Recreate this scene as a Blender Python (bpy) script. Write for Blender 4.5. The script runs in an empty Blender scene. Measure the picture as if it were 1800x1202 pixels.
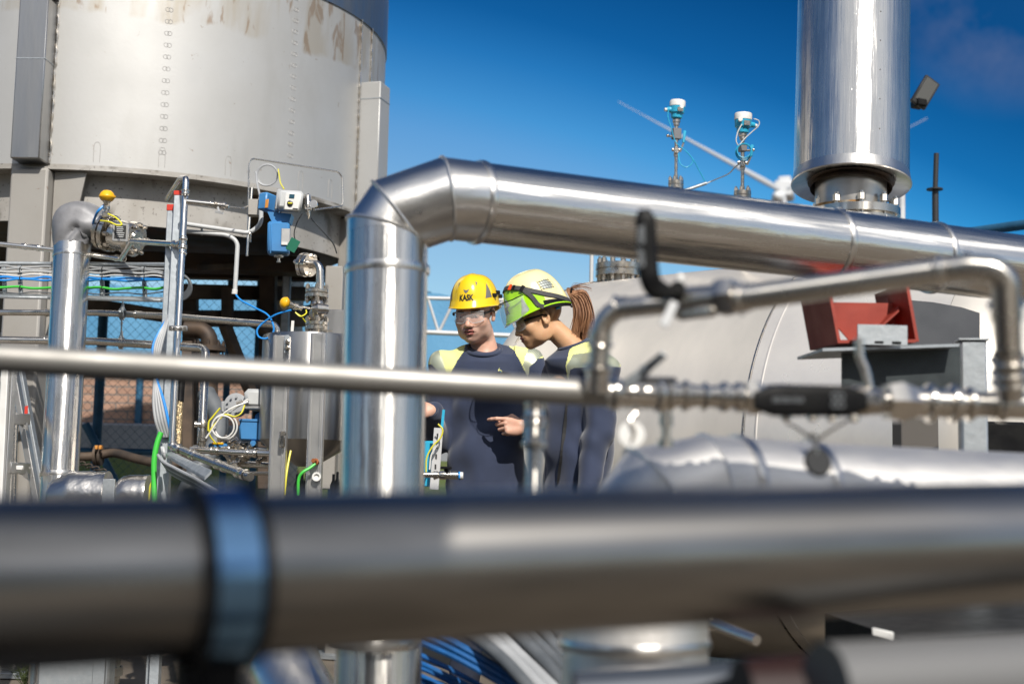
import bpy, bmesh, math, random
import numpy as np
from mathutils import Vector, Matrix
random.seed(7); np.random.seed(7)
SC = bpy.context.scene
COL = SC.collection
R = math.radians
# ---------------------------------------------------------------- camera
FPX, CX, CY = 2500.0, 900.0, 601.0          # focal length and centre in photo pixels (1800 wide)
PITCH, ROLL = R(6.3), R(1.26)
CAM = Vector((0, 0, 0.95))
FW = Vector((0, math.cos(PITCH), math.sin(PITCH)))
U0 = Vector((0, -math.sin(PITCH), math.cos(PITCH)))
R0 = Vector((1, 0, 0))
CU = U0 * math.cos(ROLL) - R0 * math.sin(ROLL)
CR = R0 * math.cos(ROLL) + U0 * math.sin(ROLL)
cam_d = bpy.data.cameras.new('camera')
cam = bpy.data.objects.new('camera', cam_d); COL.objects.link(cam)
cam.matrix_world = Matrix(((CR.x, CU.x, -FW.x, CAM.x), (CR.y, CU.y, -FW.y, CAM.y), (CR.z, CU.z, -FW.z, CAM.z), (0, 0, 0, 1)))
cam_d.sensor_width = 36; cam_d.lens = 50; cam_d.clip_start = 0.05; cam_d.clip_end = 3000
cam_d.dof.use_dof = True; cam_d.dof.focus_distance = 5.9; cam_d.dof.aperture_fstop = 2.6
cam_d.dof.aperture_blades = 9
SC.camera = cam
SC.render.engine = 'CYCLES'
SC.cycles.use_denoising = True
SC.cycles.max_bounces = 8; SC.cycles.glossy_bounces = 5; SC.cycles.transparent_max_bounces = 12
SC.cycles.sample_clamp_indirect = 6.0
SC.cycles.caustics_reflective = False; SC.cycles.caustics_refractive = False
SC.view_settings.view_transform = 'Standard'; SC.view_settings.look = 'None'
SC.view_settings.exposure = 0.0; SC.view_settings.gamma = 1.0
# ---------------------------------------------------------------- sky and sun
SUN_AZ, SUN_EL = 16.0, 43.0                 # degrees to the right of straight behind the camera / above the horizon
tosun = Vector((math.sin(R(SUN_AZ)) * math.cos(R(SUN_EL)), -math.cos(R(SUN_AZ)) * math.cos(R(SUN_EL)), math.sin(R(SUN_EL))))
W = bpy.data.worlds.new('World'); SC.world = W; W.use_nodes = True
nt = W.node_tree; nt.nodes.clear()
wo = nt.nodes.new('ShaderNodeOutputWorld'); bg = nt.nodes.new('ShaderNodeBackground')
sky = nt.nodes.new('ShaderNodeTexSky'); sky.sky_type = 'NISHITA'; sky.sun_disc = False
sky.sun_elevation = R(SUN_EL); sky.sun_rotation = math.atan2(tosun.x, tosun.y)
sky.air_density = 1.0; sky.dust_density = 0.7; sky.ozone_density = 3.0; sky.altitude = 0
hs = nt.nodes.new('ShaderNodeHueSaturation'); hs.inputs['Saturation'].default_value = 1.0
# faint cloud high on the right and a few behind the camera, laid on the sky by direction
tc = nt.nodes.new('ShaderNodeTexCoord'); nz = nt.nodes.new('ShaderNodeTexNoise')
nz.inputs['Scale'].default_value = 5.0; nz.inputs['Detail'].default_value = 7; nz.inputs['Roughness'].default_value = .55
nt.links.new(tc.outputs['Generated'], nz.inputs['Vector'])
cr = nt.nodes.new('ShaderNodeValToRGB'); cr.color_ramp.elements[0].position = .42; cr.color_ramp.elements[1].position = .66
nt.links.new(nz.outputs['Fac'], cr.inputs['Fac'])
def cloud_dir(v, a0, a1, plain=False):
    dp = nt.nodes.new('ShaderNodeVectorMath'); dp.operation = 'DOT_PRODUCT'; dp.inputs[1].default_value = v
    nt.links.new(tc.outputs['Generated'], dp.inputs[0])
    mr = nt.nodes.new('ShaderNodeMapRange'); mr.interpolation_type = 'SMOOTHSTEP'
    mr.inputs['From Min'].default_value = a0; mr.inputs['From Max'].default_value = a1
    nt.links.new(dp.outputs['Value'], mr.inputs['Value'])
    mu = nt.nodes.new('ShaderNodeMath'); mu.operation = 'MULTIPLY'
    nt.links.new(mr.outputs[0], mu.inputs[0]); mu.inputs[1].default_value = 1.0
    if not plain: nt.links.new(cr.outputs['Color'], mu.inputs[1])
    return mu
mixprev = None
k1 = nt.nodes.new('ShaderNodeVectorMath'); k1.operation = 'SCALE'; k1.inputs['Scale'].default_value = .11
gm = nt.nodes.new('ShaderNodeGamma'); gm.inputs['Gamma'].default_value = 1.35
k2 = nt.nodes.new('ShaderNodeVectorMath'); k2.operation = 'SCALE'; k2.inputs['Scale'].default_value = 1.12 / .11
nt.links.new(sky.outputs['Color'], k1.inputs[0]); nt.links.new(k1.outputs[0], gm.inputs['Color']); nt.links.new(gm.outputs[0], k2.inputs[0])
nt.links.new(k2.outputs[0], hs.inputs['Color'])
# a polarised sky: darkest and bluest about a right angle from the sun
pd = nt.nodes.new('ShaderNodeVectorMath'); pd.operation = 'DOT_PRODUCT'; pd.inputs[1].default_value = tuple(tosun)
nt.links.new(tc.outputs['Generated'], pd.inputs[0])
pm = nt.nodes.new('ShaderNodeMapRange'); pm.inputs['From Min'].default_value = -.65; pm.inputs['From Max'].default_value = .35
nt.links.new(pd.outputs['Value'], pm.inputs['Value'])
pr = nt.nodes.new('ShaderNodeValToRGB'); pr.color_ramp.interpolation = 'LINEAR'
tab = [(-.65, (1.18, 1.15, 1.0)), (-.579, (1.18, 1.18, 1.04)), (-.52, (.74, 1.12, 1.16)), (-.4985, (.42, 1.04, 1.17)), (-.467, (.16, .76, 1.0)), (-.439, (.055, .52, .78)), (-.38, (.02, .34, .56)), (-.27, (.10, .38, .56)), (-.08, (.62, .74, .80)), (.3, (1.12, 1.06, 1.0))]
els = pr.color_ramp.elements
while len(els) < len(tab): els.new(.5)
for e, (d_, c_) in zip(els, tab): e.position = (d_ + .65) / 1.0; e.color = (c_[0] / 1.25, c_[1] / 1.25, c_[2] / 1.25, 1)
nt.links.new(pm.outputs[0], pr.inputs['Fac'])
pk = nt.nodes.new('ShaderNodeVectorMath'); pk.operation = 'SCALE'; pk.inputs['Scale'].default_value = 1.25
nt.links.new(pr.outputs['Color'], pk.inputs[0])
pq = nt.nodes.new('ShaderNodeVectorMath'); pq.operation = 'MULTIPLY'
nt.links.new(hs.outputs['Color'], pq.inputs[0]); nt.links.new(pk.outputs[0], pq.inputs[1])
prev = pq.outputs[0]
cd = (FW * FPX + CR * 880 + CU * 640).normalized()
for v, a0, a1, colr, st in ((cd, .9955, .9995, (3.6, 3.4, 4.0, 1), .5), (tuple(tosun), .4, .97, (6.5, 6.7, 6.9, 1), .75), ((.25, -.88, .38), .45, .85, (9, 9.2, 9.6, 1), .8)):
    mu = cloud_dir(tuple(v), a0, a1, st == .75)
    m2 = nt.nodes.new('ShaderNodeMath'); m2.operation = 'MULTIPLY'; m2.inputs[1].default_value = st
    nt.links.new(mu.outputs[0], m2.inputs[0])
    mx = nt.nodes.new('ShaderNodeMixRGB'); mx.inputs['Color2'].default_value = colr
    nt.links.new(m2.outputs[0], mx.inputs['Fac']); nt.links.new(prev, mx.inputs['Color1']); prev = mx.outputs['Color']
nt.links.new(prev, bg.inputs['Color']); bg.inputs['Strength'].default_value = 0.11
nt.links.new(bg.outputs[0], wo.inputs[0])
sl = bpy.data.lights.new('sun', 'SUN'); sl.energy = 4.8; sl.angle = R(0.5); sl.color = (1.0, .95, .875)
so = bpy.data.objects.new('sun', sl); COL.objects.link(so)
so.rotation_euler = tosun.to_track_quat('Z', 'Y').to_euler()

# ---------------------------------------------------------------- helpers
def P(px, py, Y):
    """world point seen at photo pixel (px, py) at a depth of Y metres in front of the camera"""
    d = FW * FPX + CR * (px - CX) - CU * (py - CY)
    return CAM + d * (Y / d.y)
def V(*a): return Vector(a)
def S(px_, Y): return px_ * Y / FPX           # length in metres of px_ pixels at depth Y
def basis(ax):
    ax = Vector(ax).normalized()
    u = ax.cross(V(0, 0, 1))
    if u.length < 1e-3: u = V(1, 0, 0)
    u.normalize(); return ax, u, ax.cross(u).normalized()
def fillet(pts, r, n=7):
    pts = [Vector(p) for p in pts]; out = [pts[0]]
    for i in range(1, len(pts) - 1):
        a, b, c = pts[i - 1], pts[i], pts[i + 1]
        d1, d2 = (a - b), (c - b); l1, l2 = d1.length, d2.length; d1.normalize(); d2.normalize()
        ang = d1.angle(d2)
        if ang > math.pi - .02: out.append(b); continue
        t = min(r / math.tan(ang / 2), l1 * .48, l2 * .48); rr = t * math.tan(ang / 2)
        p1, p2 = b + d1 * t, b + d2 * t
        cen = b + (d1 + d2).normalized() * math.hypot(t, rr)
        v1, v2 = p1 - cen, p2 - cen
        for k in range(n + 1):
            s = k / n; w = v1.lerp(v2, s)
            out.append(cen + w.normalized() * rr)
    out.append(pts[-1]); return out
def smooth_path(pts, n=6):
    pts = [Vector(p) for p in pts]; q = [pts[0] * 2 - pts[1]] + pts + [pts[-1] * 2 - pts[-2]]; out = []
    for i in range(1, len(q) - 2):
        p0, p1, p2, p3 = q[i - 1:i + 3]
        for k in range(n):
            t = k / n
            out.append(.5 * ((2 * p1) + (p2 - p0) * t + (2 * p0 - 5 * p1 + 4 * p2 - p3) * t * t + (3 * p1 - p0 - 3 * p2 + p3) * t ** 3))
    out.append(pts[-1]); return out
class MB:
    def __init__(s): s.v = []; s.f = []; s.uv = []; s.m = []
    def add(s, vs, fs, uvs=None, m=0):
        o = len(s.v); s.v += [tuple(v) for v in vs]
        for k, f in enumerate(fs):
            s.f.append([o + i for i in f]); s.m.append(m)
            s.uv += (uvs[k] if uvs else [(0, 0)] * len(f))
        return s
    def sweep(s, pts, rad, n=16, caps=True, m=0, u0=0.0):
        pts = [Vector(p) for p in pts]; N = len(pts)
        if not hasattr(rad, '__len__'): rad = [rad] * N
        T = []
        for i in range(N):
            t = (pts[min(i + 1, N - 1)] - pts[max(i - 1, 0)]); T.append(t.normalized() if t.length > 1e-9 else V(0, 0, 1))
        ax, u, w = basis(T[0]); vs = []; L = 0; Ls = []
        for i in range(N):
            if i:
                u = u - T[i] * u.dot(T[i]); u.normalize(); L += (pts[i] - pts[i - 1]).length
            w = T[i].cross(u); Ls.append(L)
            for k in range(n):
                a = 2 * math.pi * k / n
                vs.append(pts[i] + (u * math.cos(a) + w * math.sin(a)) * rad[i])
        fs = []; uvs = []; c = 2 * math.pi * max(rad)
        for i in range(N - 1):
            for k in range(n):
                k2 = (k + 1) % n
                fs.append((i * n + k, i * n + k2, (i + 1) * n + k2, (i + 1) * n + k))
                a, b = c * k / n + u0, c * (k + 1) / n + u0
                uvs.append([(a, Ls[i]), (b, Ls[i]), (b, Ls[i + 1]), (a, Ls[i + 1])])
        if caps:
            fs.append(tuple(reversed(range(n)))); uvs.append([(0, 0)] * n)
            fs.append(tuple((N - 1) * n + k for k in range(n))); uvs.append([(0, 0)] * n)
        return s.add(vs, fs, uvs, m)
    def cyl(s, a, b, r, r2=None, n=20, m=0, caps=True):
        return s.sweep([a, b], [r, r if r2 is None else r2], n, caps, m)
    def lathe(s, o, ax, prof, n=28, m=0, closed=False):
        """prof: list of (distance along axis, radius)"""
        o = Vector(o); ax, u, w = basis(ax); vs = []
        for (h, r) in prof:
            for k in range(n):
                a = 2 * math.pi * k / n
                vs.append(o + ax * h + (u * math.cos(a) + w * math.sin(a)) * max(r, 1e-5))
        fs = []; uvs = []; L = 0; N = len(prof); rm = max(p[1] for p in prof)
        for i in range(N - 1):
            l2 = L + math.hypot(prof[i + 1][0] - prof[i][0], prof[i + 1][1] - prof[i][1])
            for k in range(n):
                k2 = (k + 1) % n
                fs.append((i * n + k, i * n + k2, (i + 1) * n + k2, (i + 1) * n + k))
                a, b = 2 * math.pi * rm * k / n, 2 * math.pi * rm * (k + 1) / n
                uvs.append([(a, L), (b, L), (b, l2), (a, l2)])
            L = l2
        if not closed:
            fs.append(tuple(reversed(range(n)))); uvs.append([(0, 0)] * n)
            fs.append(tuple((N - 1) * n + k for k in range(n))); uvs.append([(0, 0)] * n)
        return s.add(vs, fs, uvs, m)
    def box(s, c, sx, sy, sz, ax=None, ay=None, az=None, m=0, bev=0.0):
        """box of full sizes along the axes ax, ay, az; bev chamfers the edges"""
        c = Vector(c); ax = Vector(ax or (1, 0, 0)).normalized(); az = Vector(az or (0, 0, 1)).normalized()
        if ay is None: ay = az.cross(ax).normalized()
        ay = Vector(ay).normalized()
        H = (sx / 2, sy / 2, sz / 2)
        if bev <= 0:
            vs = [c + ax * (H[0] * i) + ay * (H[1] * j) + az * (H[2] * k) for i in (-1, 1) for j in (-1, 1) for k in (-1, 1)]
            fs = [(0, 1, 3, 2), (4, 6, 7, 5), (0, 4, 5, 1), (2, 3, 7, 6), (0, 2, 6, 4), (1, 5, 7, 3)]
            uv = []
            for f in fs:
                uv.append([((vs[i] - c).dot(ax) + (vs[i] - c).dot(ay), (vs[i] - c).dot(az) + .3 * (vs[i] - c).dot(ay)) for i in f])
            return s.add(vs, fs, uv, m)
        b = min(bev, min(H) * .95); vs = []; idx = {}
        for i in (-1, 1):
            for j in (-1, 1):
                for k in (-1, 1):
                    for q in range(3):
                        h = [H[0] - b, H[1] - b, H[2] - b]; h[q] = H[q]
                        idx[(i, j, k, q)] = len(vs)
                        vs.append(c + ax * (h[0] * i) + ay * (h[1] * j) + az * (h[2] * k))
        fs = []
        for q in range(3):
            for sg in (-1, 1):
                o1, o2 = (q + 1) % 3, (q + 2) % 3; ring = []
                for a1, a2 in ((-1, -1), (1, -1), (1, 1), (-1, 1)):
                    t = [0, 0, 0]; t[q] = sg; t[o1] = a1; t[o2] = a2; ring.append(idx[(t[0], t[1], t[2], q)])
                fs.append(tuple(ring if sg > 0 else reversed(ring)))
        for q in range(3):
            o1, o2 = (q + 1) % 3, (q + 2) % 3
            for a1 in (-1, 1):
                for a2 in (-1, 1):
                    def g(e, w):
                        t = [0, 0, 0]; t[q] = e; t[o1] = a1; t[o2] = a2; return idx[(t[0], t[1], t[2], w)]
                    r_ = [g(-1, o1), g(1, o1), g(1, o2), g(-1, o2)]
                    if a1 * a2 < 0: r_.reverse()
                    fs.append(tuple(reversed(r_)))
        for i in (-1, 1):
            for j in (-1, 1):
                for k in (-1, 1):
                    t = [idx[(i, j, k, q)] for q in range(3)]
                    if i * j * k < 0: t.reverse()
                    fs.append(tuple(t))
        return s.add(vs, fs, None, m)
    def beam(s, a, b, w, h, up=(0, 0, 1), m=0, bev=0.0):
        a = Vector(a); b = Vector(b); ax = (b - a).normalized(); up = Vector(up)
        up = (up - ax * up.dot(ax)).normalized()
        return s.box((a + b) / 2, (b - a).length, w, h, ax, up.cross(ax), up, m, bev)
    def ball(s, c, r, n=16, m=0, sc=(1, 1, 1)):
        c = Vector(c); vs = []; fs = []; k2 = n // 2
        for i in range(k2 + 1):
            for j in range(n):
                a = math.pi * i / k2; b = 2 * math.pi * j / n; q = max(math.sin(a), 1e-4)
                vs.append(c + V(q * math.cos(b) * r * sc[0], q * math.sin(b) * r * sc[1], math.cos(a) * r * sc[2]))
        for i in range(k2):
            for j in range(n):
                j2 = (j + 1) % n; fs.append((i * n + j, (i + 1) * n + j, (i + 1) * n + j2, i * n + j2))
        return s.add(vs, fs, None, m)
    def prism(s, poly, depth, m=0):
        """poly: list of world points (planar), extruded by the vector depth"""
        n = len(poly); d = Vector(depth); a = [Vector(p) for p in poly]; vs = a + [p + d for p in a]
        fs = [tuple(range(n)), tuple(reversed(range(n, 2 * n)))] + [(i, i + n, (i + 1) % n + n, (i + 1) % n) for i in range(n)]
        return s.add(vs, fs, None, m)
    def bolts(s, c, ax, rc, n, br=.009, L=.05, m=0, ph=0.2):
        ax, u, w = basis(ax); c = Vector(c)
        for k in range(n):
            a = 2 * math.pi * (k + ph) / n; p = c + (u * math.cos(a) + w * math.sin(a)) * rc
            s.cyl(p - ax * L / 2, p + ax * L / 2, br * .55, n=8, m=m)
            s.cyl(p - ax * L * .42, p - ax * L * .22, br, n=6, m=m); s.cyl(p + ax * L * .22, p + ax * L * .42, br, n=6, m=m)
        return s
    def torus(s, c, ax, R_, r, n=32, k=8, m=0, a0=0, a1=2 * math.pi):
        ax, u, w = basis(ax); c = Vector(c)
        full = abs(a1 - a0 - 2 * math.pi) < 1e-6
        pts = [c + (u * math.cos(a0 + (a1 - a0) * i / n) + w * math.sin(a0 + (a1 - a0) * i / n)) * R_ for i in range(n + 1)]
        return s.sweep(pts, r, k, not full, m)
    def build(s, name, mats, parent=None, origin=None, angle=38, smooth=True, recalc=True):
        if parent is not None:
            q = parent
            while q.parent: q = q.parent
            org = Vector(q.location)
        elif origin is not None: org = Vector(origin)
        else:
            A = np.array(s.v); org = Vector(((A[:, 0].min() + A[:, 0].max()) / 2, (A[:, 1].min() + A[:, 1].max()) / 2, A[:, 2].min()))
        A = np.array(s.v, dtype=np.float64) - np.array(org)
        me = bpy.data.meshes.new(name); me.from_pydata(A.tolist(), [], s.f)
        uvl = me.uv_layers.new(name='UVMap'); uvl.data.foreach_set('uv', np.array(s.uv, dtype=np.float32).ravel())
        for mm in (mats if isinstance(mats, (list, tuple)) else [mats]): me.materials.append(mm)
        me.polygons.foreach_set('material_index', s.m)
        me.polygons.foreach_set('use_smooth', [smooth] * len(s.f)); me.update()
        if recalc and len(s.f) < 60000:
            bmm = bmesh.new(); bmm.from_mesh(me); bmesh.ops.recalc_face_normals(bmm, faces=bmm.faces); bmm.to_mesh(me); bmm.free()
        if smooth: me.set_sharp_from_angle(angle=R(angle))
        o = bpy.data.objects.new(name, me); COL.objects.link(o)
        if parent is not None: o.parent = parent
        else: o.location = org
        return o
def thing(name, label, cat, loc, group=None):
    o = bpy.data.objects.new(name, None); COL.objects.link(o); o.location = Vector(loc); o.empty_display_size = .05
    o['label'] = label; o['category'] = cat
    if group: o['group'] = group
    return o
def tag(o, label=None, cat=None, group=None, kind=None):
    for k, v in (('label', label), ('category', cat), ('group', group), ('kind', kind)):
        if v: o[k] = v
    return o
# ---------------------------------------------------------------- materials
def M(name, col, rough=.5, metal=0., col2=None, scale=6., detail=5, stretch=None, uv=False, bump=0., rvar=0., bscale=None,
      lo=.4, hi=.62, trans=0., coat=0., spec=.5, aniso=0., bdist=.01, alpha=1., emit=None, sheen=0., wave=0.):
    m = bpy.data.materials.new(name); m.use_nodes = True; t = m.node_tree; N = t.nodes; Lk = t.links.new
    b = N['Principled BSDF']
    b.inputs['Base Color'].default_value = (*col, 1); b.inputs['Roughness'].default_value = rough; b.inputs['Metallic'].default_value = metal
    b.inputs['Specular IOR Level'].default_value = spec; b.inputs['Coat Weight'].default_value = coat
    b.inputs['Transmission Weight'].default_value = trans; b.inputs['Alpha'].default_value = alpha
    b.inputs['Sheen Weight'].default_value = sheen
    if aniso:      # brushed round the tube: the highlight stretches along it
        b.inputs['Anisotropic'].default_value = aniso; b.inputs['Anisotropic Rotation'].default_value = .25
        tg = N.new('ShaderNodeTangent'); tg.direction_type = 'UV_MAP'; Lk(tg.outputs[0], b.inputs['Tangent'])
    if emit: b.inputs['Emission Color'].default_value = (*emit, 1); b.inputs['Emission Strength'].default_value = 1
    tcn = N.new('ShaderNodeTexCoord'); mp = N.new('ShaderNodeMapping')
    Lk(tcn.outputs['UV' if uv else 'Object'], mp.inputs['Vector'])
    if stretch: mp.inputs['Scale'].default_value = stretch
    nz = N.new('ShaderNodeTexNoise'); nz.inputs['Scale'].default_value = scale; nz.inputs['Detail'].default_value = detail
    Lk(mp.outputs[0], nz.inputs['Vector'])
    if col2:
        r_ = N.new('ShaderNodeValToRGB'); r_.color_ramp.elements[0].position = lo; r_.color_ramp.elements[1].position = hi
        r_.color_ramp.elements[0].color = (*col, 1); r_.color_ramp.elements[1].color = (*col2, 1)
        Lk(nz.outputs['Fac'], r_.inputs['Fac']); Lk(r_.outputs[0], b.inputs['Base Color'])
    if rvar:
        mr = N.new('ShaderNodeMapRange'); mr.inputs['From Min'].default_value = .3; mr.inputs['From Max'].default_value = .7
        mr.inputs['To Min'].default_value = max(.02, rough - rvar); mr.inputs['To Max'].default_value = rough + rvar
        Lk(nz.outputs['Fac'], mr.inputs['Value']); Lk(mr.outputs[0], b.inputs['Roughness'])
    if bump:
        n2 = nz
        if bscale:
            n2 = N.new('ShaderNodeTexNoise'); n2.inputs['Scale'].default_value = bscale; n2.inputs['Detail'].default_value = 4
            Lk(mp.outputs[0], n2.inputs['Vector'])
        bp = N.new('ShaderNodeBump'); bp.inputs['Strength'].default_value = bump; bp.inputs['Distance'].default_value = bdist
        Lk(n2.outputs['Fac'], bp.inputs['Height']); Lk(bp.outputs[0], b.inputs['Normal'])
        if wave:
            n3 = N.new('ShaderNodeTexNoise'); n3.inputs['Scale'].default_value = 3.5; n3.inputs['Detail'].default_value = 2; Lk(tcn.outputs['Object'], n3.inputs['Vector'])
            b2 = N.new('ShaderNodeBump'); b2.inputs['Strength'].default_value = wave; b2.inputs['Distance'].default_value = .03
            Lk(n3.outputs['Fac'], b2.inputs['Height']); Lk(b2.outputs[0], bp.inputs['Normal'])
            n4 = N.new('ShaderNodeTexNoise'); n4.inputs['Scale'].default_value = 70; n4.inputs['Detail'].default_value = 3; Lk(tcn.outputs['Object'], n4.inputs['Vector'])
            b3 = N.new('ShaderNodeBump'); b3.inputs['Strength'].default_value = .10; b3.inputs['Distance'].default_value = .002
            r4 = N.new('ShaderNodeMapRange'); r4.inputs['From Min'].default_value = .62; r4.inputs['From Max'].default_value = .72; Lk(n4.outputs['Fac'], r4.inputs['Value'])
            Lk(r4.outputs[0], b3.inputs['Height']); Lk(b3.outputs[0], b2.inputs['Normal'])
    return m
m = {}
m['lag'] = M('lagging_steel', (.70, .675, .635), .27, 1., (.80, .775, .735), 5, 4, (9, .5, 1), True, .5, .08, bdist=.004, wave=.25, aniso=.85)
m['lag2'] = M('lagging_aluminium', (.78, .755, .72), .33, 1., (.68, .66, .63), 6, 5, (3, 1.2, 1), True, .5, .08, bdist=.004, wave=.4, aniso=.6)
m['pol'] = M('polished_steel', (.74, .71, .67), .20, 1., (.64, .62, .58), 9, 3, (1.5, 1, 1), True, .12, .04, bdist=.002, aniso=.8)
m['tube'] = M('stainless_tube', (.68, .645, .59), .27, 1., (.58, .55, .50), 14, 4, None, False, .15, .06, bdist=.002, aniso=.8)
m['cast'] = M('cast_stainless', (.62, .58, .53), .30, 1., (.45, .40, .33), 30, 5, None, False, .5, .1, bdist=.003)
m['galv'] = M('galvanised_steel', (.50, .53, .55), .50, .75, (.38, .41, .43), 35, 3, None, False, .1, .08, lo=.35, hi=.65)
m['alu'] = M('aluminium', (.62, .61, .59), .38, .9, (.54, .53, .51), 12, 4, None, False, .1, .06)
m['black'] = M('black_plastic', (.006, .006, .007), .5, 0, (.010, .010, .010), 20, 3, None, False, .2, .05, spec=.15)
m['rubber'] = M('black_rubber', (.01, .01, .011), .7, 0, bump=.2)
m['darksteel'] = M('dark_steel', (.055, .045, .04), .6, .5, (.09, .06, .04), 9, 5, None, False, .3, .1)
m['rust'] = M('weathered_steel', (.12, .085, .06), .7, .2, (.05, .04, .035), 6, 5, None, False, .3, .1)
m['red'] = M('red_primer', (.34, .045, .025), .55, 0, (.28, .035, .02), 12, 4, None, False, .2, .08)
m['blue'] = M('blue_enamel', (.06, .24, .52), .42, 0, (.05, .20, .44), 10, 4, None, False, .15, .08)
m['cyan'] = M('light_blue_enamel', (.03, .40, .62), .4, 0, bump=.1)
m['white'] = M('white_plastic', (.78, .77, .74), .4, 0, (.70, .69, .66), 12, 3)
m['grey'] = M('grey_plastic', (.40, .41, .42), .42, 0, (.36, .37, .38), 10, 3)
m['lgrey'] = M('light_grey_plastic', (.55, .56, .56), .4, 0, (.5, .51, .51), 10, 3)
m['cgrey'] = M('grey_cable', (.40, .41, .42), .45, 0, (.34, .35, .36), 8, 3)
m['dgrey'] = M('dark_grey_cable', (.13, .14, .15), .5, 0, (.09, .10, .11), 8, 3)
m['cblue'] = M('blue_cable', (.02, .27, .75), .38)
m['cnavy'] = M('dark_blue_cable', (.012, .13, .40), .5, 0, (.01, .10, .30), 30, 3)
m['cgreen'] = M('green_cable', (.06, .55, .06), .4)
m['cyel'] = M('yellow_cable', (.75, .68, .04), .4)
m['yel'] = M('yellow_plastic', (.88, .48, .01), .35, 0, (.82, .42, .01), 20, 3)
m['redtape'] = M('red_cap', (.65, .05, .03), .45)
m['brass'] = M('braided_hose', (.75, .58, .34), .35, .9, (.35, .27, .16), 160, 2, None, False, .8, .1)
m['glass'] = M('clear_lens', (.95, .97, .98), .03, 0, alpha=.22, spec=.9, coat=.5)
m['lcd'] = M('lcd_screen', (.03, .09, .13), .15)
m['signgreen'] = M('green_tag', (.01, .14, .08), .4)
m['signdark'] = M('dark_plate', (.03, .03, .03), .4)
m['orange'] = M('orange_label', (.70, .30, .06), .5)
# ================================================================ THE SETTING
def stain_mat(name, base, dark, rust, z_hi=None, extra=0.):
    """weathered off-white steel: broad tone, fine specks, rusty smears; z_hi adds the old stains near a height"""
    mm = M(name, base, .50, .45 if z_hi else .25, dark, 2.2, 6, None, False, .12, .08, bscale=55, lo=.38, hi=.75, bdist=.002)
    t = mm.node_tree; N = t.nodes; Lk = t.links.new; b = N['Principled BSDF']
    src = b.inputs['Base Color'].links[0].from_socket
    tcn = N.new('ShaderNodeTexCoord')
    def layer(src, colr, scale, p0, p1, stretch, detail=6, mask=None, strength=1.):
        mp = N.new('ShaderNodeMapping'); mp.inputs['Scale'].default_value = stretch; Lk(tcn.outputs['Object'], mp.inputs['Vector'])
        nz = N.new('ShaderNodeTexNoise'); nz.inputs['Scale'].default_value = scale; nz.inputs['Detail'].default_value = detail
        nz.inputs['Distortion'].default_value = .6
        Lk(mp.outputs[0], nz.inputs['Vector'])
        mr = N.new('ShaderNodeMapRange'); mr.inputs['From Min'].default_value = p0; mr.inputs['From Max'].default_value = p1
        mr.inputs['To Max'].default_value = strength
        Lk(nz.outputs['Fac'], mr.inputs['Value']); f = mr.outputs[0]
        if mask is not None:
            mu = N.new('ShaderNodeMath'); mu.operation = 'MULTIPLY'; Lk(f, mu.inputs[0]); Lk(mask, mu.inputs[1]); f = mu.outputs[0]
        mx = N.new('ShaderNodeMixRGB'); mx.inputs['Color2'].default_value = (*colr, 1)
        Lk(f, mx.inputs['Fac']); Lk(src, mx.inputs['Color1']); return mx.outputs['Color']
    src = layer(src, rust, 26, .71, .76, (1, 1, 1), 3, None, .55)
    src = layer(src, (dark[0] * .8, dark[1] * .78, dark[2] * .74), 3.2, .56, .72, (1, 1, .25), 7, None, .35)
    if extra:
        src = layer(src, (dark[0] * .45, dark[1] * .42, dark[2] * .38), 5.5, .56, .66, (1, 1, .7), 9, None, extra)
        src = layer(src, (.05, .04, .035), 60, .64, .70, (1, 1, 1), 2, None, .6)
    if z_hi is not None:
        sx = N.new('ShaderNodeSeparateXYZ'); Lk(tcn.outputs['Object'], sx.inputs[0])
        nz = N.new('ShaderNodeTexNoise'); nz.inputs['Scale'].default_value = 1.6; nz.inputs['Detail'].default_value = 5
        Lk(tcn.outputs['Object'], nz.inputs['Vector'])
        ad = N.new('ShaderNodeMath'); ad.operation = 'MULTIPLY_ADD'; ad.inputs[1].default_value = .45
        Lk(nz.outputs['Fac'], ad.inputs[0]); Lk(sx.outputs['Z'], ad.inputs[2])
        mr = N.new('ShaderNodeMapRange'); mr.inputs['From Min'].default_value = z_hi; mr.inputs['From Max'].default_value = z_hi + .03
        Lk(ad.outputs[0], mr.inputs['Value'])
        src = layer(src, (.36, .30, .21), 3.5, .45, .60, (1.6, 1.6, .3), 8, mr.outputs[0], .5)
        src = layer(src, (.24, .15, .08), 9, .56, .62, (1.5, 1.5, .4), 8, mr.outputs[0], .6)
    Lk(src, b.inputs['Base Color']); return mm
m['tank'] = stain_mat('weathered_tank_steel', (.52, .515, .50), (.43, .427, .415), (.20, .12, .06), 3.69)
m['band'] = stain_mat('weathered_band_steel', (.47, .45, .42), (.27, .245, .21), (.10, .06, .03), None, .72)
m['leg'] = stain_mat('weathered_leg_steel', (.40, .38, .35), (.31, .29, .26), (.18, .10, .05))
# ---- ground: one concrete yard sheet out to the horizon, paler slabs near by
m['conc'] = M('yard_concrete', (.17, .14, .105), .85, 0, (.11, .09, .07), 1.3, 8, None, False, .35, .05, bscale=22, lo=.3, hi=.7)
g = MB(); g.add([(-900, -900, 0), (900, -900, 0), (900, 1200, 0), (-900, 1200, 0)], [(0, 1, 2, 3)])
tag(g.build('ground', m['conc']), kind='structure')
m['slab'] = M('paving_slab', (.42, .39, .34), .85, 0, (.33, .30, .26), 4, 8, None, False, .4, .05, bscale=40)
g = MB()
for i in range(-12, -3):
    for j in range(4, 10):
        g.box((i * .6 + .3, j * .6 + .3, .004), .585, .585, .03, bev=.008)
tag(g.build('paving', m['slab']), kind='structure')
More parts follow.
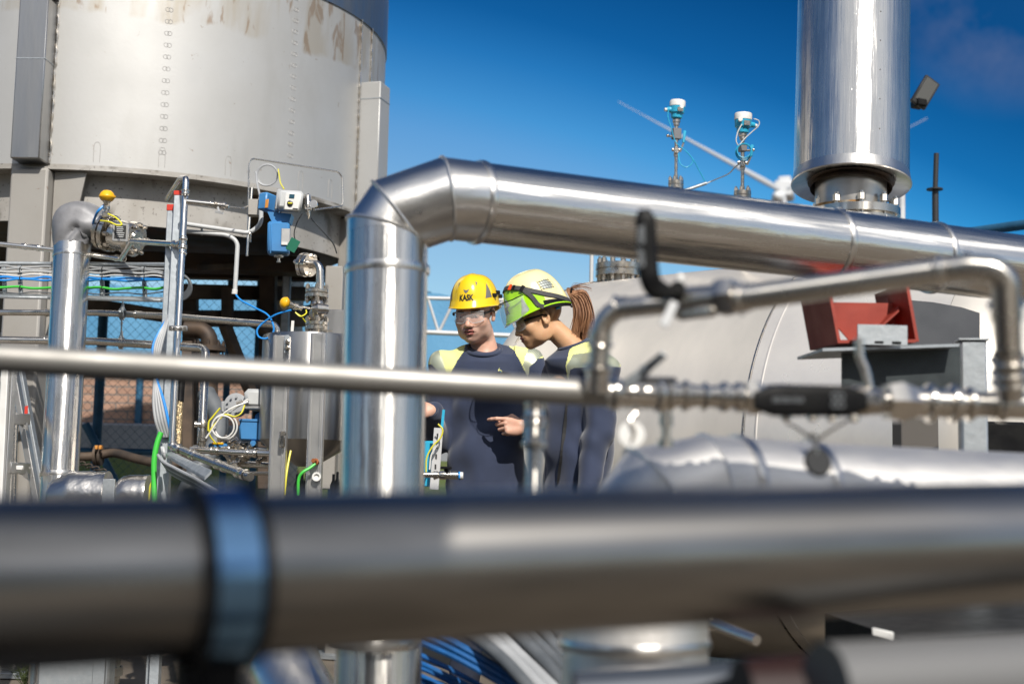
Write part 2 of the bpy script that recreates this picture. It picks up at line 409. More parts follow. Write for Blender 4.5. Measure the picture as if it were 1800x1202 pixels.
# grass bank behind the fence
m['grass'] = M('bank_grass', (.05, .085, .02), .9, 0, (.10, .11, .035), 5, 8, None, False, .8, .05, bscale=60, lo=.35, hi=.65)
g = MB(); n1, n2 = 60, 10; vs = []
for j in range(n2 + 1):
    for i in range(n1 + 1):
        x = -14 + 30 * i / n1; y = 10.6 + 2.45 * j / n2
        vs.append((x, y, .02 + 1.3 * (j / n2) ** 1.1 + random.uniform(-.03, .03)))
g.add(vs, [(j * (n1 + 1) + i, j * (n1 + 1) + i + 1, (j + 1) * (n1 + 1) + i + 1, (j + 1) * (n1 + 1) + i) for j in range(n2) for i in range(n1)])
tag(g.build('grass_bank', m['grass']), kind='structure')
# low wall on the bank: grey concrete foot, brown brick above, then the blue screen
def brick_mat():
    mm = M('brown_brick', (.30, .17, .12), .85, 0); t = mm.node_tree; N = t.nodes; Lk = t.links.new
    tcn = N.new('ShaderNodeTexCoord'); mp = N.new('ShaderNodeMapping'); mp.inputs['Rotation'].default_value = (R(90), 0, 0)
    Lk(tcn.outputs['Object'], mp.inputs['Vector'])
    bt = N.new('ShaderNodeTexBrick'); bt.inputs['Scale'].default_value = 1; bt.inputs['Brick Width'].default_value = .22
    bt.inputs['Row Height'].default_value = .075; bt.inputs['Mortar Size'].default_value = .008
    bt.inputs['Color1'].default_value = (.46, .28, .20, 1); bt.inputs['Color2'].default_value = (.30, .18, .13, 1)
    bt.inputs['Mortar'].default_value = (.20, .17, .15, 1); bt.inputs['Bias'].default_value = -.2
    Lk(mp.outputs[0], bt.inputs['Vector']); Lk(bt.outputs['Color'], N['Principled BSDF'].inputs['Base Color'])
    bp = N.new('ShaderNodeBump'); bp.inputs['Strength'].default_value = .5; bp.inputs['Distance'].default_value = .01
    Lk(bt.outputs['Fac'], bp.inputs['Height']); bp.invert = True; Lk(bp.outputs[0], N['Principled BSDF'].inputs['Normal'])
    return mm
m['brick'] = brick_mat()
wt = thing('brick_wall', 'long low brown brick wall on a grey concrete foot, along the top of the grass bank', 'wall', (0, 13.2, 1.0))
MB().box((-1, 13.2, 1.84), 24, .25, .56, bev=.01).build('brick_course', m['brick'], wt)
MB().box((-1, 13.15, 1.27), 24, .4, .58, bev=.02).build('foot', M('wall_concrete', (.26, .27, .29), .85, 0, (.20, .21, .23), 2, 7, None, False, .3), wt)
# blue screen panels on a tube frame above the wall and round to the right
def tarp_mat():
    mm = M('blue_screen', (.085, .27, .47), .6, 0, (.12, .33, .54), 2.2, 8, None, False, .3, .08, bscale=40, lo=.3, hi=.7, bdist=.01)
    return mm
m['tarp'] = tarp_mat()
m['wtube'] = M('white_tube', (.66, .66, .66), .4, .2, (.58, .58, .58), 9, 3)
m['btube'] = M('blue_tube', (.03, .12, .22), .5, .2, (.02, .09, .17), 9, 3)
def screen(a, b, z0, z1, label, rails, railm, bays, over=.0):
    a, b = Vector(a), Vector(b); d = (b - a); L = d.length; d.normalize(); nrm = V(d.y, -d.x, 0)
    if nrm.y > 0: nrm = -nrm
    t = thing('screen_fence', label, 'fence', a)
    n = int(L * 8); g = MB(); vs = []
    rows = 14
    for off in (0, .004):
        for j in range(rows + 1):
            for i in range(n + 1):
                s_ = L * i / n; z = z0 + (z1 - z0) * j / rows
                w = .010 * math.sin(s_ * 3.1 + j * .25) + .003 * math.sin(s_ * 13 + .5 * j)
                if j == rows: z += .015 * math.sin(s_ * 9) + .01 * math.sin(s_ * 23)
                vs.append(a + d * s_ + nrm * (w - off) + V(0, 0, z - a.z))
    o = (rows + 1) * (n + 1); fs = []
    for q in (0, o):
        fs += [(q + j * (n + 1) + i, q + j * (n + 1) + i + 1, q + (j + 1) * (n + 1) + i + 1, q + (j + 1) * (n + 1) + i) for j in range(rows) for i in range(n)]
    g.add(vs, fs); g.build('sheet', m['tarp'], t, recalc=False)
    for (za, r_) in rails:
        MB().cyl(a + nrm * .09 + V(0, 0, za - a.z), b + nrm * .09 + V(0, 0, za - a.z), r_, n=12).build('rail', railm, t)
    for k in range(bays + 1):
        p = a + d * (L * k / bays) - nrm * .06; p.z = 0
        MB().cyl(p, p + V(0, 0, z1 + .02), .035, n=12).build('post', m['btube'], t)
    return t, a, d, nrm, L
sa = P(-500, 520, 13.0); sb = P(1250, 520, 13.0); sa.z = sb.z = 2.0
screen(sa, sb, 2.05, 2.82, 'long bright blue sheet screen standing on the brown brick wall', (), m['wtube'], 7)
# white lattice rail in front of it between the big pipe and the woman
la, lb = P(700, 523, 12.2), P(1080, 531, 12.2); lc, ld = P(700, 582, 12.2), P(1080, 597, 12.2)
t = thing('lattice_girder', 'white tubular lattice girder crossing the blue screen behind the two workers', 'girder', (la.x, la.y, 0))
MB().cyl(la, lb, .017, n=12).build('chord', m['wtube'], t); MB().cyl(lc, ld, .021, n=12).build('chord', m['wtube'], t)
xs = [752, 771, 800, 845, 885, 912, 950, 990, 1030]
for k in range(len(xs) - 1):
    f = lambda x, top: (la.lerp(lb, (x - 700) / 380) if top else lc.lerp(ld, (x - 700) / 380))
    MB().cyl(f(xs[k], k % 2 == 0), f(xs[k + 1], k % 2 == 1), .013, n=10).build('brace', m['wtube'], t)
for x in (715, 1065):
    p = lc.lerp(ld, (x - 700) / 380); MB().cyl((p.x, p.y + .04, .3), (p.x, p.y + .04, p.z + .35), .03, n=10).build('post', m['wtube'], t)
# blue screen on the right
ra, rb = P(1500, 430, 10.6), P(2300, 380, 8.2); ra.z = rb.z = 0
zt = P(1740, 416, 9.9).z
screen(ra, rb, .3, zt - .06, 'blue sheet screen behind the pipe at the right edge, under a dark top rail', ((zt, .035), (1.2, .03)), m['btube'], 4)
# chain link fence with blue posts
def chainlink(a, b, z0, z1, p, r=.0018):
    a, b = Vector(a), Vector(b); d = b - a; L = d.length; d.normalize(); nrm = V(d.y, -d.x, 0); g = MB()
    rows = int((z1 - z0) / (p / 2)); n = int(L / p)
    for i in range(n):
        x0 = i * p
        pts = []
        for j in range(rows + 1):
            q = a + d * (x0 + (p / 2 * 1.02 if j % 2 else -p * .01)) + nrm * (.002 if j % 2 else -.002); q.z = z0 + j * p / 2; pts.append(q)
        g.sweep(pts, r, 4, False)
        pts = []
        for j in range(rows + 1):
            q = a + d * (x0 + p / 2 + (p / 2 * 1.02 if j % 2 == 0 else -p * .01)) + nrm * (-.002 if j % 2 else .002); q.z = z0 + j * p / 2; pts.append(q)
        g.sweep(pts, r, 4, False)
    return g
m['wire'] = M('fence_wire', (.05, .12, .18), .5, .4)
fa, fb = P(60, 700, 9.9), P(640, 700, 9.9)
t = thing('chain_link_fence', 'blue chain link fence with blue tube posts seen beneath the round tank', 'fence', (fa.x, fa.y, 0))
chainlink(fa, fb, .1, 2.5, .068, .0017).build('mesh_panel', m['wire'], t, recalc=False)
for px_ in (70, 177, 400, 452, 590):
    p = P(px_, 640, 9.95); MB().cyl((p.x, p.y, 0), (p.x, p.y, 2.55), .035 if px_ == 177 else .024, n=12).build('post', m['btube'], t)
MB().cyl((fa.x, fa.y, 2.52), (fb.x, fb.y, 2.52), .02, n=10).build('rail', m['btube'], t)
MB().cyl((fa.x, fa.y, 1.22), (fb.x, fb.y, 1.22), .022, n=10).build('rail', m['btube'], t)
for q in ((150, 745, 205, 850), (470, 560, 640, 520)):
    MB().cyl(P(q[0], q[1], 9.85), P(q[2], q[3], 9.85), .028, n=10).build('brace', m['btube'], t)

# ---------------------------------------------------------------- the round tank, upper left
TC = V(-2.48, 9.0, 0); TR = 1.61; ZL = 2.66
tank = thing('storage_tank', 'large round off-white weathered steel tank on legs with rusty stains near its top', 'tank', TC)
def ring(g, r0, z0, r1, z1, n=120, m_=0): return g.lathe((TC.x, TC.y, 0), (0, 0, 1), [(z0, r0), (z1, r1)], n, m_, True)
g = MB().lathe((TC.x, TC.y, 0), (0, 0, 1), [(ZL, TR), (3.2, TR + .001), (4.0, TR), (4.15, TR), (4.3, TR * .5), (4.35, .05)], 160, 0, True)
shellg = g
MB().lathe((TC.x, TC.y, 0), (0, 0, 1), [(ZL - .035, TR - .12), (ZL - .035, TR + .035), (ZL - .022, TR + .035), (ZL - .022, TR - .0), (ZL, TR + .001)], 160, 0, True).build('lip', m['band'], tank)
# skirt band, with the opening for the valve (gap)
def arc_strip(r, z0, z1, a0, a1, n, thick=.012):
    g = MB(); vs = []; N = n + 1
    for rr in (r, r - thick):
        for z in (z0, z1):
            for i in range(N):
                a = R(a0 + (a1 - a0) * i / n); vs.append((TC.x + rr * math.sin(a), TC.y - rr * math.cos(a), z))
    fs = []
    for i in range(n):
        o0, o1, i0, i1 = i, N + i, 2 * N + i, 3 * N + i
        fs += [(o0, o0 + 1, o1 + 1, o1), (i0, i1, i1 + 1, i0 + 1), (o0, i0, i0 + 1, o0 + 1), (o1, o1 + 1, i1 + 1, i1)]
    fs += [(0, N, 3 * N, 2 * N), (n, 2 * N + n, 3 * N + n, N + n)]
    return g.add(vs, fs)
def az_of(px, Y0=7.6, r=TR - .09):
    """azimuth on the tank (0 = towards the camera) whose surface is seen at photo column px"""
    best = min(range(-85, 86), key=lambda a: abs((lambda p: ((p[0]) / p[1]))((TC.x + r * math.sin(R(a)), TC.y - r * math.cos(R(a)))) - (px - CX - 6) / FPX))
    return best
RB = TR - .09
gap0, gap1 = az_of(436), az_of(492)
arc_strip(RB, 2.37, ZL - .03, -95, gap0, 70).build('skirt_band', m['band'], tank)
arc_strip(RB, 2.37, ZL - .03, gap1, 120, 70).build('skirt_band', m['band'], tank)
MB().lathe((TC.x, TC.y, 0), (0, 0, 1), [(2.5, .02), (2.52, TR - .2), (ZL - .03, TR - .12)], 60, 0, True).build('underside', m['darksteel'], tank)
# dimple rows and upright slots pressed into the shell
g = MB()
def on_tank(az, z, r=TR): return V(TC.x + r * math.sin(R(az)), TC.y - r * math.cos(R(az)), z)
def nrm_at(az): return V(math.sin(R(az)), -math.cos(R(az)), 0)
def dimple_rings(az, z0, z1, step):
    z = z0
    while z < z1:
        for dz in (-.0085, .0085):
            c = on_tank(az, z, TR + .0006) + V(math.cos(R(az)), math.sin(R(az)), 0) * dz
            g.torus(c, nrm_at(az), .0115, .0014, 16, 5)
        z += step
    return
dimple_rings(az_of(272, r=TR), ZL + .10, 3.95, .066); dimple_rings(az_of(500, r=TR), ZL + .20, 3.95, .066)
for a_ in (az_of(155, r=TR), az_of(270, r=TR), az_of(387, r=TR), az_of(520, r=TR), az_of(575, r=TR)):
    tv = V(math.cos(R(a_)), math.sin(R(a_)), 0); c = on_tank(a_, ZL + .02, TR + .0)
    pts = [c - tv * .016, c - tv * .016 + V(0, 0, .09), c + V(0, 0, .108), c + tv * .016 + V(0, 0, .09), c + tv * .016]
    g.sweep(smooth_path(pts, 4), .002, 5)
shellg.add(g.v, g.f, None, 1).build('shell', [m['tank'], M('stamp_grey', (.41, .40, .385), .6, .3)], tank, angle=25)
# box columns up the side of the shell and the legs under it
legm = m['leg']
m['jacket'] = M('stainless_sheet', (.42, .415, .41), .40, 1., (.34, .34, .34), 3, 6, (4, 4, .6), False, .5, .08, bdist=.004)
for k in range(5):
    az = -2.5 + 75.5 * k if k < 3 else -2.5 - 64 * (k - 2)
    nv = nrm_at(az); tv = V(math.cos(R(az)), math.sin(R(az)), 0); zt_ = 3.52 if k == 0 else 3.45
    c = on_tank(az, (zt_ + ZL) / 2, TR + .06)
    gg = MB().box(c, .155, .155, zt_ - ZL + .01, tv, nv, (0, 0, 1), bev=.006)
    gg.build('box_column', m['jacket'] if k == 0 else m['tank'], tank)
    MB().box(on_tank(az, (zt_ - .33 if k == 0 else zt_ - .1), TR + .061), .159, .157, .005, tv, nv, (0, 0, 1)).build('column_seam', m['galv'], tank)
    gg = MB(); wl = MB()
    for sd in (-1, 1):
        pts = [on_tank(az, z, TR + .004) + tv * (sd * .083 + random.uniform(-.003, .003)) for z in np.arange(ZL, zt_ + .4, .018)]
        wl.sweep(pts, [.006 + random.uniform(-.002, .002) for _ in pts], 6)
    wl.build('weld_bead', m['cast'], tank)
    if k == 0:
        c = on_tank(az, 3.8, TR + .03); MB().box(c, .16, .07, .5, tv, nv, (0, 0, 1), bev=.005).build('cover_plate', m['jacket'], tank)
    c = on_tank(az, (ZL - .036) / 2, TR - .02)
    MB().box(c, .17 if k else .20, .17, ZL - .036, tv, nv, (0, 0, 1), bev=.012).build('leg', m['leg'], tank)
    MB().box(on_tank(az, .02, TR - .02), .34, .34, .03, tv, nv, (0, 0, 1), bev=.004).build('foot_plate', m['galv'], tank)
    q = on_tank(az, 0, TR - .02) + tv * (.09 if k else .105)
    MB().prism([q + V(0, 0, ZL - .04), q + V(0, 0, 1.75) , q + tv * .05 + V(0, 0, 1.95), q + tv * .17 + V(0, 0, ZL - .04)], nv * -.012).build('gusset', m['leg'], tank)
# steel jacket round the top of the tank
MB().lathe((TC.x, TC.y, 0), (0, 0, 1), [(3.66, TR + .002), (3.66, TR + .07), (4.9, TR + .07), (5.9, TR + .07)], 120, 0, True).build('top_jacket', m['jacket'], tank) if False else None
g = MB(); n = 50; vs = []
for i in range(n + 1):
    a = 48 + 90 * i / n; z0 = 3.84
    vs += [on_tank(a, z0, TR + .008), on_tank(a, z0 + .36, TR + .008), on_tank(a, z0, TR + .002)]
fs = []
for i in range(n): o = i * 3; fs += [(o, o + 3, o + 4, o + 1), (o, o + 2, o + 5, o + 3)]
g.add(vs, fs); g.build('top_jacket', m['jacket'], tank, recalc=False)
# support frame under the tank
fr = thing('support_frame', 'dark weathered steel frame of beams and braces under the round tank', 'frame', (-2.0, 9.0, 0))
def fb_(x0, y0, Y0, x1, y1, Y1, w, h, mat='rust', nm='beam'):
    MB().beam(P(x0, y0, Y0), P(x1, y1, Y1), w, h, bev=.006).build(nm, m[mat], fr)
fb_(300, 512, 8.8, 600, 518, 9.6, .08, .09); fb_(310, 560, 8.8, 600, 560, 9.5, .1, .10)
fb_(335, 500, 9.0, 335, 860, 9.0, .09, .09, nm='post'); fb_(400, 505, 8.9, 400, 570, 8.9, .07, .07, nm='post')
fb_(472, 480, 9.1, 468, 860, 9.1, .12, .10, nm='post'); fb_(505, 480, 9.0, 500, 600, 9.0, .05, .05, 'galv', 'post')
fb_(395, 570, 8.7, 445, 700, 8.9, .07, .06, nm='brace'); fb_(440, 565, 8.7, 505, 600, 8.9, .06, .05, nm='brace')
fb_(230, 480, 9.3, 620, 488, 9.3, .1, .06, 'darksteel'); fb_(350, 470, 8.4, 520, 462, 9.3, .04, .04, nm='beam')
fb_(90, 455, 8.6, 560, 470, 8.9, .2, .10, 'darksteel'); fb_(60, 520, 8.9, 320, 560, 8.9, .06, .08, nm='beam')
fb_(30, 560, 8.2, 90, 720, 8.5, .05, .07, 'leg', 'brace'); fb_(0, 600, 8.4, 60, 540, 8.4, .05, .06, 'leg', 'brace')
fb_(590, 470, 8.0, 575, 860, 8.0, .11, .10, 'leg', 'post')
fb_(330, 600, 8.0, 330, 870, 8.0, .05, .06, 'rust', 'post')
# curved black drain pipe under the tank
g = MB(); pth = fillet([P(325, 578, 8.0), P(368, 580, 8.0), P(368, 640, 8.0), P(368, 700, 7.95)], .14)
t = thing('drain_pipe', 'dark curved drain pipe with a flange, behind the slotted steel post', 'pipe', P(345, 700, 8.0))
g.sweep(pth, .048, 18).build('bend', m['darksteel'], t)
MB().lathe(P(367, 608, 8.0), (0, 0, -1), [(0, .04), (0, .095), (.03, .095), (.03, .05), (.05, .05), (.05, .095), (.08, .095), (.08, .04)], 24, 0, True).bolts(P(367, 617, 8.0), (0, 0, 1), .078, 8, .010, .12).build('flange', m['darksteel'], t)
# black hose from the frame to the floor
MB().sweep(smooth_path([P(330, 680, 7.7), P(352, 740, 7.6), P(345, 800, 7.5), P(320, 860, 7.4)]), .045, 14)
t = tag(MB().sweep(smooth_path([P(362, 690, 7.7), P(385, 740, 7.6), P(372, 790, 7.5), P(335, 850, 7.4), P(300, 960, 7.3)]), .05, 14).build('black_hose', m['dgrey']), 'thick black hose curving down behind the slotted steel post', 'hose')
MB()
# ---------------------------------------------------------------- horizontal vessel on the right
m['vessel'] = M('brushed_vessel_steel', (.86, .80, .71), .38, .4, (.60, .565, .51), 3.0, 9, (1, 1, .25), False, .10, .06, bscale=40, lo=.3, hi=.7, bdist=.002, aniso=.6)
m['vessel2'] = M('polished_vessel_ring', (.92, .87, .79), .30, .45, (.76, .72, .67), 3, 5, None, False, .12, .06, bscale=30, bdist=.002, aniso=.7)
va = V(math.cos(R(42)), -math.sin(R(42)), 0)
v0 = V(1.62, 7.0, 1.17)
ves = thing('pressure_vessel', 'big horizontal stainless steel vessel with a domed end behind the woman', 'vessel', (v0.x, v0.y, 0))
VR = 1.0
def vp(s_): return v0 + va * s_
seam = .08
hd = [(-1.98 - .0, .02)]
L0 = -1.42
prof = [(L0 - .5 * math.cos(R(a)) * VR, VR * math.sin(R(a))) for a in range(2, 90, 5)] + [(L0, VR)]
MB().lathe(v0, va, prof, 120, 0, True).build('domed_end', m['vessel'], ves)
MB().lathe(v0, va, [(L0, VR), (L0 + .6, VR + .001), (seam, VR)], 120, 0, True).build('shell', m['vessel'], ves)
MB().lathe(v0, va, [(seam + .012, VR + .002), (seam + .3, VR + .003), (.95, VR + .002)], 120, 0, True).build('shell', m['vessel2'], ves)
prof = [(.95 + .5 * math.sin(R(a)) * VR, VR * math.cos(R(a))) for a in range(0, 89, 5)]
MB().lathe(v0, va, prof, 120, 0, True).build('domed_end', m['vessel'], ves)
def bead(s_):
    ax, u, w = basis(va)
    pts = [vp(s_) + (u * math.cos(a) + w * math.sin(a)) * (VR + .001) for a in np.linspace(0, 2 * math.pi, 181)]
    return MB().sweep(pts, .006, 6, False)
bead(seam + .005).build('weld_seam', m['cast'], ves); bead(L0).build('weld_seam', m['cast'], ves); bead(seam + .07).build('weld_seam', m['vessel2'], ves)
for s_ in (-1.0, .6):
    q = vp(s_); side = V(va.y, -va.x, 0)
    MB().box((q.x, q.y, .13), .22, 1.5, .24, va, side, (0, 0, 1), bev=.01).build('saddle', m['galv'], ves)
def nozzle(px, py, Y, rp, rf, cat, nb=8, mat='cast', zb=1.9):
    c = P(px, py, Y)
    MB().cyl((c.x, c.y, zb), (c.x, c.y, c.z), rp, n=28).build('neck', m['alu'], cat)
    MB().lathe((c.x, c.y, c.z), (0, 0, 1), [(-.035, rp), (-.035, rf), (-.004, rf), (-.004, rf * .93), (.004, rf * .93), (.004, rf), (.035, rf), (.035, rp * .5)], 32, 0, False).bolts((c.x, c.y, c.z), (0, 0, 1), rf * .84, nb, .014, .15).build('flange', m['cast'], cat)
nozzle(1089, 476, 7.9, .083, .135, ves, 12)

# ---- structures added unseen behind the camera for the bright steel to reflect
m['hall'] = M('hall_reflection_dark', (.07, .075, .08), .6, .1, (.05, .052, .055), 1.2, 5, None, False, .2)
t = thing('added_building', 'long dark hall added unseen behind the viewpoint for the steel to mirror', 'building', (-9, -24, 0))
MB().box((-9, -24, 5.1), 15, 9, 10.2, bev=.05).build('wall', m['hall'], t); MB().box((-9, -24, 10.3), 15.5, 9.5, .25, bev=.03).build('roof', m['darksteel'], t)
for x in (-14, -7.5, -2.5): MB().box((x, -19.46, 2.1), 3, .12, 4.2, bev=.02).build('door', m['darksteel'], t)
t = thing('added_building', 'dark brown shed added unseen behind the viewpoint for the steel to mirror', 'building', (12, -19, 0))  # dark block added out of view for reflections
MB().box((11.5, -19, 4.1), 9, 8, 8.2, bev=.05).build('wall', m['rust'], t); MB().box((11.5, -19, 8.3), 9.6, 8.6, .2, bev=.03).build('roof', m['darksteel'], t)
for k, (x, y, r, h) in enumerate(((-3.2, -13, 1.3, 8.5), (3.6, -16, 1.7, 10), (-17, -9, 2.2, 7))):  # silos added out of view for the steel to reflect
    t = thing('silo', ('slim pale silo added unseen behind the viewpoint for reflections, the nearest one', 'tall pale silo added unseen behind the viewpoint for reflections, beside the dark shed', 'squat wide silo added unseen left of the viewpoint for reflections')[k], 'silo', (x, y, 0))
    MB().lathe((x, y, 0), (0, 0, 1), [(0, r), (h, r), (h + .6, r * .3), (h + .65, .02)], 48).build('shell', m['band'], t)
    MB().lathe((x, y, 0), (0, 0, 1), [(h * .5, r), (h * .5, r + .06), (h * .5 + .1, r + .06), (h * .5 + .1, r)], 48, 0, True).build('hoop', m['galv'], t)
t = thing('dark_reflection_deck', 'low dark platform added unseen under and behind the viewpoint to darken pipe reflections', 'platform', (-1.9, -.6, 0))
MB().box((-1.75, -.6, .42), 3.9, 3.0, .12, bev=.02).build('deck', m['rubber'], t)  # unseen decks added to darken what the foreground pipe reflects
MB().box((-2.0, 3.0, .10), 3.7, 4.0, .20, bev=.02).build('lower_deck', m['rubber'], t)
for x in (-3.5, 0.0):
    for y in (-1.9, .7): MB().box((x, y, .18), .12, .12, .36).build('leg', m['darksteel'], t)

t = thing('shadow_duct', 'grey duct on posts added unseen behind the viewpoint to shade the foreground pipe', 'duct', (-1.4, -.4, 0))
MB().sweep([V(-3.4, -.55, 2.44), V(.36, -.36, 2.42)], .21, 40).build('duct', m['jacket'], t)  # unseen caster added so shade falls on the left of the foreground pipe
for x in (-3.2, -1.1): MB().box((x, -.75, 1.1), .1, .1, 2.2).build('post', m['galv'], t)
# ================================================================ BIG PIPEWORK
def rings_on(pts, fracs, r, w, dr, mat, parent, name='seam_ring', n=40):
    """bands round a straight a-b run at the given fractions"""
    a, b = Vector(pts[0]), Vector(pts[1]); d = (b - a).normalized()
    for f in fracs:
        c = a.lerp(b, f)
        MB().lathe(c - d * w / 2, d, [(0, r * .98), (0, r + dr), (w * .3, r + dr * 1.4), (w * .7, r + dr * 1.4), (w, r + dr), (w, r * .98)], n, 0, True).build(name, mat, parent)
# -- the big insulated pipe: riser, mitred bend, long run to the right
big = thing('insulated_pipe', 'big shiny clad pipe rising in the middle and bending over the workers to the right', 'pipe', P(675, 601, 3.4) - V(0, 0, 0))
big.location.z = 0
rB = .1005
p0 = P(666, 1290, 3.32); p1 = P(675, 850, 3.4); p2 = P(681, 415, 3.46)
e1 = P(693, 350, 3.46); e2 = P(763, 341, 3.47)
h0 = P(840, 356, 3.49); h1 = P(1462, 430, 3.95); h2 = P(1640, 453, 4.09); h3 = P(1960, 493, 4.36)
m1 = P(700, 372, 3.46)
def seg(a, b, r, name='cladding', mat='lag', n=56, u0=0): return MB().sweep([a, b], r, n, False, 0, u0).build(name, m[mat], big)
seg(V(p0.x, p0.y, -.0), p2, rB, u0=.3)
# mitre segments: corners follow an octagonal bend
c1 = P(682, 398, 3.46); c2 = P(708, 348, 3.465); c3 = P(770, 350, 3.475)
def mitre(pts, r, parent, mat, n=56, ringr=.0045, name='bend_segment'):
    pts = [Vector(p) for p in pts]; rings_ = []
    ax0 = (pts[1] - pts[0]).normalized(); _, u, w = basis(ax0)
    for i in range(len(pts)):
        if i == 0: nrm = (pts[1] - pts[0]).normalized(); t = nrm
        elif i == len(pts) - 1: nrm = (pts[-1] - pts[-2]).normalized(); t = nrm
        else:
            t = (pts[i] - pts[i - 1]).normalized(); nrm = (t + (pts[i + 1] - pts[i]).normalized()).normalized()
        if i: tt = (pts[i] - pts[i - 1]).normalized(); u = (u - tt * u.dot(tt)).normalized(); w = tt.cross(u); t = tt
        ring_ = []
        for k in range(n):
            a = 2 * math.pi * k / n; o = (u * math.cos(a) + w * math.sin(a)) * r
            ring_.append(pts[i] + o - t * (o.dot(nrm) / t.dot(nrm)))
        rings_.append(ring_)
        # frame for the next segment: reflect
        if 0 < i < len(pts) - 1:
            pass
    for i in range(len(pts) - 1):
        A_, B_ = rings_[i], rings_[i + 1]; c_ = 2 * math.pi * r
        vs = A_ + B_; fs = []; uv = []
        for k in range(n):
            k2 = (k + 1) % n; fs.append((k, k2, n + k2, n + k)); L_ = (pts[i + 1] - pts[i]).length
            uv.append([(c_ * k / n, i), (c_ * (k + 1) / n, i), (c_ * (k + 1) / n, i + L_), (c_ * k / n, i + L_)])
        MB().add(vs, fs, uv).build(name, mat, parent)
    for i in range(1, len(pts) - 1):
        MB().sweep(rings_[i] + [rings_[i][0]], ringr, 8, False).build('seam_ring', mat, parent)
    return rings_
q1 = p2; q2 = P(686, 372, 3.46)
dR_ = (p2 - V(p0.x, p0.y, 0)).normalized(); dH_ = (h1 - h0).normalized()
C_ = p2 + dR_ * ((h0 - p2).dot(V(0,0,1)) / dR_.z)          # where riser and run would meet
Lc = (h0 - C_).length
C_ = h0 - dH_ * (Lc)
mitre([p2 - dR_ * .001, p2 + dR_ * .012, p2 + dR_ * .012 + (P(705, 380, 3.463) - P(686, 408, 3.46)), h0 - dH_ * .085, h0], rB, big, m['lag2'])
seg(h0, h1, rB); seg(h1, h2, rB, u0=.2); seg(h2, h3, rB, u0=.37)
vt = (p2 - p1).normalized()
for py in (475,): rings_on([P(680, py - 30, 3.455), P(680, py + 30, 3.455)], [.5], rB, .022, .004, m['lag2'], big)
rings_on([h0, h1], [0.0, 1.0], rB, .018, .004, m['lag2'], big); rings_on([h1, h2], [1.0], rB, .016, .004, m['lag2'], big)
pb = P(657, 1128, 3.35); rings_on([pb - V(0, 0, .05), pb + V(0, 0, .05)], [.5], rB, .022, .005, m['lag2'], big)
# rivets on the big pipe seam
# -- insulated pipe, left, with its fabric-wrapped bend
sp = thing('insulated_pipe', 'slim shiny clad pipe rising at the left to a grey fabric wrapped bend', 'pipe', P(115, 850, 6.45)); sp.location.z = 0
a0, a1 = P(104, 850, 6.45), P(127, 432, 6.6); dd = (a1 - a0)
rs = .0835
base = a0 - dd * (a0.z / dd.z)
MB().sweep([base, a1 - dd.normalized() * .03], rs, 40, True).build('cladding', m['lag'], sp)
MB().sweep([a1 - dd.normalized() * .055, a1], [rs + .002, rs + .002], 40, True, 0, .2).build('cladding', m['lag2'], sp)
rings_on([a0, a1], [.035, .985 - .03], rs, .02, .003, m['lag2'], sp)
# fabric wrapped bend (an irregular soft hood)
hood_c = [a1 + V(0, 0, -.01), P(129, 418, 6.6), P(136, 401, 6.6), P(150, 394, 6.6), P(170, 398, 6.6), P(185, 407, 6.6)]
pts = smooth_path(hood_c, 5); N = len(pts); n = 40
g = MB(); T = [(pts[min(i + 1, N - 1)] - pts[max(i - 1, 0)]).normalized() for i in range(N)]
vs = []; wv = V(0, 1, 0)
for i in range(N):
    t_ = T[i]; w = (wv - t_ * wv.dot(t_)).normalized(); u = w.cross(t_); f = i / (N - 1)
    r_ = rs * (1.0 + .06 * math.sin(f * 3.1)) * (1 - .28 * max(0, f - .55) / .45)
    for k in range(n):
        a = 2 * math.pi * k / n
        outer = max(0, -math.cos(a)) ** 2.5 * .42 * math.exp(-(abs(f - .42) / .24) ** 1.3)
        fold = .07 * math.sin(a * 3 + f * 7) * math.sin(f * 3.14) + .025 * math.sin(a * 7 - f * 11)
        crease = -.20 * math.exp(-((a - 4.6 - f * .9) / .16) ** 2) * math.sin(min(1, f * 1.6) * 3.14)
        vs.append(pts[i] + (u * math.cos(a) + w * math.sin(a)) * r_ * (1 + outer + fold + crease))
fs = [(i * n + k, i * n + (k + 1) % n, (i + 1) * n + (k + 1) % n, (i + 1) * n + k) for i in range(N - 1) for k in range(n)]
fs += [tuple(range(n)), tuple((N - 1) * n + k for k in range(n))]
g.add(vs, fs).build('fabric_wrap', M('grey_fabric', (.23, .23, .24), .5, .15, (.18, .18, .19), 14, 4, None, False, .5, .08, bdist=.006), sp, angle=70)
# flanged valve body to the right of the wrap
fv = thing('flanged_valve', 'small flanged stainless valve with a square name plate, beside the grey wrapped bend', 'valve', P(205, 415, 6.62))
vd = (P(228, 421, 6.56) - P(184, 410, 6.6)).normalized()
c = P(186, 408, 6.6)
MB().lathe(c - vd * .02, vd, [(0, .05), (0, .085), (.018, .085), (.018, .06), (.03, .06), (.03, .088), (.052, .088), (.052, .05)], 30, 0, True).bolts(c + vd * .016, vd, .073, 8, .011, .1).build('flange', m['cast'], fv)
MB().lathe(c + vd * .03, vd, [(0, .045), (.02, .07), (.07, .075), (.12, .06), (.15, .04)], 30).build('body', m['tube'], fv)
MB().lathe(c + vd * .14, vd, [(0, .04), (0, .082), (.03, .082), (.03, .03)], 30, 0, True).bolts(c + vd * .155, vd, .07, 6, .011, .08).build('flange', m['cast'], fv)
q = P(212, 409, 6.47); pl = MB().box(q, .075, .012, .085, (1, .08, 0), None, (0, 0, 1), bev=.003).build('name_plate', m['alu'], fv)
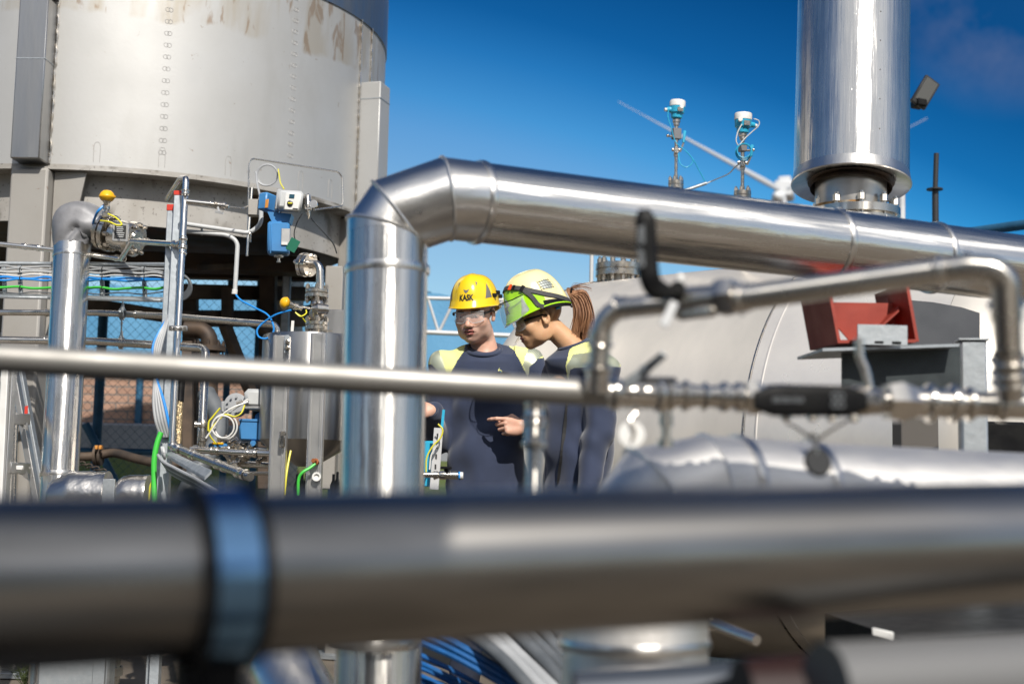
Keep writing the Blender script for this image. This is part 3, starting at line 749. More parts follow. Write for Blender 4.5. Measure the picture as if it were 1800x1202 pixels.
MB().box(q + V(0, -.0075, .002), .052, .002, .062, (1, .08, 0), None, (0, 0, 1)).build('plate_face', m['signdark'], pl)
g = MB()
for k in range(6):
    g.box(q + V(random.uniform(-.004, .004), -.0095, .024 - k * .009), random.uniform(.025, .042), .001, .0035, (1, .08, 0), None, (0, 0, 1))
g.build('lettering', m['lgrey'], pl)
def yellow_probe(c, up, label, r=.035, lean=None):
    t = thing('level_sensor', label, 'sensor', c - Vector(up).normalized() * .1)
    up = Vector(up).normalized()
    MB().lathe(c - up * r * .55, up, [(0, r * .5), (r * .12, r * .75), (r * .45, r * .98), (r * .55, r * 1.04), (r * .68, r * 1.04), (r * .75, r), (r * 1.1, r * .86), (r * 1.4, r * .55), (r * 1.52, .002)], 28, 0).build('cap', m['yel'], t)
    MB().lathe(c - up * (r * .55 + .06), up, [(0, .010), (.02, .010), (.022, .016), (.036, .016), (.038, .011), (.05, .013), (.06, .019)], 18).build('stem', m['cast'], t)
    MB().sweep([c + up * r * .1 + basis(up)[1] * r * .98, c + up * r * .1 + basis(up)[1] * r * 1.15], .004, 6).build('lug', m['yel'], t)
    return t
yellow_probe(P(188, 347, 6.45), (0, 0, 1), 'yellow domed level sensor standing on the valve beside the grey wrapped bend')
t = tag(MB().cyl(P(189, 362, 6.45), P(186, 405, 6.55), .010, n=12).box(P(187, 378, 6.45), .035, .03, .03, bev=.004).build('probe_stem', m['cast']), 'short clamped stem holding the yellow sensor above the flanged valve', 'stem')
def cable(pts, r, mat, label, grp=None, nm='cable', n=8, cat='cable', px=True):
    pp = [P(*q) if px else Vector(q) for q in pts]
    return tag(MB().sweep(smooth_path(pp, 6), r, n).build(nm, m[mat]), label, cat, grp)
cable([(184, 360, 6.46), (172, 372, 6.45), (166, 385, 6.5), (162, 398, 6.55)], .006, 'cblue', 'short blue cable from the yellow sensor down to the fabric wrapped bend')
cable([(190, 376, 6.42), (204, 383, 6.4), (214, 394, 6.38), (206, 396, 6.38), (192, 390, 6.4), (177, 388, 6.44)], .004, 'cyel', 'yellow-green earth wire looping over the flanged valve')
# -- the stack, upper right
st = thing('exhaust_stack', 'tall shiny clad stack with a flared skirt and bolted flange standing on the vessel', 'stack', P(1510, 440, 6.6))
sx0, sx1 = P(1496, 312, 6.6), P(1506, -340, 6.9); dS = (sx1 - sx0).normalized(); rS = .268
MB().sweep([sx0, sx1], rS, 80, False).build('cladding', m['lag'], st)
MB().lathe(sx0 - dS * .0, dS, [(-.012, rS * .62), (-.035, rS * .98), (-.045, rS + .008), (-.040, rS + .012), (-.02, rS + .006), (.012, rS + .001)], 80, 0, True).build('skirt', m['lag2'], st)
MB().lathe(sx0, dS, [(-.012, rS * .62), (-.03, rS * .75), (-.033, rS * .66), (-.06, .19)], 60, 0, True).build('liner', m['darksteel'], st)
nk = P(1491, 378, 6.6)
MB().sweep([V(nk.x, nk.y, 2.0), sx0 - dS * .01], .166, 48, True).build('neck', M('neck_steel', (.50, .48, .45), .36, .9, (.40, .375, .34), 6, 6, None, False, .3, .1), st)
MB().sweep([V(nk.x, nk.y, P(1491, 371, 6.6).z), V(nk.x, nk.y, P(1491, 364, 6.6).z)], .1675, 48, False).build('heat_tint', M('heat_tint', (.32, .17, .06), .4, .8, (.50, .44, .35), 14, 5, None, False, .2), st)
fc = P(1504, 377, 6.6)
MB().lathe(fc, (0, 0, 1), [(-.065, .12), (-.065, .20), (-.03, .20), (-.03, .185), (-.016, .185), (-.016, .205), (.020, .205), (.020, .12)], 48, 0, True).bolts(fc, (0, 0, 1), .182, 10, .019, .15, ph=.35).build('flange', m['tube'], st)
MB().sweep([sx0 + V(0, 0, .01)] + [sx0 + dS * 1.9], .001, 4)
# upright lap seam with rivets on the stack
g = MB(); sd = (V(.25, -1, 0)).normalized()
for k in range(12):
    g.ball(sx0 + dS * (.03 + .148 * k) + sd * (rS + .0005), .0048, 8)
g.build('rivets', m['pol'], st)
MB().box(sx0 + dS * .9 + sd * (rS + .0005), .014, .003, 1.8, sd.cross(dS), sd, dS).build('lap_seam', m['lag2'], st)

# ================================================================ FOREGROUND PIPES (out of focus)
m['fg'] = M('foreground_steel', (.37, .352, .328), .33, 1., (.24, .23, .215), 5, 3, (3, .5, 1), True, .10, .05, bdist=.002, aniso=.6)
f0, f1 = P(-420, 1043, .985), P(2150, 938, 1.72)
fg = tag(MB().sweep([f0, f0.lerp(f1, .3), f0.lerp(f1, .6), f1], .0645, 64).build('steel_pipe', m['fg']), 'thick dark blurred steel pipe crossing the whole foreground near the bottom', 'pipe')
cl = f0.lerp(f1, .286); d_ = (f1 - f0).normalized()
cc = P(366, 1008, 1.15)
tt_ = (cc - f0).dot(d_); cc = f0 + d_ * tt_
clamp = thing('pipe_clamp', 'steel pipe clamp with black rubber edges round the blurred foreground pipe', 'clamp', cc - V(0, 0, .12))
MB().lathe(cc - d_ * .018, d_, [(0, .064), (0, .0715), (.036, .0715), (.036, .064)], 64, 0, True).build('band', M('clamp_sky_blue', (.17, .32, .52), .20, 1., rvar=.05), clamp)  # blue of the reflected sky put into the band's steel colour
for sgn in (-1, 1):
    MB().lathe(cc + d_ * (sgn * .0215 - .0035), d_, [(0, .063), (0, .0745), (.007, .0745), (.007, .063)], 64, 0, True).build('rubber_edge', m['rubber'], clamp)
lug = cc - V(0, 0, .066) + V(0, -.012, 0)
MB().box(lug - V(0, 0, .012), .05, .03, .03, d_, None, (0, 0, 1), bev=.004).cyl(lug - V(0, .02, .012), lug + V(0, .03, -.012), .007, n=10).build('lug', m['black'], clamp)
MB().box(lug - V(0, 0, .04) , .048, .02, .05, d_, None, (0, 0, 1), bev=.004).build('bracket', m['black'], clamp)
MB().cyl(lug - V(0, 0, .04), V(lug.x, lug.y, 0), .011, n=12).build('hanger_rod', m['black'], clamp)
# lagged pipe low on the right: mitred bend turning down
lp = thing('insulated_pipe', 'blurred aluminium clad pipe low on the right whose mitred bend turns down', 'pipe', P(1115, 1100, 2.45)); lp.location.z = 0
rL = .122
m['lag3'] = M('dull_aluminium', (.86, .83, .79), .50, 1., (.74, .72, .69), 6, 5, (3, 1.2, 1), True, .5, .08, bdist=.004, wave=.4)
b0 = P(1113, 1330, 2.38); b1 = P(1118, 985, 2.42); b2 = P(1175, 905, 2.43); b3 = P(1290, 893, 2.46); b4 = P(1420, 900, 2.50); b5 = P(2000, 920, 2.70)
mitre([V(b0.x, b0.y, 0), b1, b2, b3 - (b4 - b3).normalized() * .05, b3], rL, lp, m['lag3'], 56, .004)
MB().sweep([b3, b4], rL, 56, False).build('cladding', m['lag3'], lp); MB().sweep([b4, b5], rL, 56, False, 0, .3).build('cladding', m['lag3'], lp)
rings_on([b3, b4], [.0, .98], rL, .016, .004, m['lag2'], lp); rings_on([P(1114, 1100, 2.4), P(1114, 1160, 2.4)], [.5], rL, .016, .004, m['lag2'], lp)
m['darkpipe'] = M('dark_blue_pipe', (.05, .06, .08), .5, .3, (.04, .05, .065), 8, 4)
# two more pipes at the very bottom edge
g = MB().sweep([P(1010, 1226, 1.7), P(1330, 1204, 1.72), P(1420, 1200, 1.72)], .030, 32)
tag(g.build('steel_pipe', m['darkpipe']), 'blurred dark pipe end at the bottom edge, right of the blue cables', 'pipe')
g = MB().sweep([P(1452, 1212, 1.35), P(2150, 1172, 1.5)], .044, 40)
tag(g.build('steel_pipe', M('dull_grey_pipe', (.17, .17, .17), .6, .3)), 'blurred pale steel pipe in the bottom right corner', 'pipe')
MB()
tag(MB().lathe(P(1390, 1228, 1.42), (P(2150, 1172, 1.5) - P(1400, 1205, 1.42)), [(-.05, .03), (-.05, .042), (0.04, .042), (.04, .03)], 28, 0, False).build('end_stopper', M('dark_red_rubber', (.018, .003, .003), .6)), 'dark red blurred cap on the pipe in the bottom right corner', 'cap')
# ================================================================ RAIL PIPE, VALVES, FITTINGS (slightly out of focus)
m['brite'] = M('bright_fitting', (.78, .73, .66), .24, 1., (.66, .62, .56), 12, 3, None, False, .12, .05, bdist=.002, aniso=.7)
def fitting(a, d, L, r, mat='brite', beads=(0, 1), parent=None, name='press_fitting', n=32, br=.0045):
    """press fitting: a sleeve with rounded beads at its ends"""
    a = Vector(a); d = Vector(d).normalized(); prof = [(0, r * .96)]
    pr = [(0, r)]
    for f in beads:
        c = L * (.12 + .76 * f); w = min(.008, L * .12)
        pr += [(c - w, r), (c - w * .6, r + br * .8), (c, r + br), (c + w * .6, r + br * .8), (c + w, r)]
    pr += [(L, r)]
    pr = [(0, r * .9)] + sorted(pr, key=lambda q: q[0]) + [(L, r * .9)]
    return MB().lathe(a, d, pr, n, 0, True).build(name, m[mat], parent)
rp = thing('steel_pipe', 'blurred thin steel pipe crossing the picture at chest height with a chain of fittings on its right', 'pipe', P(900, 675, 2.15))
rp['label'] = 'blurred thin steel pipe crossing at chest height, its right end a chain of fittings'
r0, r1 = P(-300, 612, 2.0), P(1100, 693, 2.19); rr = .0212
r2 = P(1900, 716, 2.30)
m['rail'] = M('dull_stainless', (.36, .345, .32), .50, .75, (.31, .30, .28), 9, 4, None, False, .1, .05)
MB().sweep([r0, r0.lerp(r1, .5), r1], rr, 40).build('tube', m['rail'], rp)
def on_r(px):  # point on the rail's right part
    f = (px - 1100) / 800.0; return r1.lerp(r2, f)
dr_ = (r2 - r1).normalized()
def fit_px(x0, x1, r, beads=(0, 1), mat='brite', par=None, name='press_fitting', br=.0045):
    a, b = on_r(x0), on_r(x1); return fitting(a, dr_, (b - a).length, r, mat, beads, par or rp, name, br=br)
fit_px(1070, 1168, .0225, (0, 1)); fit_px(1160, 1215, .019, (.2, .8), br=.006); fit_px(1215, 1250, .0175, (.5,), br=.006)
fit_px(1250, 1330, .0185, (.1, .5, .95), br=.006)
MB().lathe(on_r(1300), dr_, [(0, .016), (0, .027), (.012, .031), (.022, .029), (.03, .02)], 6).build('nut', m['brite'], rp)
MB().sweep([on_r(1320), on_r(1560)], .019, 28).build('valve_barrel', m['brite'], rp)
MB().lathe(on_r(1335), dr_, [(0, .018), (.004, .022), (.03, .024), (.16, .024), (.19, .022), (.195, .018)], 28).build('ball_valve_body', m['cast'], rp)
MB().lathe(on_r(1548), dr_, [(0, .019), (0, .031), (.02, .036), (.034, .031), (.055, .024), (.056, .018)], 6).build('nut', m['brite'], rp)
fit_px(1590, 1680, .0235, (.35, .95), br=.008); fit_px(1672, 1740, .0205, (.3,), br=.008)
MB().sweep([on_r(1700), on_r(1960)], .0205, 32).build('tube', m['tube'], rp)
fit_px(1740, 1830, .0225, (.05, .9))
# black lever on it with grey writing
def text_mesh(txt, size, bold=0.0, shear=0.0):
    cu = bpy.data.curves.new('t', 'FONT'); cu.body = txt; cu.size = size; cu.align_x = 'CENTER'; cu.align_y = 'CENTER'; cu.offset = bold; cu.shear = shear
    cu.resolution_u = 3; ob = bpy.data.objects.new('t', cu); COL.objects.link(ob); bpy.context.view_layer.update()
    dg = bpy.context.evaluated_depsgraph_get(); me = ob.evaluated_get(dg).to_mesh()
    vs = [tuple(v.co) for v in me.vertices]; fs = [tuple(p.vertices) for p in me.polygons]
    ob.evaluated_get(dg).to_mesh_clear(); bpy.data.objects.remove(ob); return vs, fs
def text_on(txt, size, c, ax, up, mat, parent, name='lettering', bold=0., off=.001, wrap=None, sx=1.):
    vs, fs = text_mesh(txt, size, bold); ax = Vector(ax).normalized(); up = Vector(up); up = (up - ax * up.dot(ax)).normalized(); nn = ax.cross(up)
    c = Vector(c); out = []
    for v in vs:
        if wrap: out.append(wrap(v[0] * sx, v[1]))
        else: out.append(c + ax * (v[0] * sx) + up * v[1] + nn * off)
    return MB().add(out, fs).build(name, mat, parent, smooth=False, recalc=False)
m['lettergrey'] = M('grey_lettering', (.13, .14, .15), .5)
m['letterblack'] = M('black_lettering', (.01, .01, .01), .5)
def lever(pts, w, th, label, txtpts=None, loc=None, face=(0, -1, 0), txt=None):
    t = thing('valve_lever', label, 'lever', pts[0])
    g = MB(); pts = [Vector(p) for p in pts]; N = len(pts); vs = []; n = 20
    for i, p in enumerate(pts):
        T = (pts[min(i + 1, N - 1)] - pts[max(i - 1, 0)]).normalized(); f = Vector(face); f = (f - T * f.dot(T)).normalized(); s_ = T.cross(f)
        e = min(1, .55 + 3 * min(i, N - 1 - i) / N)
        for k in range(n):
            a = 2 * math.pi * k / n; ca, sa_ = math.cos(a), math.sin(a)
            q = lambda x: math.copysign(abs(x) ** .55, x)
            vs.append(p + s_ * (q(ca) * w / 2 * e) + f * (q(sa_) * th / 2 * e))
    fs = [(i * n + k, i * n + (k + 1) % n, (i + 1) * n + (k + 1) % n, (i + 1) * n + k) for i in range(N - 1) for k in range(n)]
    fs += [tuple(range(n)), tuple((N - 1) * n + k for k in range(n))]
    g.add(vs, fs).build('grip', m['black'], t, angle=60)
    return t
la_, lb_ = P(1326, 704, 2.03), P(1522, 705, 2.06)
lv = lever([la_.lerp(lb_, k / 12) for k in range(13)], .045, .022, 'long black lever grip lying along the chest-high pipe, with grey writing')
text_on('GEMÜ GEBR. MÜLLER', .010, la_.lerp(lb_, .28) + V(0, -.0135, 0), lb_ - la_, (0, 0, 1), m['lettergrey'], lv, bold=.0003, sx=.50)
g = MB()
for i in range(2):
    for j in range(2):
        g.torus(la_.lerp(lb_, .70 + i * .055) + V(0, -.0135, .006 - j * .012), (0, 1, 0), .0045, .0015, 14, 5)
g.build('emblem', m['lettergrey'], lv)
MB().box(on_r(1515) + V(0, -.03, .0), .03, .018, .022, dr_, bev=.004).build('lever_root', m['cast'], lv)
# small threaded items on the chain
for px, L in ((1505, .03),):
    p = on_r(px); tag(MB().sweep(smooth_path([p + V(-.004, 0, .10), p + V(-.002, 0, .07), p + V(.006, 0, .05), p + V(.012, 0, .02)]), .0075, 12).build('vent_stub', m['brite']), 'small bent vent stub above the black lever on the chest-high pipe', 'pipe stub')
p = on_r(1168)
tag(MB().lathe(p - V(0, 0, .018), (0, 0, -1), [(0, .008), (.012, .008), (.012, .011), (.03, .011), (.03, .007), (.05, .007), (.05, .012), (.062, .012)], 12).build('drain_plug', m['brite']), 'short drain plug hanging beneath the fittings beside the white round tag', 'plug')
for k, x in enumerate((1372, 1418, 1452, 1490)):
    p = on_r(x) - V(0, .006, .022); MB().lathe(p, (0, 0, -1), [(0, .009), (.01, .009), (.013, .005)], 6).build('bolt', m['brite'], rp)
# tags hanging by wires
t = thing('round_tag', 'white round tag hanging from the chest-high pipe in front of the vessel', 'tag', P(1110, 764, 2.13))
c = P(1110, 764, 2.13)
MB().lathe(c - V(0, -.002, 0), (.05, -1, .1), [(0, .020), (.003, .0205), (.004, .020)], 36).build('disc', m['white'], t)
MB().sweep(smooth_path([c + V(0, -.006, -.010), c + V(.004, -.008, .006), c + V(-.002, -.006, .022), c + V(.006, 0, .034), c + V(.004, 0, .048)]), .0022, 6).build('wire', m['cast'], t)
t = thing('round_tag', 'dark-edged round tag hanging on crossed wires beneath the long black lever', 'tag', P(1437, 812, 2.08))
c = P(1437, 812, 2.08)
MB().lathe(c, (.3, -1, .2), [(0, .019), (.004, .019)], 32).build('disc', m['signdark'], t)
MB().torus(c + V(0, -.001, 0), (.3, -1, .2), .019, .003, 32, 8).build('rim', m['black'], t)
g = MB()
for q in ([(1437, 800), (1430, 775), (1400, 752), (1380, 742)], [(1428, 800), (1440, 772), (1468, 752), (1492, 738)], [(1420, 802), (1432, 785), (1436, 768), (1424, 764), (1432, 778)]):
    g.sweep(smooth_path([P(x, y, 2.08) for x, y in q]), .0022, 6)
g.build('wire', m['cast'], t)
# small lever arm sticking up at 1100-1165, 620-675
t = thing('valve_lever', 'short grey flat lever sticking up from the chest-high pipe towards the upper right', 'lever', P(1105, 680, 2.16))
MB().beam(P(1098, 678, 2.14), P(1137, 650, 2.13), .016, .006, (0, -1, 0), bev=.002).beam(P(1132, 652, 2.128), P(1168, 622, 2.10), .013, .004, (0, -1, 0), bev=.0015).ball(P(1134, 650, 2.13), .009, 10).build('arm', m['galv'], t)
tag(MB().box(on_r(1150) + V(0, 0, .022), .065, .03, .012, dr_, bev=.005).build('spindle_block', m['cast']), 'low grey cap on top of the chest-high pipe under the flat lever', 'valve part')
# vertical branch below the rail (x 940)
dp = thing('steel_pipe', 'upright steel pipe with a press fitting in front of the man, below the chest-high pipe', 'pipe', P(937, 980, 2.3))
v0_, v1_ = P(942, 705, 2.30), P(935, 1000, 2.25)
MB().sweep([v0_, v1_], .0135, 28).build('tube', m['tube'], dp)
dv = (v1_ - v0_).normalized()
fitting(P(941, 712, 2.29), dv, S(38, 2.3), .0155, 'brite', (.7,), dp); fitting(P(940, 738, 2.29), dv, S(52, 2.3), .0160, 'brite', (0.05, .95), dp)
MB().lathe(P(941, 702, 2.29), dv, [(0, .017), (.012, .017), (.02, .014)], 24).build('collar', m['brite'], dp)
# upper small run: up from the rail, elbow, valve, up to the right, elbow, down
up = thing('steel_pipe', 'blurred small steel pipe rising beside the ponytail, then running right and down again', 'pipe', P(1049, 680, 2.12))
A1, A2, A3 = P(1050, 690, 2.15), P(1058, 545, 2.13), P(1180, 534, 2.10)
MB().sweep(fillet([A1, A2, A3], S(52, 2.1), 10), .0158, 32).build('tube', m['tube'], up)
fitting(P(1050, 688, 2.15), P(1053, 640, 2.14) - P(1050, 688, 2.15), S(50, 2.15), .0185, 'brite', (.95,), up)
fitting(P(1054, 610, 2.14), (A2 - A1), S(24, 2.15), .0175, 'brite', (.05,), up)
fitting(P(1078, 543, 2.13), (A3 - A2), S(26, 2.15), .0175, 'brite', (.1,), up)
B1, B2 = P(1180, 533, 2.10), P(1300, 519, 2.06)
dB = (B2 - B1).normalized()
MB().lathe(P(1172, 534, 2.1), dB, [(0, .014), (0, .021), (.012, .022), (.07, .020), (.075, .022), (.09, .021), (.092, .015)], 24).build('valve_body', m['brite'], up)
MB().lathe(P(1258, 524, 2.07), dB, [(0, .015), (0, .026), (.012, .030), (.028, .028), (.03, .018), (.045, .018)], 6).build('nut', m['brite'], up)
MB().box(P(1225, 550, 2.07), .06, .02, .016, dB, bev=.004).build('valve_foot', m['cast'], up)
C1, C2, C3 = P(1285, 527, 2.06), P(1655, 476, 1.97), P(1752, 452, 1.95)
MB().sweep([C1, C2], .0190, 32).build('tube', m['tube'], up)
fitting(P(1292, 526, 2.06), C2 - C1, S(24, 2.06), .0215, 'brite', (.35,), up, br=.006)
C4 = P(1776, 700, 2.02)
dC = (C2 - C1).normalized(); C2b = P(1668, 455, 1.965)
MB().sweep(fillet([C2, P(1700, 470, 1.955), P(1766, 476, 1.94), C4], S(62, 1.95), 12), .0190, 32).build('elbow', m['tube'], up)
for (px, py, dirr, L) in ((1643, 478, C2 - C1, 20), (1690, 471, (1, 0, 0), 16)):
    fitting(P(px, py, 1.965), dirr, S(L, 1.96), .0205, 'brite', (.5,), up, br=.005)
for (px, py, L, b) in ((1768, 525, 40, (.2,)), (1771, 620, 26, (.5,)), (1774, 648, 34, (.1, .8))):
    fitting(P(px, py, 1.98), C4 - P(1766, 500, 1.95), S(L, 1.98), .0215, 'brite', b, up, br=.005)
# black upright lever with writing
lp_ = [P(1180, 512, 2.06), P(1165, 512, 2.05), P(1150, 505, 2.045), P(1142, 488, 2.04), P(1139, 465, 2.04), P(1137, 440, 2.04), P(1136, 415, 2.04), P(1135, 395, 2.04), P(1133, 380, 2.04), P(1132, 369, 2.04)]
lv2 = lever(smooth_path(lp_, 3), .030, .022, 'black upright lever with grey writing standing before the big clad pipe')
text_on('GEMÜ GEBR.', .0125, P(1128, 432, 2.026), P(1130, 380, 2.03) - P(1130, 470, 2.03), (-1, 0, 0), m['lettergrey'], lv2, bold=.0006, sx=.9)
MB().lathe(P(1188, 512, 2.08), (0, -1, 0), [(-.02, .012), (.025, .012), (.028, .009)], 12).build('pivot', m['black'], lv2)
# grey strap hanging under it
tag(MB().beam(P(1186, 530, 2.06), P(1166, 574, 2.05), .014, .003, (0, -1, 0), bev=.001).build('metal_strip', m['grey']), 'short grey metal strip hanging under the upright black lever', 'strip')
tag(MB().lathe(P(1196, 482, 2.12), (0, 0, -1), [(0, .004), (.003, .006), (.016, .006), (.02, .003)], 12).build('bleed_screw', m['white']), 'tiny pale bleed screw beneath the big clad pipe', 'screw')

# ================================================================ RED SHOE, GALVANISED BEAM AND POST
YS = 3.98
sh = thing('pipe_shoe', 'red painted steel pipe shoe under the big clad pipe, on a galvanised beam', 'support', P(1515, 608, YS))
D = V(.18, .98, 0).normalized() * .16
fr_ = lambda x, y, Y=YS: P(x, y, Y)
def plate(poly, th, nm='plate'):
    return MB().prism(poly, th).build(nm, m['red'], sh)
X = V(1, .12, 0).normalized()
# front and rear bent plates (left side plate, right side plate, web)
L1 = [fr_(1420, 518, YS - .10), fr_(1454, 517, YS - .10), fr_(1473, 600, YS - .10), fr_(1468, 608, YS - .10), fr_(1410, 608, YS - .10), fr_(1406, 600, YS - .10)]
lft = V(-.012, 0, 0)
def side(x_top, y_top, x_bot, y_bot):
    a, b = P(x_top, y_top, YS - .10), P(x_bot, y_bot, YS - .10); dn = V(-.035, .2, 0)
    g = MB(); g.prism([a, b, b + dn, a + dn], (.009, .001, 0)); return g.build('side_plate', m['red'], sh)
side(1456, 512, 1473, 603); side(1592, 500, 1610, 600)
a, b = P(1473, 603, YS - .1), P(1610, 602, YS - .1); dn = V(-.035, .2, 0)
MB().prism([a, b, b + dn, a + dn], (0, 0, .009)).build('base_plate', m['red'], sh)
wy = YS + .0
web = [P(1452, 531, wy), P(1578, 533, wy), P(1585, 532, wy), P(1600, 600, wy), P(1500, 606, wy), P(1468, 570, wy)]
MB().prism(web, (0, .009, 0)).build('web', m['red'], sh)
MB().prism([P(1560, 505, wy + .02), P(1594, 503, wy + .02), P(1594, 535, wy + .02), P(1560, 535, wy + .02)], (0, .01, 0)).build('web', m['red'], sh)
MB().prism([P(1578, 534, wy - .001), P(1580, 548, wy - .06), P(1550, 575, wy - .06), P(1545, 575, wy - .001)], (0, 0, .006)).build('gusset', m['red'], sh)
clp = P(1551, 589, YS - .14)
gb = thing('beam', 'galvanised steel beam with an upright clamp plate, carrying the red pipe shoe', 'beam', P(1570, 630, YS))
MB().box(clp, .137, .006, .056, (1, .03, 0), bev=.001).build('clamp_plate', m['galv'], gb)
for dx in (-.03, .018):
    MB().box(clp + V(dx + .02, -.0035, -.020), .024, .002, .006, (1, .03, 0)).build('slot', m['black'], gb)
ba, bb = P(1446, 617, YS - .12), P(1688, 603, YS - .02)
MB().prism([P(1446, 612, YS - .16), P(1686, 604, YS - .06), P(1686, 604, YS - .06) + V(-.02, .24, 0), P(1446, 612, YS - .16) + V(-.02, .24, 0)], (0, 0, -.008)).build('top_flange', m['galv'], gb)
MB().prism([P(1480, 615, YS - .06), P(1688, 607, YS + .02), P(1688, 712, YS + .02), P(1480, 718, YS - .06)], (0, .008, 0)).build('web', M('shaded_web', (.045, .055, .058), .5, .2, (.03, .037, .04), 12, 4), gb)  # galvanised web: its shade is put into the dark colour
dpn = thing('shade_panel', 'added dark grey curved-top panel standing in for shade between the red shoe and the galvanised post', 'panel', P(1660, 605, 4.9)); dpn.location.z = 0
MB().prism([P(1594, 527, 4.9), P(1640, 531, 4.9), P(1690, 540, 4.9), P(1722, 550, 4.9), P(1724, 700, 4.9), P(1594, 700, 4.9)], (.02, .25, 0)).build('housing', M('panel_shade_grey', (.075, .08, .09), .55, .2, (.06, .065, .075), 8, 4), dpn)  # dark panel added where the vessel's right end lies in shadow
q = P(1608, 700, 5.0); MB().box((q.x, q.y, q.z / 2), .13, .12, q.z, bev=.004).build('stand', M('shade_stand', (.10, .09, .08), .6), dpn)  # dark upright added in place of a shadow on the vessel
gp = thing('post', 'galvanised square steel post at the right, carrying the end of the beam', 'post', P(1705, 900, 4.05)); gp.location.z = 0
q = P(1708, 600, 4.05)
MB().box((q.x, q.y, q.z / 2), .072, .072, q.z, (1, -.15, 0), bev=.006).build('post', m['galv'], gp).name = 'shaft'
MB().box((q.x, q.y, q.z + .002), .085, .085, .006, (1, -.15, 0), bev=.001).build('top_cap', m['galv'], gp)
q = P(1790, 780, 4.4)
t = thing('post', 'second galvanised post at the right edge, below the small steel elbow', 'post', (q.x, q.y, 0))
MB().box((q.x, q.y, .55), .08, .06, 1.1, (1, -.1, 0), bev=.005).build('shaft', m['galv'], t)
MB().box((q.x, q.y, 1.1), .09, .07, .006, (1, -.1, 0), bev=.001).build('top_cap', m['galv'], t)
# dark control box low between the posts and a pale sheet cover
t = thing('control_box', 'black control box standing low between the two galvanised posts', 'box', P(1745, 800, 4.6)); t.location.z = 0
q = P(1745, 770, 4.6)
MB().box((q.x, q.y, q.z - .1), .17, .16, .30, bev=.01).build('housing', m['black'], t); MB().box((q.x, q.y, .25), .08, .08, .5).build('stand', m['darksteel'], t)
q = P(1480, 765, 5.6)
# ================================================================ INSTRUMENTS ON THE VESSEL, SKY LINE
def transmitter(base, H, label, mirror=1, variant=0):
    """flange, stem, manifold block, blue housing with white lid. base: top of the vessel nozzle; H: height of the lid top over it"""
    t = thing('pressure_transmitter', label, 'transmitter', (base.x, base.y, base.z - .3), 'blue transmitters on the vessel')
    b = Vector(base); k = H / .50; z = lambda f: b + V(0, 0, f * k)
    MB().cyl(b - V(0, 0, .35), z(.0), .014, n=14).build('nozzle', m['cast'], t)
    MB().lathe(z(-.02), (0, 0, 1), [(0, .02), (0, .043), (.018, .043), (.018, .038), (.024, .038), (.024, .043), (.044, .043), (.044, .012)], 24, 0, False).bolts(z(0), (0, 0, 1), .034, 6, .009, .10).build('flange', m['cast'], t)
    MB().lathe(z(.02), (0, 0, 1), [(0, .012), (.04 * k, .012), (.04 * k, .009), (.14 * k, .009), (.14 * k, .012), (.16 * k, .012)], 14).build('stem', m['cast'], t)
    MB().box(z(.19), .026, .030, .05 * k, bev=.004).cyl(z(.19) + V(-.025, 0, .01), z(.19) + V(.025, 0, .01), .009, n=8).cyl(z(.185) + V(0, -.03, 0), z(.185) + V(0, .03, 0), .010, n=8).build('isolating_valve', m['cast'], t)
    MB().beam(z(.185) + V(.02, -.015, 0), z(.235) + V(.038, -.02, 0), .010, .004, (0, -1, 0)).build('handle_arm', m['cast'], t)
    MB().beam(z(.235) + V(.038, -.02, 0), z(.305) + V(.045, -.02, 0), .015, .009, (0, -1, 0), bev=.003).build('handle_grip', m['cyan'], t)
    MB().cyl(z(.215), z(.265), .010, n=12).build('riser', m['cast'], t)
    MB().box(z(.290), .048 if variant == 0 else .034, .035, .062 * k if variant == 0 else .045 * k, (1, .4, 0), bev=.003).build('manifold_block', M('manifold_grey', (.22, .22, .23), .5, .3), t)
    MB().cyl(z(.272) + V(-.02 * mirror, -.01, 0), z(.27) + V(-.055 * mirror, -.02, .004), .006, n=8).ball(z(.27) + V(-.05 * mirror, -.02, .004), .009, 10).build('bleed_screw', m['cast'], t)
    MB().lathe(z(.32), (0, 0, 1), [(0, .010), (.015, .010), (.018, .017), (.032, .017), (.036, .022), (.05, .022)], 18).build('process_connection', m['cast'], t)
    up_ = (V(.06, -.02, 1) if variant == 0 else V(.02, -.05, 1)).normalized(); c0 = z(.375)
    MB().lathe(c0, up_, [(0, .022), (.006, .030), (.03, .032), (.034, .040), (.068, .043), (.07, .039)], 28).build('housing', m['cyan'], t)
    MB().lathe(c0 + up_ * .068, up_, [(0, .041), (.002, .044), (.030, .044), (.036, .040), (.037, .0)], 28).build('lid', m['white'], t)
    e = V(-1, -.25, 0).normalized() * mirror
    MB().cyl(c0 + up_ * .052 + e * .03, c0 + up_ * .048 + e * .062, .016, .013, 16).build('cable_boss', m['cyan'], t)
    MB().cyl(c0 + up_ * .048 + e * .058, c0 + up_ * .046 + e * .074, .010, n=10).build('gland', m['white'], t)
    MB().cyl(c0 + up_ * .060 - e * .020 + V(0, -.03, 0), c0 + up_ * .060 - e * .022 + V(0, -.05, 0), .011, n=12).build('gland', m['white'], t)
    pq = c0 + up_ * .045 + V(.014, -.042, 0)
    MB().box(pq, .032, .004, .024, (1, .25, 0), None, (0, 0, 1), bev=.001).build('name_plate', m['cast'], t)
    return t, z, c0, e
T1, z1_, c1_, e1_ = transmitter(P(1188, 326, 7.75), P(1195, 171, 7.75).z - P(1188, 326, 7.75).z, 'blue and white pressure transmitter, the taller left one above the big pipe')
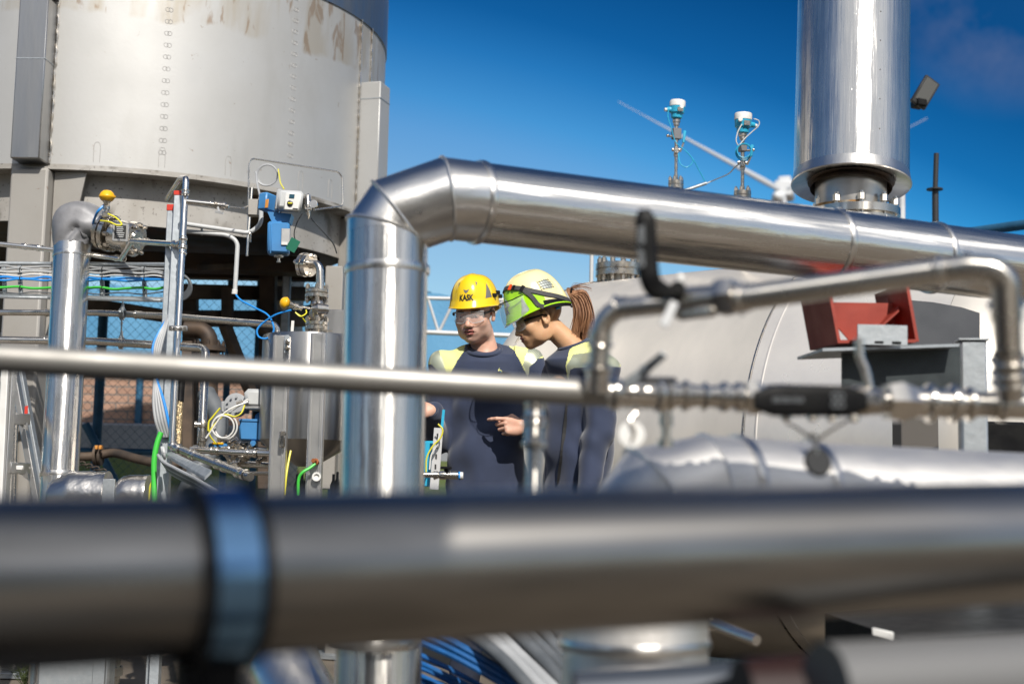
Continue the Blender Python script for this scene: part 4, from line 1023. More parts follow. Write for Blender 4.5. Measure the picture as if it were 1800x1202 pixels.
T2, z2_, c2_, e2_ = transmitter(P(1305, 346, 6.95), P(1308, 199, 6.95).z - P(1305, 346, 6.95).z, 'blue and white pressure transmitter with a coiled cable, the right one nearer the stack', -1, 1)
cable([(1176, 190, 7.7), (1174, 205, 7.7), (1180, 225, 7.7), (1188, 250, 7.7), (1208, 268, 7.65), (1218, 283, 7.65), (1208, 294, 7.65), (1196, 288, 7.65), (1192, 270, 7.7)], .0028, 'cyan', 'thin blue cable looping beside the taller transmitter')
cable([(1205, 265, 7.66), (1218, 280, 7.66), (1228, 298, 7.68), (1241, 322, 7.7)], .0028, 'cyan', 'thin blue cable slanting down to the grey conduit end')
tag(MB().sweep([P(1196, 338, 7.7), P(1242, 322, 7.7)], .009, 12).build('conduit', m['galv']), 'short grey conduit rising to the right between the two transmitters', 'conduit')
cable([(1241, 323, 7.69), (1255, 317, 7.66), (1280, 306, 7.25), (1292, 294, 7.05), (1305, 285, 6.95), (1318, 272, 6.9)], .0035, 'lgrey', 'pale cable rising from the conduit to the right transmitter')
g = MB(); c = P(1307, 268, 6.87)
for k in range(3): g.torus(c + V(0, -.01 * k, .002 * k), (.1 * k - .1, 1, .1), S(14.5 - k, 6.87), .0028, 40, 6)
tag(g.build('cable_coil', m['cyan']), 'blue cable coil hanging round the right transmitter stem', 'cable coil')
cable([(1325, 209, 6.95), (1334, 213, 6.95), (1333, 222, 6.95), (1322, 232, 6.95), (1310, 243, 6.93), (1300, 255, 6.9)], .003, 'lgrey', 'pale looped cable from the right transmitter gland')
cable([(1304, 219, 6.9), (1297, 232, 6.88), (1294, 248, 6.87), (1299, 258, 6.87)], .003, 'lgrey', 'pale short cable on the left side of the right transmitter')
# wind turbine far away
YT = 330.
tb = thing('wind_turbine', 'distant white wind turbine behind the stack, one long blade reaching to the left', 'turbine', P(1368, 345, YT)); tb.location.z = 0
hub = P(1374, 338, YT)
def blade(a, b, w0, w1, dep=.9):
    a, b = Vector(a), Vector(b); d = (b - a).normalized(); s_ = d.cross(V(0, 1, 0)).normalized(); n = 14; N = 16; vs = []
    for i in range(N + 1):
        f = i / N; w = w0 + (w1 - w0) * (min(1, f * 1.15)) ** .8
        if f < .12: w = w0 * (.55 + .45 * f / .12)
        for k in range(n):
            an = 2 * math.pi * k / n; vs.append(a.lerp(b, f) + s_ * (math.cos(an) * w / 2) + V(0, 1, 0) * (math.sin(an) * w * .3))
    fs = [(i * n + k, i * n + (k + 1) % n, (i + 1) * n + (k + 1) % n, (i + 1) * n + k) for i in range(N) for k in range(n)] + [tuple(range(n)), tuple(N * n + k for k in range(n))]
    return MB().add(vs, fs).build('blade', m['bmat'], tb)
m['bmat'] = M('blade_shade_grey', (.40, .42, .45), .45)  # white blades greyed: their shade is put into the colour
m['wmat'] = M('turbine_white', (.62, .63, .64), .4)
blade(hub + V(-.8, -1.5, .3), P(1087, 179, YT - 6), 1.8, .15); blade(hub + V(1, -1.5, .4), P(1630, 208, YT - 6), 1.8, .15); blade(hub + V(.2, -1.5, -1), P(1395, 640, YT - 6), 1.8, .15)
MB().lathe(P(1366, 345, YT - 3), V(.35, 1, 0), [(-1.0, .3), (-.5, .9), (.8, 1.4), (2.2, 1.5)], 24).build('hub', m['wmat'], tb)
na, nb_ = P(1372, 342, YT), P(1391, 336, YT + 6)
MB().box(P(1379, 336, YT + 2), 4.4, 7, 4.0, (1, -.25, 0), bev=.5).build('nacelle', m['wmat'], tb)
MB().box(P(1380, 316, YT + 4), 2.8, 2.2, 1.3, (1, -.4, 0), bev=.2).build('cooler', m['wmat'], tb)
hb = P(1366, 352, YT + 1)
MB().cyl((hb.x, hb.y, 0), hb, 2.4, 1.5, 32).build('tower', m['wmat'], tb)
# lamp pole with floodlight behind the stack
p = P(1580, 400, 10.5); fl = thing('lamp_pole', 'slim pale lamp pole just behind the stack with a dark floodlight', 'lamp pole', (p.x, p.y, 0))
pt = P(1585, 60, 10.5)
MB().cyl((p.x, p.y, 0), pt, .03, .024, 16).build('pole', m['wtube'], fl)
lc_ = P(1626, 163, 10.0); ax_ = (P(1649, 136, 10) - P(1618, 188, 10)).normalized(); side_ = V(.9, .25, -.28); side_ = (side_ - ax_ * side_.dot(ax_)).normalized(); nn_ = ax_.cross(side_).normalized()
if nn_.y > 0: nn_ = -nn_
MB().box(lc_, .225, .13, .028, ax_, side_, nn_, bev=.006).build('lamp_body', m['signdark'], fl)
MB().box(lc_ + nn_ * .0145 + ax_ * .01, .18, .10, .004, ax_, side_, nn_, bev=.001).build('lamp_glass', M('lamp_lens', (.10, .10, .095), .35), fl)
MB().box(P(1615, 183, 10.03), .075, .12, .05, (1, .2, -.1), bev=.006).build('driver_box', m['black'], fl)
MB().cyl(P(1584, 178, 10.5), P(1610, 176, 10.05), .012, n=10).build('bracket_arm', m['signdark'], fl)
# dark vent pole
p0_, p1_ = P(1642, 470, 9.0), P(1646, 270, 9.0)
vpz = thing('vent_pipe', 'dark upright vent pipe with a small disc, right of the stack', 'vent pipe', (p0_.x, p0_.y, 0))
pm = P(1644, 330, 9.0)
MB().cyl((p0_.x, p0_.y, 0), pm, .021, n=16).cyl(pm, p1_, .0165, n=16).build('tube', m['signdark'], vpz)
MB().lathe(P(1643, 333, 9), (0, 0, 1), [(-.004, .02), (-.004, .052), (.004, .052), (.004, .02)], 24).build('disc', m['signdark'], vpz)
# thin pale pole beside the vessel nozzle
p = P(1039, 520, 8.2); p2_ = P(1040, 455, 8.2)
tag(MB().cyl((p.x, p.y, 1.5), (p2_.x, p2_.y, p2_.z + .25), .012, n=12).build('earthing_pole', m['wtube']), 'thin pale upright pole beside the flanged vessel nozzle', 'pole')
ORD = ['first', 'second', 'third', 'fourth', 'fifth', 'sixth', 'seventh', 'eighth', 'ninth']
# ================================================================ LEFT SIDE: struts, cabinet, actuators, cables, small pipes
# twin galvanised posts with red caps
st2 = thing('strut_post', 'tall galvanised slotted steel post with red end caps and a riser pipe clamped to it', 'post', P(303, 850, 5.9)); st2.location.z = 0
def slot_channel(a, b, w, dep, face, parent, name='channel', slots=0, slot_off=0.):
    MB().beam(a, b, w, dep, face, bev=.003).build(name, m['galv'], parent)
A_, B_ = P(290, 850, 5.9), P(316, 345, 6.05); d_ab = (B_ - A_)
foot = A_ - d_ab * (A_.z / d_ab.z)
slot_channel(foot, B_, .041, .041, (0, -1, 0), st2)
A2_, B2_ = P(279, 850, 6.02), P(301, 372, 6.12); d2_ = B2_ - A2_; slot_channel(A2_ - d2_ * (A2_.z / d2_.z), B2_, .028, .041, (0, -1, 0), st2)
MB().beam(B_, P(316.4, 337, 6.05), .044, .044, (0, -1, 0), bev=.002).build('end_cap', m['redtape'], st2)
MB().beam(B2_, P(301.5, 361, 6.12), .032, .044, (0, -1, 0), bev=.002).build('end_cap', m['redtape'], st2)
# riser tube
rt = thing('riser_pipe', 'thin bright steel riser pipe fixed along the red-capped post, elbow at its top', 'pipe', P(322, 800, 5.85))
Ra, Rb, Rc = P(300, 830, 5.8), P(324, 315, 5.92), P(300, 350, 6.05)
MB().sweep(fillet([P(302, 783, 5.8), P(327, 314, 5.92), P(318, 314, 6.05), P(295, 350, 6.25)], .03, 6), .0135, 24).build('tube', m['pol'], rt)
for (px, py, L) in ((326, 333, 10), (322, 415, 26), (321.5, 428, 22), (304, 760, 20)):
    fitting(P(px, py, 5.89), V(0, 0, -1), S(L, 5.9), .0155, 'brite', (.1, .9), rt, br=.003)
MB().sweep([P(326, 354, 5.9), P(372, 359, 5.95)], .011, 18).build('branch', m['pol'], rt)
fitting(P(368, 359, 5.95), P(400, 363, 5.95) - P(368, 359, 5.95), S(14, 5.95), .0125, 'brite', (.1, .9), rt, br=.003)
MB().lathe(P(377, 360, 5.95), P(400, 363, 5.95) - P(377, 360, 5.95), [(0, .013), (.004, .017), (.012, .017), (.014, .014), (.036, .014), (.038, .017), (.048, .017), (.05, .009), (.062, .009)], 12).build('ball_valve', m['cast'], rt)
MB().beam(P(383, 364, 5.93), P(386, 374, 5.92), .008, .004, (0, -1, 0)).beam(P(378, 372, 5.92), P(392, 375, 5.92), .010, .004, (0, -1, 0)).build('valve_handle', m['alu'], rt)
MB().sweep([P(400, 363, 5.95), P(428, 366, 6.1), P(436, 362, 6.3)], .003, 8).build('impulse_line', m['tube'], rt)
tag(MB().sweep(fillet([P(435, 445, 6.9), P(438, 278, 6.95), P(601, 303, 7.4), P(603, 362, 7.4), P(552, 369, 7.0)], .04, 6), .0042, 8).build('impulse_line', m['tube']), 'thin bent steel tube forming a tall loop over the tank skirt', 'tube')
tag(MB().sweep([P(443, 330, 6.92), P(436, 420, 6.9), P(434, 450, 6.9)], .006, 8).build('impulse_line', m['tube']), 'short thin upright steel tube at the left side of the skirt opening', 'tube')
# clamp on the post
cp = P(313, 577, 5.78)
t = thing('pipe_clamp', 'small bolted pipe clamp on the riser pipe midway up the post', 'clamp', cp)
MB().box(cp, .075, .012, .022, (1, .05, 0), bev=.003).torus(cp + V(0, -.006, 0), (0, 0, 1), .016, .005, 20, 8).build('strap', m['alu'], t)
for dx in (-.029, .03): MB().lathe(cp + V(dx, -.006, 0), (0, -1, 0), [(0, .007), (.006, .007)], 6).build('bolt', m['cast'], t)
# thin pipes at the left
def run(pts, r, bend, label, mat='tube', fits=(), name='steel_pipe', grp=None, n=20):
    t = thing(name, label, 'pipe', P(*pts[0]), grp)
    w = fillet([P(*q) for q in pts], bend, 6) if bend else [P(*q) for q in pts]
    MB().sweep(w, r, n).build('tube', m[mat], t)
    for f in fits:
        a = P(*f[0]); b = P(*f[1]); fitting(a, b - a, (b - a).length, r * 1.18, 'brite', (.1, .9), t, br=.0025)
    return t
run([(-40, 425, 6.75), (100, 440, 6.72), (213, 455, 6.5), (232, 424, 6.35), (320, 430, 5.95)], .0125, .035, 'thin bright pipe stepping up from the left edge to the red-capped post', 'pol',
    [((38, 432.5, 6.74), (75, 436.5, 6.73)), ((202, 453.5, 6.53), (218, 454.5, 6.5)), ((242, 424.8, 6.32), (256, 425.8, 6.27)), ((305, 428.5, 6.0), (318, 430, 5.95))])
run([(-40, 549, 7.0), (175, 550, 6.9), (300, 556, 6.7), (486, 571, 6.4), (487, 592, 6.4)], .0155, .045, 'upper grey steel pipe running left to right and bending down into the steel cabinet', 'tube',
    [((80, 549.5, 6.95), (92, 549.6, 6.95)), ((236, 553, 6.8), (250, 554, 6.8))])
run([(-40, 597, 6.9), (175, 600, 6.8), (300, 608, 6.6), (362, 612, 6.5), (354, 780, 6.2)], .019, .06, 'lower grey steel pipe turning down behind the red-capped post', 'tube',
    [((78, 598, 6.85), (88, 598, 6.85)), ((208, 602, 6.8), (216, 602, 6.8))])
MB()
for (px, y0, y1, lb) in ((216, 530, 549, 'threaded hanger between the cable tray and the upper steel pipe'), (214, 560, 596, 'threaded hanger rod linking the two grey steel pipes')):
    g = MB().cyl(P(px, y0, 6.75), P(px - 1, y1, 6.75), .004, n=8).lathe(P(px, y1 - 14, 6.75), (0, 0, -1), [(0, .007), (.03, .007)], 6).lathe(P(px, y0 + 6, 6.75), (0, 0, -1), [(0, .006), (.012, .006)], 6)
    tag(g.build('hanger_rod', m['galv']), lb, 'hanger')
for (px, py, lb) in ((215, 551, 'rubber lined clamp on the upper grey steel pipe'), (213, 602, 'rubber lined clamp on the lower grey steel pipe')):
    c = P(px, py, 6.78); t = thing('pipe_clamp', lb, 'clamp', c)
    MB().lathe(c - V(.012, 0, 0), (1, 0, 0), [(0, .018), (0, .025), (.024, .025), (.024, .018)], 24, 0, True).build('band', m['galv'], t)
    for dz in (.026, -.026): MB().box(c + V(0, -.002, dz), .02, .012, .014, bev=.002).build('bolt', m['cast'], t)
# cable tray on the left
YC = 6.75
ct = thing('cable_tray', 'galvanised cable tray rail under the grey, blue and green cables at left', 'cable tray', P(140, 525, YC))
MB().beam(P(-40, 519, YC), P(92, 522, YC), .06, .012, (0, -.4, 1), bev=.002).build('rail', m['galv'], ct); MB().beam(P(90, 522, YC), P(292, 527, YC - .35), .06, .012, (0, -.4, 1), bev=.002).build('rail', m['galv'], ct)
for px in (8, 36, 110, 180, 254):
    Yk = YC - (0 if px < 90 else (px - 90) / 200 * .35)
    MB().beam(P(px - 2, 463, Yk + .05), P(px + 1, 524, Yk + .04), .020, .012, (0, -1, 0), bev=.002).build('bracket', m['galv'], ct)
cols = [(463, .010, 'galv', 'grey rigid conduit, topmost of the run at the left'), (469, .0052, 'cgrey', 'grey cable just under the conduit in the left run'), (473, .0052, 'cgrey', 'second grey cable from the top of the left run'),
        (477, .0052, 'lgrey', 'pale grey cable above the white one in the left run'), (483, .004, 'white', 'thin white cable above the blue ones in the left run'), (488, .005, 'cblue', 'upper blue cable of the left run'),
        (491, .005, 'cblue', 'lower blue cable of the left run'), (505, .0062, 'cgreen', 'bright green cable of the left run'), (514, .003, 'dgrey', 'thin dark cable lowest in the left run')]
for y, r, mt, lb in cols:
    w = 1.2 if mt != 'galv' else .0
    pts = []
    for px in range(-40, 300, 24):
        Yk = YC - (0 if px < 90 else (px - 90) / 200 * .35)
        sag = 1.3 * math.sin(px / 36 * math.pi + y) * w + random.uniform(-.5, .5) * w
        if px > 262 and mt != 'galv': sag += (px - 262) ** 1.5 * .02 * (1 if y < 490 else -1)
        pts.append((px, y + px * .008 + sag, Yk - .01 * (0 if mt == 'galv' else 1)))
    cable(pts, r, mt, lb, None, 'cable' if mt != 'galv' else 'conduit', 10, 'cable' if mt != 'galv' else 'conduit')
g = MB()
for px in (36, 180, 254):
    Yk = YC - (0 if px < 90 else (px - 90) / 200 * .35)
    for y in (474, 489, 506): g.torus(P(px, y, Yk - .01), (1, 0, 0), .013, .002, 12, 5)
tag(g.build('cable_ties', m['rubber'], ct), None)
# grey cable bundle hanging down beside the post, and green cables
for k in range(5):
    o = k * 5
    cable([(299 - k * .8, 545 + k * 3, 6.0), (292 - o * .35, 575, 5.95), (283 - o * .7, 610, 5.92), (273 - o * .15 + k, 660, 5.9), (270 + o * .9, 705, 5.88), (274 + o * 1.1, 740, 5.87), (284 + o * .9, 768, 5.88)], .0062, 'cgrey' if k != 4 else 'cblue',
          ('grey cable hanging beside the post, outermost of five', 'grey cable hanging beside the post, second from the outside', 'grey cable hanging beside the post, middle of five', 'grey cable hanging beside the post, next to the blue one', 'blue cable hanging close beside the post')[k])
cable([(283, 760, 5.85), (276, 780, 5.84), (271, 810, 5.83), (271, 850, 5.82), (272, 900, 5.8)], .0115, 'cgreen', 'thick bright green cable hanging down left of the post foot', n=12)
cable([(270, 840, 5.84), (264, 855, 5.84), (262, 880, 5.84)], .004, 'cyel', 'thin yellow-green wire beside the thick green cable')
g = MB()
for k in range(4): g.torus(P(318, 500 + k * 2, 6.15), (.35, 1, .1), S(17 + k * 1.5, 6.15), .0055, 36, 8)
tag(g.build('cable_coil', m['dgrey']), 'loose coil of dark grey cable hanging behind the riser pipe', 'cable coil')
# grey conduits from the post across the tank skirt
t = tag(MB().sweep(fillet([P(328, 394, 6.05), P(438, 410, 6.15), P(459, 395, 6.15), P(459, 352, 6.15)], .055, 8), .0098, 18).build('conduit', m['lgrey']), 'upper grey conduit curving up to the valve positioner', 'conduit')
MB()
t = tag(MB().sweep(fillet([P(328, 407, 6.08), P(400, 413, 6.12), P(418, 425, 6.12), P(413, 512, 6.1)], .09, 9), .0098, 18).build('conduit', m['lgrey']), 'lower grey conduit turning down to the hanging blue cable', 'conduit')
tag(MB().cyl(P(459, 352, 6.15), P(459, 347, 6.15), .0125, n=16).build('conduit_end', m['white']), 'white end sleeve on the upper grey conduit', 'sleeve')
tag(MB().cyl(P(413, 509, 6.1), P(412, 517, 6.1), .0125, n=16).build('conduit_end', m['white']), 'white end sleeve on the lower grey conduit', 'sleeve')
g = MB()
for px, py in ((355, 400), (440, 412)): g.torus(P(px, py, 6.1), (1, 0, -.1), .013, .003, 14, 6).cyl(P(px, py - 6, 6.1), P(px, py + 14, 6.1), .004, n=6)
tag(g.build('conduit_clip', m['cast']), 'small steel clips holding the two grey conduits', 'clips')
cable([(413, 516, 6.1), (424, 528, 6.08), (448, 541, 6.05), (470, 553, 6.02), (480, 570, 6.0), (480, 585, 6.0), (468, 595, 6.0), (455, 592, 6.0), (452, 580, 6.0), (462, 568, 6.0), (485, 553, 5.98), (512, 545, 5.97)], .0042, 'cblue', 'blue cable looping from the lower conduit to the yellow sensor by the cabinet')
g = MB()
for k in range(2): g.torus(P(469 + k, 308, 6.6), (.1, 1, .08 * k), S(19.5 - k, 6.6), .0038, 40, 8)
tag(g.build('cable_coil', m['cgrey']), 'thin grey cable coil tied in a circle above the valve positioner', 'cable coil')
cable([(450, 303, 6.6), (452, 322, 6.5), (456, 340, 6.3), (458, 350, 6.16)], .005, 'cgrey', 'grey cable from the tied coil down into the conduit')
cable([(489, 298, 6.58), (491, 310, 6.4), (493, 322, 6.2), (499, 332, 6.05)], .0035, 'cyel', 'yellow wire from the tied coil into the valve positioner')
# valve positioner and blue actuator
YV = 6.0
av = thing('control_valve', 'blue valve actuator with a silver positioner box, fixed below the tank rim', 'valve actuator', P(490, 450, YV))
xa = V(1, .16, .0).normalized(); dwn = V(-.02, 0, 1)
MB().box(P(510, 354, YV - .03), .105, .085, .082, xa, None, (.1, 0, 1), bev=.012).build('positioner_box', m['lgrey'], av)
pf = P(514, 355, YV - .08)
MB().box(pf, .068, .012, .078, xa, None, (.1, 0, 1), bev=.006).build('positioner_cover', m['white'], av)
MB().box(P(513, 345, YV - .088), .022, .004, .016, xa, None, (.1, 0, 1)).build('display', m['lcd'], av)
kn = MB().lathe(P(510, 358, YV - .085), (0, -1, 0), [(0, .013), (.008, .012), (.010, .008)], 20).build('knob', m['signdark'], av)
MB().box(P(510, 357, YV - .097), .018, .003, .005, xa, None, (.2, 0, 1)).build('pointer', m['cyel'], kn)
MB().box(P(519, 367, YV - .088), .022, .002, .004, xa, None, (.1, 0, 1)).build('lettering', m['signdark'], av)
MB().box(P(489, 354, YV), .020, .10, .09, xa, None, (.1, 0, 1), bev=.004).build('side_cover', m['grey'], av)
MB().box(P(474, 358, YV + .06), .045, .11, .075, (1, -.5, 0), None, (.06, 0, 1), bev=.006).build('bracket_box', m['blue'], av)
MB().box(P(469, 358, YV - .0), .016, .004, .038, (1, -.5, 0), None, (.06, 0, 1), bev=.001).build('orange_label', m['orange'], av)
MB().prism([P(470, 372, YV - .02), P(512, 376, YV - .02), P(508, 391, YV - .02), P(478, 391, YV - .02)], (0, .08, 0)).build('yoke', m['blue'], av)
MB().box(P(490, 420, YV), .092, .09, .135, (1, .10, 0), None, (-.01, 0, 1), bev=.008).build('actuator_body', m['blue'], av)
MB().box(P(476, 420, YV - .048), .008, .012, .130, (1, .10, 0), None, (-.01, 0, 1), bev=.003).build('rib', m['blue'], av)
MB().box(P(502, 415, YV - .047), .036, .004, .065, (1, .10, 0), None, (-.01, 0, 1), bev=.001).build('data_plate', m['alu'], av)
MB().box(P(500, 428, YV - .048), .026, .003, .012, (1, .10, 0), None, (-.01, 0, 1)).build('white_label', m['white'], av)
MB().lathe(P(490, 449, YV), (0, 0, -1), [(0, .02), (.008, .02), (.01, .006), (.025, .006), (.026, .009), (.03, .009)], 14).build('stem_nut', m['cast'], av)
MB().box(P(448, 366, YV + .3), .06, .05, .075, (1, .1, 0), bev=.004).build('junction_box', m['leg'], av)
gtg = P(515, 431, YV - .1)
tag(MB().box(gtg, .042, .003, .055, (.9, .1, -.45), None, (.45, 0, .9), bev=.001).build('green_tag', m['signgreen']), 'small green tag tilted beside the blue actuator', 'tag')
cable([(531, 376, YV), (522, 392, YV - .02), (517, 412, YV - .03), (522, 430, YV - .05), (524, 442, YV)], .0025, 'rubber', 'thin black tube from the positioner down past the green tag')
rg = thing('air_regulator', 'small silver air filter regulator with a gauge, right of the positioner', 'regulator', P(546, 385, YV))
MB().lathe(P(541, 341, YV), (.05, 0, -1), [(0, .006), (.004, .011), (.045, .012), (.05, .016), (.06, .016), (.064, .009), (.095, .009), (.10, .006), (.11, .003)], 16).build('body', m['brite'], rg)
MB().box(P(541, 366, YV), .032, .025, .022, (1, .1, 0), bev=.004).build('block', m['cast'], rg)
gq = P(552, 360, YV - .02)
MB().lathe(gq, (-.1, -1, .1), [(0, .012), (0, .0175), (.012, .0175), (.012, .015)], 24).build('gauge', m['brite'], rg)
MB().lathe(gq + V(0, -.011, .001), (-.1, -1, .1), [(0, .015), (.001, .015)], 24).build('gauge_face', m['white'], rg)
cable([(547, 384, YV + .02), (566, 405, YV + .1), (585, 427, YV + .3), (592, 445, YV + .4)], .003, 'dgrey', 'thin dark tube slanting across the skirt from the air regulator')
# flanged bend and globe valve above the cabinet
YB = 6.05
vb = thing('flanged_valve', 'upright stainless valve with bolted flanges fed by a bend, on the steel cabinet', 'valve', P(556, 590, YB))
fc_ = P(543, 466, YB + .05); fx = V(-.85, .5, .12).normalized()
MB().lathe(fc_, fx, [(-.010, .02), (-.010, .050), (.012, .050), (.012, .036), (.016, .036), (.016, .052), (.034, .052), (.034, .02)], 32, 0, False).bolts(fc_ + fx * .012, fx, .040, 4, .011, .08, ph=.1).build('flange', m['brite'], vb)
MB().sweep(fillet([fc_, P(562, 463, YB - .0), P(563, 508, YB)], .055, 8), .0175, 24).build('bend', m['brite'], vb)
def pair(y, r=.049):
    c = P(557, y, YB)
    MB().lathe(c, (0, 0, -1), [(-.0, .018), (-.0, r), (.013, r), (.013, r * .8), (.020, r * .8), (.020, r * 1.02), (.034, r * 1.02), (.034, .02)], 32, 0, False).bolts(c - V(0, 0, .017), (0, 0, 1), r * .8, 4, .010, .085, ph=.12).build('flange', m['cast'], vb)
pair(509); pair(566)
MB().lathe(P(558, 523, YB), (0, 0, -1), [(0, .02), (.01, .026), (.03, .03), (.04, .024), (.05, .03), (.07, .034), (.09, .03), (.10, .022)], 24).build('body', m['cast'], vb)
MB().lathe(P(560, 543, YB - .04), (-1, -.4, 0), [(-.04, .02), (.01, .026), (.016, .02), (.03, .012)], 12).build('bonnet', m['cast'], vb)
MB().lathe(P(556, 578, YB), (0, 0, -1), [(0, .035), (.012, .024), (.03, .021), (.04, .021)], 20).build('neck', m['cast'], vb)
MB().beam(P(563, 580, YB - .05), P(585, 582, YB - .05), .006, .004, (0, -1, 0)).build('earth_lug', m['cast'], vb)
MB().cyl(P(508, 536, YB - .06), P(545, 542, YB - .03), .005, n=10).build('sensor_arm', m['cast'], vb)
yellow_probe(P(502, 533, YB - .08), V(-.85, -.35, .25), 'yellow domed sensor pointing left from the valve above the steel cabinet', .026)
cable([(519, 549, YB - .08), (528, 556, YB - .08), (538, 551, YB - .06), (538, 545, YB - .05)], .003, 'cyel', 'short yellow earth wire curling beside the upright valve')
cable([(520, 550, YB - .08), (530, 557, YB - .07), (537, 566, YB - .05)], .003, 'cyel', 'second short yellow earth wire under the first beside the valve')
tag(MB().box(P(514, 575, YB - .1), .012, .002, .055, (1, .1, 0), None, (.03, 0, 1)).build('hanging_label', m['white']), 'narrow white label hanging beside the upright valve', 'label')
# the steel cabinet: two channel posts with a round steel vessel between
cb = thing('steel_cabinet', 'grey steel separator vessel between two upright channel posts, left of the big pipe', 'cabinet', P(530, 860, 5.9)); cb.location.z = 0
def chan(x0, y0, x1, y1, Y, w, dep, mat='alu'):
    a, b = P(x1, y1, Y), P(x0, y0, Y); d_ = b - a; a = a - d_ * (a.z / d_.z)
    MB().beam(a, b, w, dep, (0, -1, 0), bev=.004).build('channel_post', m[mat], cb)
    MB().beam(a + V(w * .33, -dep / 2 - .003, 0), b + V(w * .33, -dep / 2 - .003, 0), .008, .008, (0, -1, 0), bev=.001).build('channel_lip', m[mat], cb)
    MB().beam(a + V(-w * .33, -dep / 2 - .003, 0), b + V(-w * .33, -dep / 2 - .003, 0), .008, .008, (0, -1, 0), bev=.001).build('channel_lip', m[mat], cb)
chan(496, 590, 487, 850, 5.75, .066, .05); chan(561, 586, 552, 850, 5.7, .062, .05)
c = P(546, 595, 6.12); cbm = P(540, 795, 6.12)
MB().lathe((c.x, c.y, c.z), (0, 0, -1), [(-.012, .05), (-.008, .20), (0, .205), (c.z - cbm.z - .05, .205), (c.z - cbm.z - .02, .17), (c.z - cbm.z + .06, .04)], 64).build('vessel', M('separator_steel', (.46, .45, .43), .34, 1., (.38, .37, .36), 6, 5, (3, .5, 1), True, .3, .06, bdist=.003, aniso=.75), cb)
MB().box(P(590, 625, 6.6), .16, .1, .42, bev=.004).build('side_panel', m['jacket'], cb)
for y in (601, 612): MB().lathe(P(506, y, 5.7), (0, -1, 0), [(0, .010), (.010, .010), (.012, .006), (.03, .006)], 8).build('bolt', m['cast'], cb)
MB().box(P(504, 605, 5.705), .02, .01, .075, bev=.002).build('hinge', m['galv'], cb)
MB().box(P(496, 772, 5.70), .022, .02, .065, bev=.003).lathe(P(499, 762, 5.68), (0, -1, 0), [(0, .010), (.02, .010)], 6).build('latch', m['cast'], cb)
MB().lathe(P(556, 812, 5.66), (-.3, -1, .2), [(-.02, .006), (.01, .014), (.012, .009), (.03, .009)], 8).build('earth_bolt', M('rusty_bolt', (.30, .10, .03), .7, .3), cb)
MB().lathe(P(557, 838, 5.66), (0, -1, .1), [(-.03, .012), (.008, .018), (.012, .018), (.012, .011), (.004, .011)], 20).build('gland', m['white'], cb)
cable([(554, 815, 5.64), (545, 822, 5.63), (532, 830, 5.62), (525, 842, 5.62), (524, 870, 5.62)], .006, 'cgreen', 'green and yellow earth cable curving off the cabinet post')
cable([(511, 792, 5.8), (507, 812, 5.78), (503, 838, 5.76), (500, 870, 5.75)], .0045, 'cyel', 'yellow cable hanging between the two cabinet posts')
cable([(578, 618, 6.4), (584, 620, 6.38), (590, 627, 6.38), (594, 640, 6.4)], .004, 'cblue', 'short dark blue cable at the right side of the steel cabinet')
for k, (x, h) in enumerate(((522, 40), (531, 48), (538, 44), (586, 40), (593, 50))):
    q = P(x, 845, 6.3); tag(MB().lathe((q.x, q.y, q.z - .25), (0, 0, 1), [(0, .014), (.20 + h * .0008, .014), (.22 + h * .0008, .006), (.24 + h * .001, .006)], 12).build('cable_gland', m['dgrey']),
        ('dark upright cable gland below the cabinet vessel, leftmost', 'dark upright cable gland below the cabinet vessel, second from left', 'dark upright cable gland below the cabinet vessel, third from left', 'dark upright cable gland beside the big pipe, left one', 'dark upright cable gland beside the big pipe, right one')[k], 'cable gland')
# lower valve group: blue actuator, silver positioner, grey handwheel gear
lw = thing('control_valve', 'light blue valve actuator with a silver lid box and grey gear, left of the cabinet', 'valve actuator', P(450, 810, 6.2))
YL = 6.2
MB().box(P(458, 702, YL), .13, .12, .085, (1, .1, 0), None, (-.1, 0, 1), bev=.018).build('lid_box', m['lgrey'], lw)
MB().box(P(458, 718, YL - .01), .135, .13, .012, (1, .1, 0), None, (-.08, 0, 1), bev=.003).build('flange_rim', m['alu'], lw)
MB().lathe(P(415, 712, YL), (-.2, -1, .1), [(-.02, .05), (0, .052), (.012, .052), (.014, .046), (.014, .002)], 36).build('gear_cover', m['grey'], lw)
gcx = P(415, 712, YL) + V(-.003, -.017, .001)
g = MB()
for k in range(9): g.lathe(gcx + V(math.cos(k * .698) * .034, 0, math.sin(k * .698) * .034), (-.2, -1, .1), [(0, .0055), (.004, .0055)], 8)
g.build('cover_bolt', m['grey'], lw)
MB().box(P(414, 716, YL + .03), .12, .05, .05, (1, .1, 0), bev=.004).build('gear_base', m['grey'], lw)
MB().box(P(446, 757, YL), .115, .10, .09, (1, .1, 0), None, (-.04, 0, 1), bev=.008).build('actuator_body', m['blue'], lw)
MB().box(P(447, 740, YL), .125, .11, .012, (1, .1, 0), None, (-.04, 0, 1), bev=.003).build('rim', m['blue'], lw)
MB().lathe(P(460, 735, YL), (0, -1, 0), [(-.03, .025), (.03, .025)], 20).build('dome', m['blue'], lw)
MB().cyl(P(452, 724, YL), P(452, 745, YL), .018, n=14).build('stem', m['black'], lw)
for x in (446, 468): MB().lathe(P(x, 779, YL - .04), (0, -1, 0), [(-.02, .012), (.02, .012)], 14).build('boss', m['blue'], lw)
MB().cyl(P(408, 720, YL - .06), P(436, 702, YL - .07), .006, n=10).build('conduit_arm', m['white'], lw)
MB().lathe(P(428, 707, YL - .07), (-1, 0, -.2), [(0, .009), (.03, .009)], 10).build('gland', m['cast'], lw)
g = MB()
